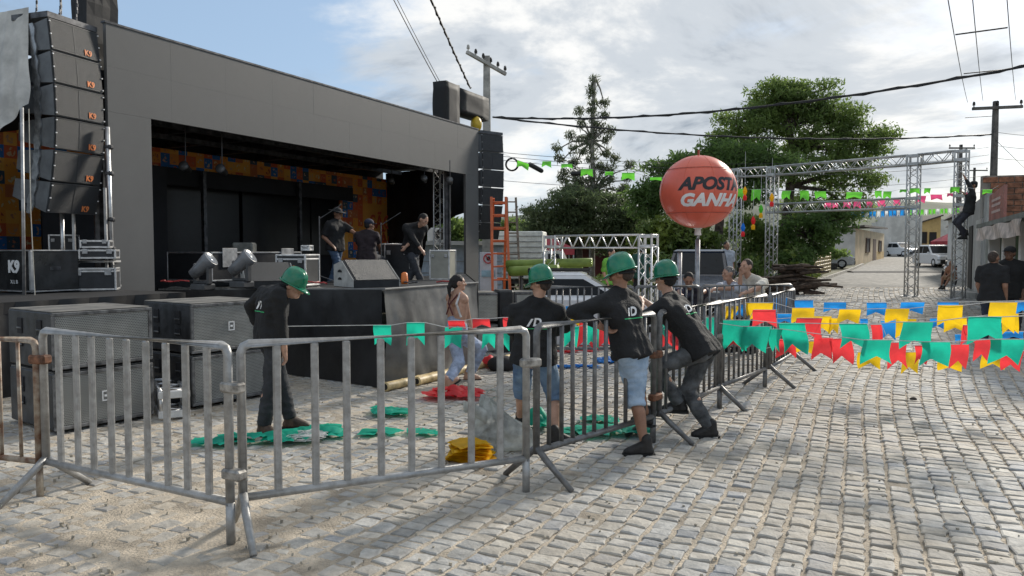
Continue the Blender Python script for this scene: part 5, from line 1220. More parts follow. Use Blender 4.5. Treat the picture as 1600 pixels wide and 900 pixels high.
# hedge of shrubs along the park edge and behind the low truss
for i, (px, Y, h, w) in enumerate(((845, 30, .7, 1.1), (905, 31, .6, 1.4), (965, 29, .8, 1.2), (1030, 26, .9, 1.1), (1150, 30, .7, .9), (1185, 30, .9, 1.0), (1255, 29, .7, .8))):
    g0 = V((X(px, Y), Y, gz2(X(px, Y), Y))); t = thing('shrub', g0, ['low shrub near the white lorry', 'low shrub behind the green poles', 'low shrub behind the tallest green helmet', 'shrub between the low truss and the balloon pole', 'shrub behind the man on the phone', 'shrub at the foot of the left gate towers', 'spiky shrub beside the wood pile'][i], 'shrub', 'shrubs of the little park')
    b = MB(); cs = [g0+V((rng.normal()*w*.4, rng.normal()*w*.3, abs(rng.normal())*h*.5+.1)) for _ in range(26)]; leaves(b, cs, 22, .28, .09, .1, 2.4); b.build('foliage', LM if i % 2 else LY, t, world=True, recalc=False)
    b = MB()
    for c in cs[:8]: b.tube([g0, c], [.02, .008], 5)
    b.build('stems', mat('tree bark', (.085, .065, .05)), t, world=True)

# ------------------------------------------------------------------ houses
M_WALLW = mat('whitewashed wall', (.62, .60, .56), .9, var=.10, vs=.8, bump=.15, bs=14); M_WALLY = mat('ochre wall', (.58, .40, .17), .9, var=.10, vs=.8); M_WALLC = mat('cream wall', (.62, .50, .33), .9, var=.1, vs=.8)
M_ROOF = mat('dark old tiles', (.085, .07, .06), .9, var=.3, vs=4, bump=.6, bs=10); M_DARK = mat('dark opening', (.02, .018, .016), .8); M_DOOR = mat('brown door', (.10, .05, .03), .6); M_GLS = mat('window glass', (.014, .017, .02), .3, var=.1, spec=.15)
def wall(b, p, q, z0, z1, th=.15):   # vertical wall from p to q (xy), thickness behind
    p, q = V((p[0], p[1], 0)), V((q[0], q[1], 0)); d = (q-p).normalized(); n = V((d.y, -d.x, 0))*-th
    b.hexa([V((p.x, p.y, z0)), V((q.x, q.y, z0)), V((q.x+n.x, q.y+n.y, z0)), V((p.x+n.x, p.y+n.y, z0))]+[V((a.x, a.y, z1)) for a in (p, q, q+n, p+n)])
def on_wall(t, p, q, f0, f1, z0, z1, m, name, off=.03, fr=None):
    p, q = V((p[0], p[1], 0)), V((q[0], q[1], 0)); d = q-p; n = V((d.y, -d.x, 0)).normalized(); a, c = p+d*f0+n*off, p+d*f1+n*off; b = MB()
    b.hexa([V((a.x, a.y, z0)), V((c.x, c.y, z0)), V((c.x-n.x*off*1.5, c.y-n.y*off*1.5, z0)), V((a.x-n.x*off*1.5, a.y-n.y*off*1.5, z0))]+[V((a.x, a.y, z1)), V((c.x, c.y, z1)), V((c.x-n.x*off*1.5, c.y-n.y*off*1.5, z1)), V((a.x-n.x*off*1.5, a.y-n.y*off*1.5, z1))])
    o = b.build(name, m, t, world=True)
    if fr is not None:
        b = MB(); w = .07; u_ = d.normalized()
        for (s0, s1, y0, y1) in ((0, 0, z0, z1), (1, 1, z0, z1)):
            c_ = (a if s0 == 0 else c)+n*.015; b.box(V((c_.x, c_.y, (y0+y1)/2)), (w, w, y1-y0+.08))
        for zz in (z0, z1): m_ = (a+c)/2+n*.015; b.box(V((m_.x, m_.y, zz)), ((c-a).length, w, w), Matrix.Rotation(math.atan2(d.y, d.x), 3, 'Z'))
        b.build('frame', fr, o, world=True)
    return o
# house on the left of the street
A, B, C_ = V((X(1288, 58), 58, 0)), V((X(1336, 58), 58, 0)), V((X(1381, 76), 76, 0)); z0 = gz(58)
h1 = thing('house', V((B.x, 58, z0)), 'low house with whitewashed gable and cream front left of the street', 'house')
b = MB(); wall(b, A, B, z0-.2, z0+2.15); b.prism([V((A.x, 58, z0+2.15)), V((B.x, 58, z0+2.15)), V((B.x, 58, z0+2.85)), V((A.x+.3, 58, z0+2.5))], (0, .15, 0)); b.build('gable_wall', M_WALLW, h1, world=True)
b = MB(); wall(b, B, C_, z0-.2, z0+2.75); b.build('front_wall', M_WALLC, h1, world=True)
b = MB(); b.hexa([V((A.x-.3, 57.6, z0+2.45)), V((B.x+.5, 57.6, z0+2.85)), V((C_.x+.6, 76.5, z0+3.2)), V((C_.x-4, 76.5, z0+3.4))]+[V((A.x-.3, 57.6, z0+2.6)), V((B.x+.5, 57.6, z0+3.0)), V((C_.x+.6, 76.5, z0+3.35)), V((C_.x-4, 76.5, z0+3.55))]); b.build('roof', M_ROOF, h1, world=True)
on_wall(h1, B, C_, .30, .42, z0+.95, z0+2.1, M_DARK, 'window', fr=M_DOOR); on_wall(h1, B, C_, .55, .66, z0+.1, z0+2.1, M_DOOR, 'door')
on_wall(h1, B, C_, .76, .86, z0+1.0, z0+2.0, M_DARK, 'window', fr=M_DOOR); on_wall(h1, B, C_, .70, 1.0, z0+.0, z0+1.0, M_WALLY, 'dado', .02)
Yh = 78; q0 = V((X(1366, Yh), Yh, 0)); q1 = V((X(1383, Yh), Yh, 0)); h1b = thing('house', V((q0.x, Yh, gz(Yh))), 'narrow whitewashed wall between the low house and the ochre house', 'house')
b = MB(); wall(b, V((X(1360, 84), 84, 0)), V((X(1392, 84), 84, 0)), gz(84)-.3, gz(84)+3.2); b.build('wall', M_WALLW, h1b, world=True)
on_wall(h1b, V((X(1360, 84), 84, 0)), V((X(1392, 84), 84, 0)), .3, .55, gz(84), gz(84)+2.0, M_DARK, 'door')
b = MB(); b.bbox(V((X(1403, 90), 90, gz(90)+5.1)), (3.2, 1.6, 1.1), .1); b.build('water_tank', mat('blue tank', (.12, .25, .42), .5), h1b, world=True)
b = MB(); b.box(V((X(1403, 90), 90, gz(90)+2.25)), (4.2, 2.5, 4.6)); b.build('tank_tower', M_WALLW, h1b, world=True)
Yh = 96; zb = gz(Yh); h2 = thing('house', V((X(1430, Yh), Yh, zb)), 'ochre house with sloping roofline at the end of the street', 'house')
xa, xb, xc, xd = X(1384, Yh), X(1413, Yh), X(1464, Yh), X(1476, Yh)
b = MB(); b.hexa([V((xa, Yh-.5, zb-.3)), V((xb, Yh-.5, zb-.3)), V((xb, Yh+4, zb-.3)), V((xa, Yh+4, zb-.3))]+[V((xa, Yh-.5, zb+4.0)), V((xb, Yh-.5, zb+4.0)), V((xb, Yh+4, zb+4.0)), V((xa, Yh+4, zb+4.0))]); b.build('side_block', M_WALLW, h2, world=True)
b = MB(); b.prism([V((xb-.01, Yh-.7, zb-.3)), V((xc, Yh-.7, zb-.3)), V((xc, Yh-.7, zb+4.6)), V((xb-.01, Yh-.7, zb+3.3))], (0, 5, 0)); b.build('wall', M_WALLY, h2, world=True)
b = MB(); b.box(V(((xc+xd)/2+.01, Yh+1.5, zb+2.0)), (xd-xc, 4.2, 4.6)); b.build('side_block', M_WALLW, h2, world=True)
b = MB(); b.prism([V((xb-.9, Yh-1.1, zb+3.1)), V((xc+.1, Yh-1.1, zb+4.68)), V((xc+.1, Yh-1.1, zb+4.85)), V((xb-.9, Yh-1.1, zb+3.27))], (0, 6, 0)); b.build('roof', M_ROOF, h2, world=True)
fa_, fb_ = V((xb, Yh-.7, 0)), V((xc, Yh-.7, 0))
on_wall(h2, fa_, fb_, .42, .58, zb+1.3, zb+2.7, M_DARK, 'window', fr=M_DOOR); on_wall(h2, fa_, fb_, .66, .88, zb, zb+2.7, M_DARK, 'door'); on_wall(h2, fa_, fb_, .1, .32, zb+1.2, zb+2.6, mat('grey shutter', (.25, .22, .18), .8), 'window', fr=M_DOOR)
# houses on the right
W0, W1 = V((8.85, 12.5, 0)), V((12.25, 19.6, 0)); D_ = (W1-W0).normalized(); NR = V((-D_.y, D_.x, 0)); z0 = gz(16)
def WR(f): return W0+(W1-W0)*f
h3 = thing('house', V((W1.x, W1.y, gz(19))), 'pale house with posters and porch at the right edge', 'house')
b = MB(); wall(b, WR(1)-NR*.9, WR(0)-NR*.9, 0, 2.35, .2); b.build('wall', mat('bluish white wall', (.55, .57, .60), .85, var=.1, vs=1), h3, world=True)
b = MB(); wall(b, WR(1), WR(1)-NR*3, 0, 2.5, .2); b.build('end_wall', mat('pale green wall', (.30, .42, .28), .85, var=.15, vs=1), h3, world=True)
for f in (.06, .36, .66, .96):
    b = MB(); c = WR(f); b.bbox(V((c.x, c.y, 1.15)), (.24, .24, 2.3), .015, Matrix.Rotation(math.atan2(D_.y, D_.x), 3, 'Z')); b.build('porch_column', M_WALLW, h3, world=True)
b = MB(); a, c = WR(-.05)+NR*.35, WR(1.03)+NR*.35; e_, f_ = WR(1.03)-NR*3.2, WR(-.05)-NR*3.2
b.hexa([a+V((0, 0, 2.30)), c+V((0, 0, 2.30)), e_+V((0, 0, 2.75)), f_+V((0, 0, 2.75)), a+V((0, 0, 2.40)), c+V((0, 0, 2.40)), e_+V((0, 0, 2.85)), f_+V((0, 0, 2.85))]); b.build('porch_roof', mat('weathered concrete slab', (.20, .21, .18), .9, c2=(.12, .12, .10), vs=2), h3, world=True)
b = MB(); a, c = WR(.1)+NR*.38, WR(.98)+NR*.38
def ban(u, v): p = a.lerp(c, u); return V((p.x, p.y, 2.28-.30*v+.015*math.sin(u*20)))+NR*(.03*math.sin(u*17+v*3))
b.grid(ban, 40, 5); b.build('porch_banner', mat('faded plastic banner', (.55, .46, .40), .6, var=.25, vs=3), h3, world=True, smooth=True)
M_YEL = mat('yellow poster', (.62, .48, .06), .6, var=.15, vs=9, c2=(.35, .26, .05))
wa, wb = WR(1)-NR*.9, WR(0)-NR*.9
for f0, f1, z_0, z_1 in ((.14, .22, .98, 1.75), (.34, .42, 1.0, 1.6), (.62, .73, 1.05, 1.85)): on_wall(h3, wb, wa, 1-f1, 1-f0, z_0, z_1, M_YEL, 'poster', -.03)
def rwall(par, f0, f1, z_0, z_1, m, nm, off=.02, back=-.9):
    b = MB(); p, q = WR(f0)+NR*(back+off), WR(f1)+NR*(back+off); n = NR*-.04
    b.hexa([V((p.x, p.y, z_0)), V((q.x, q.y, z_0)), V((q.x+n.x, q.y+n.y, z_0)), V((p.x+n.x, p.y+n.y, z_0)), V((p.x, p.y, z_1)), V((q.x, q.y, z_1)), V((q.x+n.x, q.y+n.y, z_1)), V((p.x+n.x, p.y+n.y, z_1))]); return b.build(nm, m, par, world=True)
for f0, f1, z_0, z_1 in ((.78, .86, 1.0, 1.7), (.50, .60, 1.0, 1.75), (.20, .33, 1.05, 1.9)): rwall(h3, f0, f1, z_0, z_1, M_YEL, 'poster', .03)
rwall(h3, .66, .72, .9, 1.8, M_DARK, 'window'); rwall(h3, .38, .46, .1, 2.0, M_DARK, 'door'); rwall(h3, .9, .97, .2, 2.0, M_DARK, 'door')
# sign board and brick upper storey
sg = thing('sign_board', V((WR(.97).x, WR(.97).y, 2.4)), 'faded red sign board above the porch', 'sign')
b = MB(); p = P(1545, 340, 18.8); q = P(1568, 330, 16.6); b.hexa([V((p.x, p.y, 2.42)), V((q.x, q.y, 2.42)), V((q.x+.1, q.y+.05, 2.42)), V((p.x+.1, p.y+.05, 2.42)), V((p.x, p.y, 3.05)), V((q.x, q.y, 3.15)), V((q.x+.1, q.y+.05, 3.15)), V((p.x+.1, p.y+.05, 3.05))]); b.build('board', mat('faded red board', (.34, .13, .10), .6, var=.2, vs=3), sg, world=True)
b = MB()
for k in (.25, .5, .7): c0, c1 = p.lerp(q, .2), p.lerp(q, .8); b.hexa([V((c0.x-.012, c0.y-.01, 2.45+k*.6)), V((c1.x-.012, c1.y-.01, 2.45+k*.6)), V((c1.x, c1.y, 2.45+k*.6)), V((c0.x, c0.y, 2.45+k*.6)), V((c0.x-.012, c0.y-.01, 2.51+k*.6)), V((c1.x-.012, c1.y-.01, 2.51+k*.6)), V((c1.x, c1.y, 2.51+k*.6)), V((c0.x, c0.y, 2.51+k*.6))])
b.build('faded_print', mat('faded pale print', (.5, .36, .32), .6), sg, world=True)
br_ = thing('house', V((X(1570, 21), 21, 0)), 'unplastered brick upper storey behind the porch', 'house')
p, q = V((X(1532, 22.5), 22.5, 0)), V((X(1532, 22.5)+5.5, 20.6, 0)); M_BRK = mat('clay brick', (.30, .13, .075), .9, var=.25, vs=6, bump=.3, bs=30); M_MRT = mat('mortar', (.26, .23, .20), .95, var=.15)
b = MB(); wall(b, p, q, 0, 3.9, .25); core = b.build('wall', M_MRT, br_, world=True)
d = (q-p).normalized(); n = V((d.y, -d.x, 0)); rows = 9; bw = .40; bh = .17; proto = None
for j in range(rows):
    for i in range(14):
        s = (i+.5*(j % 2))*bw+bw/2
        if s > 5.3: continue
        b = MB(); c = p+d*s+n*.012+V((0, 0, 2.42+j*(bh+.0))); b.bbox(c, (bw-.025, .05, bh-.022), .006, Matrix.Rotation(math.atan2(d.y, d.x), 3, 'Z')); b.build('brick', M_BRK, br_, world=True)
b = MB(); c = p+d*2.7+n*.03; b.box(V((c.x, c.y, 3.2)), (.22, .1, 1.5), Matrix.Rotation(math.atan2(d.y, d.x), 3, 'Z')); b.build('concrete_post', M_MRT, br_, world=True)
h4 = thing('house', V((X(1525, 23), 23, gz(23))), 'narrow grey house front beside the right gate tower', 'house')
p, q = V((X(1512, 27), 27, 0)), V((X(1540, 20.5), 20.5, 0)); b = MB(); wall(b, p, q, 0, 3.25, .3); b.build('wall', mat('grey plaster wall', (.36, .36, .34), .9, var=.15, vs=1), h4, world=True)
on_wall(h4, p, q, .12, .34, gz(23)+.15, gz(23)+2.2, M_DARK, 'door', .03); on_wall(h4, p, q, .55, .85, gz(23)+.15, gz(23)+2.3, mat('pale metal door', (.45, .45, .44), .5), 'door', .03)
b = MB(); 
b.bbox(V((p.lerp(q, .7).x-.25, p.lerp(q, .7).y, gz(22)+.10)), (.4, 1.2, .2), .02)
b.build('step', mat('concrete step', (.38, .37, .34), .9), h4, world=True)
# distant row on the right of the street
for i, (px, Y, h, m, lab) in enumerate(((1512, 34, 3.0, M_WALLW, 'white house beyond the right gate tower'), (1506, 46, 2.9, M_WALLC, 'cream house further along the right of the street'), (1502, 62, 3.0, M_WALLW, 'far white house on the right of the street'))):
    t = thing('house', V((X(px, Y), Y, gz(Y))), lab, 'house'); p, q = V((X(px, Y)+4.5, Y+8, 0)), V((X(px, Y), Y, 0)); b = MB()
    b.hexa([V((X(px, Y), Y, gz(Y)-.2)), V((X(px, Y)+6, Y, gz(Y)-.2)), V((X(px, Y)+10, Y+9, gz(Y)-.2)), V((X(px, Y)+4.2, Y+9, gz(Y)-.2))]+[V((X(px, Y), Y, gz(Y)+h)), V((X(px, Y)+6, Y, gz(Y)+h)), V((X(px, Y)+10, Y+9, gz(Y)+h)), V((X(px, Y)+4.2, Y+9, gz(Y)+h))]); b.build('wall', m, t, world=True)
    b = MB(); b.hexa([V((X(px, Y)-.3, Y-.3, gz(Y)+h)), V((X(px, Y)+6.3, Y-.3, gz(Y)+h)), V((X(px, Y)+10, Y+9, gz(Y)+h)), V((X(px, Y)+3.9, Y+9, gz(Y)+h))]+[V((X(px, Y)-.3, Y-.3, gz(Y)+h+.12)), V((X(px, Y)+6.3, Y-.3, gz(Y)+h+.12)), V((X(px, Y)+8, Y+9, gz(Y)+h+.9)), V((X(px, Y)+5, Y+9, gz(Y)+h+.9))]); b.build('roof', M_ROOF, t, world=True)
    b = MB(); b.box(V((X(px, Y)+1.2, Y-.02, gz(Y)+1.05)), (.9, .08, 2.1)); b.build('door', M_DOOR, t, world=True)
def tent(label, px, pyt, pyb, Y, w, m, legs=True):
    c = P(px, pyt, Y); zb = P(px, pyb, Y).z; t = thing('canopy_tent', V((c.x, Y, gz2(c.x, Y))), label, 'tent'); b = MB(); h = w/2
    b.add([V((c.x+sx*h, Y+sy*h, zb)) for sx, sy in ((-1, -1), (1, -1), (1, 1), (-1, 1))]+[c], [(0, 1, 4), (1, 2, 4), (2, 3, 4), (3, 0, 4)]); b.build('canopy', m, t, world=True)
    b = MB()
    for (x0, y0), (x1, y1) in (((-1, -1), (1, -1)), ((1, -1), (1, 1)), ((1, 1), (-1, 1)), ((-1, 1), (-1, -1))):
        b.add([V((c.x+x0*h, Y+y0*h, zb)), V((c.x+x1*h, Y+y1*h, zb)), V((c.x+x1*h, Y+y1*h, zb-.28)), V((c.x+x0*h, Y+y0*h, zb-.28))], [(0, 1, 2, 3)])
    b.build('valance', m, t, world=True)
    for sx, sy in ((-1, -1), (1, -1), (1, 1), (-1, 1)): b = MB(); b.tube([V((c.x+sx*h*.97, Y+sy*h*.97, gz2(c.x, Y))), V((c.x+sx*h*.97, Y+sy*h*.97, zb))], .03, 6); b.build('leg', M_ALUD, t, world=True)
    return t
M_REDC = mat('red canopy cloth', (.42, .05, .07), .6, var=.15, vs=2, trans=.2)
tent('red canopy tent beyond the white lorry', 848, 364, 388, 34, 2.6, M_REDC); tent('red canopy tent on the right of the far street', 1491, 361, 377, 58, 2.3, M_REDC)
rb = thing('market_building', V((X(880, 42), 42, 0)), 'low dark red building behind the low truss', 'building'); b = MB(); b.box(V((X(870, 42), 44, 1.2)), (7.5, 4, 2.4)); b.build('wall', mat('dark red wall', (.13, .03, .025), .8, var=.3, vs=1), rb, world=True)
b = MB(); b.box(V((X(870, 42), 43.5, 2.55)), (8.4, 6, .22)); b.build('roof', mat('red sheet roof', (.22, .035, .03), .7, var=.2), rb, world=True)
for k in range(4): b = MB(); b.box(V((X(830+k*24, 42), 41.96, .95)), (.5, .1, 1.6)); b.build('stall_front', [M_WALLW, M_YEL, M_WALLY, M_DARK][k], rb, world=True)
text_on('no', .5, V((X(896, 40.4), 40.4, 2.55)), (1, 0, 0), (0, 0, 1), M_WHT, rb, ext=.01)
ac = thing('service_building', V((X(690, 28), 28, 0)), 'pale low building seen through the open right side of the stage', 'building')
b = MB(); b.box(V((X(690, 28), 29.5, .9)), (4.4, 3, 2.1)); b.build('wall', mat('pale blue wall', (.48, .54, .62), .8, var=.08), ac, world=True)
b = MB(); b.box(V((X(690, 28), 29.3, 2.0)), (4.8, 3.6, .14)); b.build('roof', M_WALLW, ac, world=True)
b = MB(); c = V((X(682, 28), 28.6, 2.32)); b.bbox(c, (.75, .4, .5), .03); u_ = b.build('air_conditioner', M_WALLW, ac, world=True); b = MB(); b.lathe([(.001, -.01), (.2, -.01), (.2, .01), (.001, .01)], 18, c+V((.12, -.205, 0)), Matrix.Rotation(R(90), 3, 'X')); b.build('fan_grille', M_DARK, u_, world=True)
for k in range(3): b = MB(); b.box(V((X(690, 28), 27.985, .5+k*.42)), (4.4, .02, .03)); b.build('cladding_joint', M_ALUD, ac, world=True)

# ------------------------------------------------------------------ poles and wires
def pole(label, px, pyt, Y, r, arm, tilt, conc, ins=3, rz=0):
    x = X(px, Y); zt_ = P(px, pyt, Y).z; z_ = gz2(x, Y); t = thing('utility_pole', V((x, Y, z_)), label, 'utility pole', 'street utility poles')
    mp_ = mat('concrete pole', (.42, .40, .36), .85, var=.15, vs=4, bump=.3, bs=20) if conc else mat('weathered dark pole', (.13, .12, .11), .8, var=.2, vs=4)
    b = MB(); b.hexa([V((x+a*r*1.3, Y+c*r*1.1, z_)) for a, c in ((-1, -1), (1, -1), (1, 1), (-1, 1))]+[V((x+a*r*.8, Y+c*r*.8, zt_)) for a, c in ((-1, -1), (1, -1), (1, 1), (-1, 1))]); b.build('shaft', mp_, t, world=True)
    M_ = Matrix.Rotation(rz, 3, 'Z') @ Matrix.Rotation(tilt, 3, 'Y'); za = zt_-.28
    b = MB(); b.bbox(V((x, Y-r*1.2, za)), (arm, .1, .12), .01, M_); a_ = b.build('crossarm', mp_, t, world=True)
    for k in range(ins):
        f = -.47+.94*k/(ins-1); c = V((x, Y-r*1.2, za))+M_ @ V((f*arm, 0, .06)); b = MB(); b.lathe([(.02, 0), (.02, .06), (.06, .07), (.045, .11), (.06, .12), (.04, .17), (.05, .18), (.02, .22), (.001, .22)], 10, c); b.build('insulator', M_STEEL if k != 0 or not conc else M_WALLW, a_, world=True, smooth=True)
    return t
t = pole('concrete utility pole with tilted crossarm behind the stage', 761, 88, 27, .14, 1.75, R(17), True, 6, R(38))
pr_ = pole('dark utility pole with crossarm above the brick house', 1549, 158, 31, .10, 2.0, R(-2.5), False, 3)
b = MB(); q = P(1548, 300, 31); b.lathe([(.001, -.45), (.30, -.43), (.33, 0), (.30, .40), (.001, .43)], 16, q+V((0, -.42, 0))); b.build('transformer', mat('dark transformer drum', (.05, .05, .05), .5), pr_, world=True, smooth=True)
pole('distant utility pole over the gate', 1497, 226, 60, .11, 2.0, 0, False, 3); pole('farthest utility pole right of the gate', 1519, 262, 75, .10, 2.4, 0, False, 3)
M_WIRE = mat('black cable', (.015, .015, .016), .6)
def wire(label, pts, r, sag=0, tw=0, n=40):
    b = MB(); P_ = [P(*q) for q in pts]; out = []
    for i in range(len(P_)-1):
        for k in range(n+(i == len(P_)-2)):
            f = k/n; q = P_[i].lerp(P_[i+1], f)-V((0, 0, 4*sag*f*(1-f))); out.append(q)
    b.tube(out, r, 5)
    if tw:
        b.tube([q+V((math.cos(i*1.9)*r*1.3, 0, math.sin(i*1.9)*r*1.3)) for i, q in enumerate(out)], r*.7, 5)
    b.build('overhead_wire', M_WIRE, None, world=True, label=label, cat='wire', group='overhead wires')
wire('thick twisted cable rising from the pole to the upper right', [(770, 183, 27), (1700, 84, 17)], .030, .50, 1)
wire('sagging twisted cable from the pole to the right utility pole', [(770, 183, 27), (1549, 210, 31)], .028, .42, 1)
wire('twin wire slanting down from the top left of the pole', [(600, -30, 20), (700, 158, 23)], .014, .05); wire('thin wire beside the twin wire above the stage', [(606, -30, 20), (705, 160, 23)], .010, .05); wire('twisted cable slanting to the hooked mast', [(655, -45, 19), (735, 138, 24)], .026, .05, 1)
for i, (a, c) in enumerate(((1512, 1478), (1536, 1518), (1587, 1572))): wire(['left', 'middle', 'right'][i]+' power line climbing from the crossarm of the right pole', [(a, 160-i*2, 31), (c, -20, 11)], .008, .12)
for i, (x0, y0, x1, y1, Y) in enumerate(((1493, 54, 1574, 43, 13.2), (1506, 115, 1576, 108, 18.5), (1508, 184, 1556, 181, 33))): wire(['upper', 'middle', 'lowest'][i]+' spacer bar across the power lines', [(x0, y0, Y), (x1, y1, Y)], .014)
for i, (y0, y1, Ya, Yb) in enumerate(((238, 252, 27, 33), (244, 264, 27, 33), (250, 276, 27, 34), (282, 296, 30, 36))): wire('thin wire crossing towards the right pole, '+['highest', 'second', 'third', 'lowest'][i]+' of four', [(782, y0, Ya), (1545, y1-22, Yb)], .009, .55)
for i, (y0, y1) in enumerate(((205, 215), (226, 236), (246, 250))): wire(['upper', 'middle', 'lower'][i]+' wire from the right pole out of frame', [(1549, y0, 31), (1720, y1-8, 24)], .009, .15)
wire('thin wire at the upper left edge', [(-40, 16, 14), (46, 40, 14)], .006); wire('second thin wire at the upper left edge', [(-40, 82, 14), (30, 102, 14)], .006)
wire('stay wire beside the right utility pole', [(1552, 215, 31), (1600, 262, 30)], .009)
# cable coil and splice boxes on the wires
b = MB(); c = P(800, 257, 27); b.tube([c+V((.21*math.cos(R(a)), .02*math.sin(R(a*3)), .21*math.sin(R(a)))) for a in range(0, 361, 15)], .035, 6); b.build('cable_coil', M_WIRE, None, world=True, smooth=True, label='black cable coil hanging right of the line array', cat='cable')
for i, (px, py, an) in enumerate(((837, 262, -28), (905, 271, 3))):
    c = P(px, py, 27); M_ = Matrix.Rotation(R(-an), 3, 'Y'); b = MB(); e_ = M_ @ V((.22, 0, 0)); b.caps(c-e_, .085, c+e_, .085); b.build('splice_box', M_WIRE, None, world=True, smooth=True, label=['black splice canister slanting on the wires near the coil', 'level black splice canister on the wires further right'][i], cat='splice box')
# ------------------------------------------------------------------ bunting
M_PL = {}
for k, c in (('green', (.015, .52, .36)), ('red', (.82, .055, .065)), ('yellow', (.88, .58, .015)), ('blue', (.02, .30, .80)), ('lime', (.16, .62, .06)), ('pink', (.80, .10, .26)), ('white', (.75, .78, .80))):
    M_PL[k] = mat(k+' plastic film', c, .5, var=.07, vs=5, trans=.55, bump=.3, bs=14)
M_STR = mat('white string', (.6, .6, .58), .7)
def flag(t, tl, tr, h, m, name='flag', notch=.34, bend=.04, lean=0.0):
    """swallow-tailed film flag hanging from tl-tr; h = drop vector length"""
    tl, tr = V(tl), V(tr); w = tr-tl; dn = V((0, 0, -1)); sh = w.normalized()*lean; nrm = w.cross(dn).normalized(); nu, nv = 6, 6; ph = random.uniform(0, 6)
    cur = random.uniform(-1, 1)*bend; vs = []
    for j in range(nv+1):
        for i in range(nu+1):
            u, v = i/nu, j/nv; bot = 1-notch*(1-abs(2*u-1)); vv = v*bot
            off = nrm*(cur*math.sin(math.pi*u)*(.3+v)+bend*1.1*v*v*math.sin(ph+3.5*u)+bend*.7*math.sin(ph*2+v*4))+w*(.05*v*math.sin(ph*3+v*2))
            vs.append(tl+w*u+(dn+sh)*h*vv+off)
    b = MB(); b.add(vs, [(j*(nu+1)+i, j*(nu+1)+i+1, (j+1)*(nu+1)+i+1, (j+1)*(nu+1)+i) for j in range(nv) for i in range(nu)]); b.build(name, m, t, world=True, smooth=True, recalc=False)
def bunting(label, a, e, flags, colour, group, hk=None, bend=.04, r=.004):
    a3, e3 = P(*a), P(*e); d = e3-a3; t = thing('bunting_string', a3, label, 'bunting', group); pts = [a3]
    for fl_ in flags:
        l, rr_, yt, yb = fl_[:4]; c = fl_[4] if len(fl_) > 4 else colour
        def dep(px):   # depth of the string where it crosses this picture column
            k = (px-800)/F; t_ = (k*a3.y-a3.x)/(d.x-k*d.y); return a3.y+d.y*t_
        yt2 = fl_[5] if len(fl_) > 5 else yt
        p, q = P(l, yt, dep(l)), P(rr_, yt2, dep(rr_)); h = (p.z-P(l, yb, dep(l)).z); pts += [p+V((0, -.004, 0)), q+V((0, -.004, 0))]
        flag(t, p, q, h, M_PL[c], bend=bend, lean=random.uniform(-.08, .08))
    pts.append(e3); b = MB(); b.tube(pts, r, 5); b.build('cord', M_STR, t, world=True); return t
GB = 'bunting strings across the square'
bunting('front string of large green flags', (1122, 500, 8.3), (1680, 490, 5.7), [(1098, 1124, 496, 532), (1129, 1172, 500, 547), (1219, 1260, 505, 553), (1312, 1356, 506, 545), (1409, 1456, 503, 545), (1515, 1567, 495, 539)], 'green', GB)
bunting('lower string of large green flags', (1124, 505, 8.2), (1690, 520, 5.6), [(1159, 1204, 510, 550), (1203, 1222, 514, 550), (1348, 1391, 531, 569), (1439, 1484, 534, 572), (1545, 1598, 530, 569)], 'green', GB)
bunting('string of red flags behind the green ones', (1124, 520, 8.6), (1700, 520, 6.2), [(1130, 1160, 518, 547), (1178, 1214, 484, 512), (1214, 1244, 530, 560), (1245, 1285, 497, 533), (1270, 1300, 528, 562), (1297, 1332, 529, 569), (1360, 1377, 507, 545), (1389, 1416, 535, 577), (1430, 1450, 540, 570), (1484, 1513, 538, 576), (1505, 1525, 508, 540), (1522, 1550, 530, 565), (1566, 1600, 548, 580)], 'red', GB)
bunting('upper string of yellow flags', (1120, 478, 9.2), (1700, 462, 7.2), [(1167, 1209, 473, 501), (1237, 1272, 481, 505), (1311, 1345, 483, 506), (1384, 1421, 482, 506), (1466, 1505, 477, 509), (1547, 1590, 472, 520)], 'yellow', GB)
bunting('second string of yellow flags', (1190, 500, 9.6), (1720, 490, 8.0), [(1272, 1300, 494, 523), (1297, 1312, 497, 522), (1400, 1432, 498, 528), (1474, 1510, 496, 520), (1565, 1592, 490, 522)], 'yellow', GB)
bunting('lowest string of yellow flags', (1194, 545, 9.5), (1720, 545, 7.4), [(1243, 1272, 533, 552), (1340, 1378, 550, 577), (1412, 1437, 550, 584), (1466, 1506, 560, 580), (1534, 1574, 552, 577)], 'yellow', GB)
bunting('top string of blue flags', (1205, 464, 10.6), (1720, 466, 9.0), [(1209, 1230, 465, 490), (1242, 1271, 469, 486), (1287, 1322, 472, 488), (1354, 1385, 473, 494), (1408, 1445, 472, 491), (1465, 1498, 472, 486), (1586, 1610, 470, 492)], 'blue', GB)
bunting('lower string of blue flags', (1190, 492, 10.0), (1720, 500, 8.4), [(1214, 1238, 490, 506), (1344, 1356, 498, 508), (1376, 1400, 501, 532), (1453, 1476, 497, 514), (1492, 1506, 522, 536), (1566, 1600, 518, 530)], 'blue', GB)
bunting('string of green and red flags between the apron and the barriers', (440, 510, 8.0), (1010, 500, 7.8), [(584, 612, 508, 540), (636, 664, 504, 540), (695, 722, 511, 545), (755, 775, 515, 546), (778, 796, 515, 548), (700, 726, 501, 514, 'red'), (738, 765, 498, 513, 'red'), (786, 800, 496, 514, 'red'), (882, 905, 510, 545), (912, 936, 508, 545), (955, 990, 502, 540, 'red')], 'green', GB)
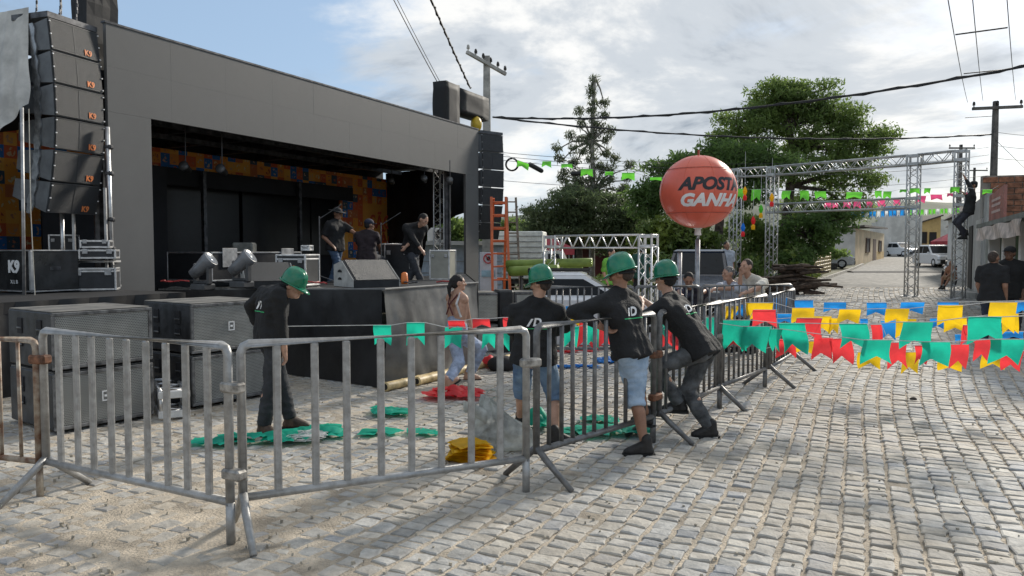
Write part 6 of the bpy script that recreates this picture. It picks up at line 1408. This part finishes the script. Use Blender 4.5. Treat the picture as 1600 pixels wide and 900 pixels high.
bunting('short string of mixed flags seen between the leaning workers', (870, 492, 9.4), (1128, 478, 9.6), [(884, 902, 478, 494, 'blue'), (888, 910, 492, 512, 'yellow'), (926, 950, 475, 490, 'blue'), (905, 930, 500, 545, 'red'), (935, 965, 505, 548, 'red'), (950, 972, 500, 530, 'yellow'), (1024, 1043, 498, 530, 'green'), (1034, 1060, 515, 548, 'red'), (1045, 1056, 496, 515, 'yellow'), (1050, 1066, 512, 535, 'blue'), (1058, 1068, 524, 541, 'yellow')], 'blue', GB)
bunting('string of mixed flags tied along the angled barriers', (1100, 486, 9.6), (1236, 468, 11.2), [(1120, 1132, 478, 500, 'red'), (1131, 1142, 478, 500, 'yellow'), (1152, 1164, 476, 498, 'blue'), (1142, 1152, 478, 502, 'yellow'), (1164, 1174, 476, 494, 'blue'), (1205, 1220, 486, 505, 'blue')], 'yellow', GB)
# far buntings
bunting('lime green flags strung from the pole to the dark tree', (786, 240, 26.5), (1160, 292, 24), [(808, 826, 250, 261, 'lime', 256), (847, 861, 252, 262), (877, 894, 256, 263), (908, 926, 264, 276), (945, 958, 268, 275), (972, 992, 270, 282), (1016, 1034, 277, 282)], 'lime', GB, bend=.06)
bunting('lime green flags strung across the truss gate', (1140, 292, 25.5), (1560, 290, 21), [(1151, 1163, 295, 312), (1174, 1189, 296, 314), (1222, 1236, 298, 312), (1250, 1264, 298, 314), (1273, 1291, 299, 311), (1322, 1347, 300, 311), (1367, 1378, 298, 310), (1380, 1393, 299, 311), (1406, 1417, 296, 301), (1422, 1437, 294, 303), (1444, 1454, 294, 303), (1485, 1500, 292, 302), (1535, 1550, 296, 304)], 'lime', GB, bend=.06)
bunting('pink flags strung beyond the truss gate', (1280, 316, 27), (1560, 302, 24), [(1288, 1299, 317, 326), (1301, 1310, 317, 326), (1318, 1329, 316, 326), (1334, 1345, 315, 326), (1354, 1363, 315, 325), (1371, 1383, 313, 324), (1396, 1407, 312, 321), (1432, 1447, 306, 318), (1454, 1472, 304, 313), (1480, 1490, 302, 308), (1508, 1517, 300, 306)], 'pink', GB, bend=.05)
fr_ = [(1296+i*6.2, 1296+i*6.2+4.6, 333-(i*.25), 344-(i*.3), ['blue', 'blue', 'white', 'blue', 'white'][i % 5] if i < 20 else ['white', 'lime', 'lime'][i % 3]) for i in range(33)]
bunting('dense blue, white and green fringe across the far street', (1285, 330, 36), (1530, 318, 33), fr_, 'blue', GB, bend=.05)
# lanterns hanging in the tree
for i, (px, py, c) in enumerate(((1164, 300, 'yellow'), (1189, 328, 'lime'), (1177, 346, 'red'), (1161, 357, 'blue'), (1206, 310, 'yellow'))):
    c0 = P(px, py, 23); t = thing('paper_lantern', c0, ['yellow', 'green', 'red', 'blue', 'small yellow'][i]+' paper lantern hanging in the tree '+['beside the balloon', 'left of the second tower', 'lowest but one', 'nearest the ground', 'inside the second gate tower'][i], 'lantern', 'paper lanterns in the tree')
    b = MB(); b.lathe([(.01, .16), (.045, .10), (.07, .02), (.04, -.08), (.03, -.09)], 10); b.build('body', M_PL[c], t)
    b = MB(); b.lathe([(.03, -.09), (.06, -.14), (.055, -.24)], 10); b.build('tassel', M_PL[['red', 'yellow', 'yellow', 'red', 'red'][i]], t)
    b = MB(); b.tube([(0, 0, .16), (0, 0, 1.2)], .006, 4); b.build('string', M_STR, t)

# ------------------------------------------------------------------ plastic heaps, bag and logs on the paving
def heap(label, px, py, w, d, h, colour, n_=14, seed=0, m=None, spread=1.0):
    rs = random.Random(seed); c = G(px, py); t = thing('flag_heap', c, label, 'flags', 'heaps of plastic flags on the paving')
    for i in range(int(n_*1.3)):
        a = rs.uniform(0, 6.28); r_ = rs.random()**.6; o = c+V((math.cos(a)*w/2*r_, math.sin(a)*d/2*r_, .022)); s = rs.uniform(.10, .18)*spread; ph = rs.uniform(0, 9); th = rs.uniform(0, 6.28); z1 = h*.75*(1-r_)*rs.uniform(.5, 1.1)
        def fn(u, v):
            x, y = (u-.5)*s*1.4, (v-.5)*s; q = V((x*math.cos(th)-y*math.sin(th), x*math.sin(th)+y*math.cos(th), 0))
            return o+q+V((0, 0, z1*(1-.9*(2*u-1)**2)*(1-.6*(2*v-1)**2)+.018*(1+noise.noise((u*2.2+ph, v*2.2, ph)))*(.4+h*4)+.009*(1-2*abs(noise.noise((u*4+ph, v*3, ph*2))))+.002*i))
        b = MB(); b.grid(fn, 7, 6); b.build('sheet', m or M_PL[colour], t, world=True, smooth=True, recalc=False)
    return t
heap('turquoise flags strewn before the boots of the bending worker', 425, 692, .75, .26, .06, 'green', 16, 1); heap('turquoise flags with tangled string right of the bending worker', 505, 682, .40, .28, .10, 'green', 14, 2)
heap('single turquoise sheet left of the bending worker', 345, 695, .45, .16, .03, 'green', 6, 3)
heap('crumpled turquoise flags in the middle of the paving', 605, 649, .40, .36, .08, 'green', 9, 4); heap('flat turquoise flag left of the carrier bag', 592, 679, .30, .12, .02, 'green', 3, 5); heap('flat turquoise flag close to the carrier bag', 667, 679, .30, .12, .02, 'green', 3, 6)
heap('red flags heaped beyond the carrier bag', 715, 622, .75, .45, .14, 'red', 18, 7); heap('red bundle at the end of the bamboo poles', 765, 576, .40, .3, .22, 'red', 12, 8)
heap('red flags scattered past the worker in denim shorts', 905, 552, 1.6, .8, .06, 'red', 22, 9); heap('blue flags heaped beyond the round-bar barrier', 955, 569, .60, .35, .12, 'blue', 14, 10); heap('few blue sheets left of the blue heap', 900, 576, .5, .2, .03, 'blue', 6, 11)
heap('turquoise heap at the foot of the round-bar barrier', 965, 683, .55, .26, .08, 'green', 14, 12); heap('turquoise sheets near the boots of the worker with the bag', 905, 680, .6, .26, .03, 'green', 8, 13); heap('turquoise flags standing between the worker\'s legs', 838, 672, .20, .2, .34, 'green', 10, 14); heap('turquoise sheet beyond the round-bar barrier', 935, 660, .4, .2, .05, 'green', 6, 15)
# yellow folded flags: a soft fanned pile
c = G(735, 722); t = thing('flag_pile', c, 'folded pile of yellow flags beside the carrier bag', 'flags')
for i in range(26):
    a = -1.2+i*.095+random.uniform(-.05, .05); b = MB(); rr_ = random.Random(i)
    def fn(u, v): 
        x = .36*(u-.5)*(1-.012*i); y = .26*(v-.5); q = V((x*math.cos(a*.5)-y*math.sin(a*.5), x*math.sin(a*.5)+y*math.cos(a*.5), 0)); return c+q+V((.02*math.sin(i), .01*math.cos(i*2), .02+.0062*i+.016*noise.noise((u*4+i, v*4, 1))-.03*abs(u-.5)*(i/26)))
    b.grid(fn, 7, 6); b.build('sheet', M_PL['yellow'], t, world=True, smooth=True, recalc=False)
# carrier bag
c = G(783, 703); t = thing('carrier_bag', c, 'bulging grey plastic carrier bag behind the nearest barrier', 'bag')
M_BAG = mat('grey plastic bag', (.62, .64, .62), .16, var=.22, vs=5, trans=.6, bump=.6, bs=22, coat=.4)
b = MB()
def bagp(u, v):
    a = 2*math.pi*u; pr = [(.0, .15), (.10, .225), (.35, .22), (.60, .165), (.80, .105), (1, .07)]; r_ = float(np.interp(v, [p[0] for p in pr], [p[1] for p in pr])); z = .015+.40*v
    cr_ = 1-abs(noise.noise((math.cos(a)*2.6+3, math.sin(a)*2.6, v*3.5)))*2; c2_ = noise.noise((math.cos(a)*1.1, math.sin(a)*1.1, v*1.5+4))
    f = 1+.17*cr_+.20*c2_+.14*math.sin(a*9+v*3+c2_*3)*v*v+.05*(1-abs(noise.noise((math.cos(a)*6, math.sin(a)*6, v*8)))*2)
    return c+V((math.cos(a)*r_*1.15*f+.03-.10*v, math.sin(a)*r_*.62*f, z*(1+.10*c2_+.14*math.cos(a)*-v)))
b.grid(bagp, 72, 36); b.build('bag_body', M_BAG, t, world=True, smooth=True)
def strapp(x0, tall, nm):
    b = MB()
    def fn(u, v):
        a = math.pi*u; w = .035*(1+.5*abs(math.cos(a))); q = c+V((x0-.10-.075*math.cos(a), 0, .36+tall*math.sin(a))); return q+V((0, (v-.5)*w*2+.012*noise.noise((u*6, v*4, x0*9)), .01*noise.noise((u*5, v*5, 1))))
    b.grid(fn, 20, 4); b.build(nm, M_BAG, t, world=True, smooth=True)
strapp(.02, .17, 'handle'); strapp(.06, .10, 'handle')
b = MB(); b.grid(lambda u, v: c+V((-.12-.20*u, -.06+.05*math.sin(v*6.28)*(1-.5*u)+.02*noise.noise((u*5, v*5, 2)), .30+.10*u+.07*math.cos(v*6.28)*(1-.35*u)+.02*noise.noise((u*5, v*5, 7)))), 12, 16); b.build('bag_corner', M_BAG, t, world=True, smooth=True)
# white tangled string
b = MB(); c = G(478, 690); pts = []
for i in range(160): pts.append(c+V((.16*math.sin(i*.73)+.06*math.sin(i*2.1), .13*math.cos(i*.51)+.04*math.sin(i*1.7), .03+.05*abs(math.sin(i*.37)))))
b.tube(pts, .0045, 4); b.build('string_tangle', M_STR, None, world=True, label='tangle of white string on the turquoise flags', cat='string')
# bamboo poles beside the apron
M_BAM = mat('pale bamboo', (.58, .44, .22), .55, var=.2, vs=6)
for i, (a, c) in enumerate((((603, 612), (742, 580)), ((652, 603), (815, 560)))):
    a, c = G(*a)+V((0, 0, .06)), G(*c)+V((0, 0, .06)); t = thing('bamboo_pole', a, ['bamboo pole on the ground starting at the apron corner', 'bamboo pole lying further along the apron'][i], 'pole', 'bamboo poles')
    b = MB(); L = (c-a).length; n = int(L/.28); pts = []; rs = []
    for k in range(n+1):
        for o, r_ in ((-.012, .055), (0, .062), (.012, .055)): pts.append(a.lerp(c, min(1, max(0, k/n+o/L*(1 if 0 < k < n else 0)+(o*.0)))) + V((0, 0, 0)) + (c-a).normalized()*o); rs.append(r_)
    b.tube(pts, rs, 12); b.build('culm', M_BAM, t, world=True, smooth=True)
    b = MB(); d = (a-c).normalized(); b.tube([a+d*.012, a+d*.016], .038, 12); b.build('hollow_end', M_DARK, t, world=True)
# dark bundle by the bamboo
b = MB(); q = G(785, 580); b.ell(q+V((0, 0, .10)), .22, .16, .13); b.build('bundle', M_BLK, None, world=True, smooth=True, label='small dark bundle beside the red bundle', cat='bundle')
# white plastic cup
b = MB(); q = G(1165, 642); M_ = Matrix.Rotation(R(75), 3, 'Y'); b.lathe([(.028, 0), (.030, .01), (.038, .09), (.040, .092), (.036, .09), (.027, .012), (.001, .01)], 16, q+V((-.04, 0, .055)), M_); b.build('plastic_cup', mat('clear white plastic', (.75, .75, .75), .25, trans=.4), None, world=True, smooth=True, label='crushed white plastic cup lying by a barrier foot', cat='cup')
b = MB(); q = G(1427, 627); b.ell(q+V((0, 0, .025)), .04, .03, .025); b.build('dark_pebble', mat('dark pebble', (.05, .04, .035), .9), None, world=True, smooth=True, label='small dark lump lying alone on the cobbles', cat='stone')
# wood pile at the kerb
c = V((X(1246, 24), 24, gz2(9, 24))); t = thing('wood_pile', c, 'pile of dark branches by the kerb', 'wood pile'); rs = random.Random(4)
M_LOG = mat('dark dry wood', (.075, .05, .035), .95, var=.35, vs=6, bump=.5, bs=20)
for i in range(70):
    lv = rs.random(); x = rs.uniform(-1, 1)*(1-.55*lv)*.85; y = rs.uniform(-.4, .4)*(1-.5*lv); z = .06+lv*.85; a = rs.uniform(-.35, .35); L = rs.uniform(.6, 1.5)*(1-.3*lv); el = rs.uniform(-.12, .12)
    d = V((math.cos(a), math.sin(a)*.8, el)); m_ = c+V((x, y, z)); b = MB(); b.tube([m_-d*L/2, m_+V((0, 0, rs.uniform(-.03, .05))), m_+d*L/2], [rs.uniform(.03, .055), .045, .03], 6); b.build('branch', M_LOG, t, world=True)
# bamboo lattice fence
f0, f1 = V((X(1266, 36), 36, 0)), V((X(1298, 45), 45, 0)); t = thing('lattice_fence', V((f0.x, f0.y, gz(36))), 'pale bamboo lattice fence around the park corner', 'fence')
d = f1-f0
for i in range(12): q = f0+d*i/11; b = MB(); b.tube([V((q.x, q.y, gz(q.y))), V((q.x, q.y, gz(q.y)+1.15))], .035, 6); b.build('picket', M_BAM, t, world=True)
for k in range(6): b = MB(); z = .15+k*.19; b.tube([V((f0.x, f0.y, gz(36)+z)), V((f1.x, f1.y, gz(45)+z))], .025, 6); b.build('rail', M_BAM, t, world=True)
f2 = V((X(1235, 38), 38, 0))
for k in range(6): b = MB(); z = .15+k*.19; b.tube([V((f0.x, f0.y, gz(36)+z)), V((f2.x, f2.y, gz(38)+z))], .025, 6); b.build('rail', M_BAM, t, world=True)
# plant tub by the kerb
t = thing('plant_tub', V((X(1303, 50), 50, gz(50))), 'small leafy plant in front of the whitewashed gable', 'plant'); b = MB(); b.lathe([(.001, 0), (.2, 0), (.28, .4), (.24, .4), (.001, .35)], 14); b.build('tub', M_STEEL, t)
b = MB(); leaves(b, [WM[t.name].translation+V((rng.normal()*.4, rng.normal()*.3, .7+abs(rng.normal())*.5)) for _ in range(20)], 18, .3, .14, .2); b.build('foliage', LM, t, world=True, recalc=False)

# ------------------------------------------------------------------ ladders, panels, poles behind the stage
def ladder(label, a0, a1, w, n, m, lean=None):
    a0, a1 = V(a0), V(a1); t = thing('ladder', a0, label, 'ladder'); wv = V(w)
    for s_ in (-.5, .5): b = MB(); d = a1-a0; b.tube([a0+wv*s_, a1+wv*s_*.8], .045, 4); b.build('rail', m, t, world=True)
    for i in range(n):
        f = (i+.6)/n; c = a0.lerp(a1, f); k = 1-.2*f; b = MB(); b.tube([c-wv*.5*k, c+wv*.5*k], .02, 6); b.build('rung', m, t, world=True)
    return t
M_OL = mat('orange fibreglass', (.62, .13, .035), .5, var=.12, vs=4)
Y = 18.4; gzz = gz2(0, Y)
ladder('orange step ladder beside the right line array, front section', (X(785, Y), Y, gzz), P(779, 308, Y+.9), (.45, 0, 0), 10, M_OL)
ladder('orange step ladder beside the right line array, rear prop', (X(775, Y+1.9), Y+1.9, gzz), P(781, 310, Y+1.0), (.40, .1, 0), 10, M_OL)
ladder('tall grey wooden ladder behind the orange one', (X(806, 21), 21, gz2(0, 21)), P(799, 309, 22.2), (.32, .05, 0), 11, mat('old grey wood', (.22, .18, .14), .85, var=.25, vs=6))
pn = thing('notice_board', V((X(763, 19.5), 19.5, gz2(-.5, 19.5))), 'pale panel with a round prohibition sign behind the stage column', 'sign'); b = MB(); c = V((X(763, 19.5), 19.5, 0)); zc = P(763, 425, 19.5).z
b.bbox(V((c.x, 19.5, zc-.25)), (.44, .06, 1.5), .01); b.build('panel', mat('pale panel', (.58, .63, .68), .6, var=.06), pn, world=True)
b = MB(); q = P(763, 404, 19.45); b.lathe([(.10, -.01), (.10, .01), (.13, .01), (.13, -.01), (.10, -.01)], 20, q, Matrix.Rotation(R(90), 3, 'X')); b.tube([q+V((-.08, 0, .08)), q+V((.08, 0, -.08))], .012, 5); b.build('prohibition_ring', mat('sign red', (.5, .04, .05), .5), pn, world=True)
b = MB(); b.ell(q, .05, .006, .05); b.box(q+V((.02, .002, .03)), (.04, .01, .05)); b.build('dog_silhouette', M_DARK, pn, world=True)
b = MB(); b.box(q+V((0, .0, -.38)), (.34, .012, .16)); b.build('notice', mat('pale blue notice', (.30, .50, .60), .6), pn, world=True)
b = MB(); b.box(V((c.x-.2, 19.52, .4)), (.06, .05, 1.2)); b.box(V((c.x+.2, 19.52, .4)), (.06, .05, 1.2)); b.build('leg', M_ALUD, pn, world=True)
# green painted poles on trestles
M_GP = mat('mossy green bamboo', (.22, .30, .06), .55, c2=(.12, .18, .03), vs=3)
for i, (x0, x1, py, Y, r_) in enumerate(((792, 925, 411, 17.8, .10), (797, 872, 422, 17.4, .11), (792, 910, 419, 18.3, .06))):
    a, c = P(x0, py+2, Y), P(x1, py-1, Y-.6); t = thing('green_pole', a, ['long green pole, topmost of the bundle behind the pickup', 'thick short green pole low in the bundle behind the pickup', 'thin green pole at the back of the bundle'][i], 'pole', 'green poles on a trestle'); b = MB(); pts = [a.lerp(c, k/8) for k in range(9)]; b.tube(pts, [r_*(1+.04*(k % 2)) for k in range(9)], 12); b.build('pole', M_GP, t, world=True, smooth=True)
t = thing('trestle', V((X(830, 17.8), 17.8, gz2(0, 17.8))), 'dark trestle carrying the green poles', 'trestle')
for px in (815, 862, 905):
    b = MB(); x = X(px, 17.8); zt_ = P(px, 420, 17.8).z; b.tube([V((x, 17.8, gz2(x, 17.8))), V((x, 17.8, zt_))], .04, 6); b.build('leg', M_STEEL, t, world=True)
b = MB(); b.box(P(860, 424, 17.9), (1.9, .3, .05)); b.build('bearer', M_STEEL, t, world=True)

# ------------------------------------------------------------------ vehicles
M_TYRE = mat('tyre rubber', (.015, .015, .015), .85); M_RIM = mat('wheel rim', (.45, .45, .46), .35, .7); M_TAIL = mat('red lamp', (.35, .02, .02), .25); M_HEAD = mat('headlamp glass', (.7, .72, .75), .12)
def wheel(t, x, y, r=.31, w=.2):
    o = thing_part = MB(); o.lathe([(r*.62, -w/2), (r*.95, -w/2), (r, -w*.3), (r, w*.3), (r*.95, w/2), (r*.62, w/2)], 20, (x, y, r), Matrix.Rotation(R(90), 3, 'X')); wh_ = o.build('wheel', M_TYRE, t, smooth=True)
    b = MB(); b.lathe([(.001, -w*.4), (r*.55, -w*.42), (r*.63, -w*.46), (r*.63, w*.46), (r*.55, w*.42), (.001, w*.4)], 16, (x, y, r), Matrix.Rotation(R(90), 3, 'X')); b.build('rim', M_RIM, wh_, smooth=True)
def car(name, loc, rz, label, paint, L=4.0, W=1.7, Hh=1.48, kind='hatch', lower=None, plate=True):
    """local +x is the front"""
    t = thing(name, loc, label, 'car' if kind != 'pickup' else 'pickup truck', None, rz); f, r_ = L/2, -L/2; bz = {'suv': 1.05, 'pickup': 1.12}.get(kind, .95)
    pr = [(r_, .42), (r_+.02, .75), (r_+.08, bz-.03), (-.2, bz), (f-1.15, bz-.02), (f-.35, .86), (f-.06, .72), (f, .50), (f-.02, .30), (f-.2, .22), (r_+.2, .24)]
    b = MB(); n = len(pr); ys = (-1, -.94, .94, 1); vs = []
    for yy in ys:
        k = .965 if abs(yy) == 1 else 1.0
        for x, z in pr: vs.append((x*k, yy*W/2, .58+(z-.58)*(1 if abs(yy) < 1 else .90)))
    b.add(vs, [(j*n+i, j*n+(i+1) % n, (j+1)*n+(i+1) % n, (j+1)*n+i) for j in range(3) for i in range(n)]+[tuple(range(n)), tuple(range(4*n-1, 3*n-1, -1))]); body = b.build('body', paint, t)
    x0, x1, x2, x3 = (f-1.2, f-1.95, -.55 if kind == 'pickup' else r_+.75, -.75 if kind == 'pickup' else r_+.25)
    def hx(x0, x1, x2, x3, z0, z1, w0, w1): return [V((x3, -w0, z0)), V((x0, -w0, z0)), V((x0, w0, z0)), V((x3, w0, z0)), V((x2, -w1, z1)), V((x1, -w1, z1)), V((x1, w1, z1)), V((x2, w1, z1))]
    b = MB(); b.hexa(hx(x0, x1, x2, x3, bz-.04, Hh-.05, W*.46, W*.385)); b.hexa(hx(x1+.05, x1-.1, x2+.1, x2-.03, Hh-.05, Hh, W*.39, W*.34)); b.build('cabin', paint, t)
    def pane(nm, p, m=M_GLS): b = MB(); b.add(p, [(0, 1, 2, 3)]); b.build(nm, m, t)
    z0, z1 = (bz+.02, Hh-.10) if kind != 'pickup' else (bz+.03, Hh-.12)
    def lx(a, c, z): return a+(c-a)*(z-(bz-.04))/(Hh-.05-(bz-.04))
    def wy(z): return W*(.46+(.385-.46)*(z-(bz-.04))/(Hh-.05-(bz-.04)))
    pane('windscreen', [V((lx(x0, x1, z)+.012, s_*(wy(z)-.07), z)) for s_, z in ((-1, z0), (1, z0), (1, z1), (-1, z1))])
    pane('rear_window', [V((lx(x3, x2, z)-.012, s_*(wy(z)-.1), z)) for s_, z in ((-1, z0), (1, z0), (1, z1), (-1, z1))])
    mid = (x1+x2)/2 if kind != 'pickup' else None
    for s_ in (-1, 1):
        segs = [(0.0, .52), (.55, 1.0)] if kind != 'pickup' else [(0.0, 1.0)]
        for a_, c_ in segs:
            q = []
            for fz, z in ((0, z0), (1, z1)):
                xa, xb = lx(x0, x1, z)-.14, lx(x3, x2, z)+.10; q.append((xa+(xb-xa)*a_, z)); q.append((xa+(xb-xa)*c_, z))
            pane('side_window', [V((q[0][0], s_*(wy(z0)+.008), z0)), V((q[1][0], s_*(wy(z0)+.008), z0)), V((q[3][0], s_*(wy(z1)+.008), z1)), V((q[2][0], s_*(wy(z1)+.008), z1))])
        b = MB(); b.bbox((x0-.15, s_*(W*.5+.08), bz+.05), (.1, .16, .12), .02); b.build('mirror', paint, t)
        for wx in (f-.78, r_+.78): wheel(t, wx, s_*(W/2-.09))
        b = MB(); b.bbox((f-.07, s_*W*.36, .70), (.12, W*.2, .14), .03); b.build('headlight', M_HEAD, t)
        b = MB(); b.bbox((r_+.03, s_*W*.43, .78), (.08, .14, .25), .02); b.build('tail_light', M_TAIL, t)
    b = MB(); b.bbox((f-.01, 0, .40), (.12, W*.86, .30), .04); b.build('front_bumper', lower or M_STEEL, t); b = MB(); b.bbox((f+.03, 0, .62), (.05, W*.42, .10), .02); b.build('front_grille', M_DARK, t)
    b = MB(); b.bbox((r_+.0, 0, .40), (.12, W*.9, .2), .03); b.build('rear_bumper', lower or paint, t)
    if plate: b = MB(); b.box((f+.06, 0, .42), (.02, .4, .13)); b.build('number_plate', mat('grey plate', (.5, .5, .5), .5), t)
    if kind == 'pickup':
        b = MB(); b.box((r_+.72, 0, bz+.012), (1.15, W*.78, .02)); b.build('load_cover', M_BLK, t)
        b = MB()
        for s_ in (-1, 1): b.tube([(-.7, s_*W*.40, bz), (-.75, s_*W*.39, Hh+.05)], .03, 6)
        b.tube([(-.75, -W*.39, Hh+.05), (-.75, W*.39, Hh+.05)], .03, 6); b.build('roll_bar', M_DARK, t)
        for s_ in (-1, 1): b = MB(); b.tube([(-.5, s_*W*.33, Hh+.03), (.35, s_*W*.33, Hh+.03)], .02, 6); b.build('roof_rail', M_DARK, t)
    return t
M_CARW = mat('white car paint', (.72, .73, .74), .22, var=.03, coat=.5); M_CARD = mat('dark blue car paint', (.02, .028, .045), .2, var=.1, coat=.6); M_CARS = mat('silver car paint', (.45, .47, .49), .25, .4, var=.05, coat=.5)
car('parked_car', V((X(1465, 54), 54, gz(54))), R(-90-4), 'white car with black front bumper parked facing down the street', M_CARW, L=4.1, W=1.72, Hh=1.55, lower=M_DARK)
car('parked_car', V((X(1409, 83), 83, gz(83))), R(-90+14), 'farther white car beside the ochre house', M_CARW, L=4.0, W=1.7, Hh=1.5)
car('parked_car', V((X(1288, 52), 52, gz(52))), R(-20), 'small silver car half hidden before the whitewashed gable', M_CARS, L=3.7, W=1.6, Hh=1.45)
car('pickup_truck', V((X(893, 14.6), 14.6, gz2(1.2, 14.6))), R(-6), 'white pickup truck behind the back row of barriers', M_CARW, L=4.4, W=1.70, Hh=1.56, kind='pickup')
car('parked_car', V((X(1092, 21), 21, gz2(4.5, 21))), R(-108), 'dark blue car parked behind the balloon pole', M_CARD, L=3.9, W=1.75, Hh=1.72, kind='suv')
# white lorry
t = thing('lorry', V((X(818, 29), 29, gz2(0, 29))), 'white lorry with slatted box behind the ladders', 'lorry', None, R(-8)); b = MB(); b.bbox((-.2, 0, 1.55), (2.0, 1.6, 1.75), .03); bx_ = b.build('box', mat('cream lorry box', (.78, .77, .70), .7, var=.08), t)
for k in range(8): b = MB(); b.box((-.2, -.81, .85+k*.2), (1.98, .03, .03)); b.build('slat', M_ALUD, bx_)
b = MB(); b.prism([V((.82, -.75, .5)), V((1.75, -.75, .5)), V((1.75, -.75, 1.05)), V((1.45, -.75, 1.7)), V((.82, -.75, 1.7))], (0, 1.5, 0)); b.build('cab', M_CARW, t)
b = MB(); b.add([V((1.0, -.765, 1.1)), V((1.55, -.765, 1.1)), V((1.38, -.765, 1.6)), V((1.0, -.765, 1.6))], [(0, 1, 2, 3)]); b.build('side_window', M_GLS, t)
for x in (-.8, 1.2):
    for y in (-.7, .7): wheel(t, x, y, .38, .22)
b = MB(); b.box((.2, 0, .55), (3.0, .8, .14)); b.build('chassis', M_STEEL, t)
# motorbike left by the far houses
t = thing('motorbike', V((X(1484, 30), 30, gz(30))), 'dark motorbike parked by the far houses', 'motorbike', None, R(75))
for x in (-.62, .62): b = MB(); b.lathe([(.22, -.05), (.29, -.05), (.30, 0), (.29, .05), (.22, .05), (.22, -.05)], 18, (x, 0, .3), Matrix.Rotation(R(90), 3, 'X')); b.build('wheel', M_TYRE, t)
b = MB(); b.caps((-.3, 0, .55), .12, (.25, 0, .62), .15); b.build('tank', M_CARD, t, smooth=True); b = MB(); b.bbox((-.35, 0, .74), (.65, .22, .10), .04); b.build('seat', M_BLK, t)
b = MB(); b.tube([(.62, 0, .3), (.42, 0, .95)], .035, 6); b.tube([(.42, -.33, .98), (.42, .33, .98)], .018, 6); b.tube([(-.62, 0, .3), (.1, 0, .4), (.42, 0, .8)], .04, 6); b.build('frame', M_STEEL, t)
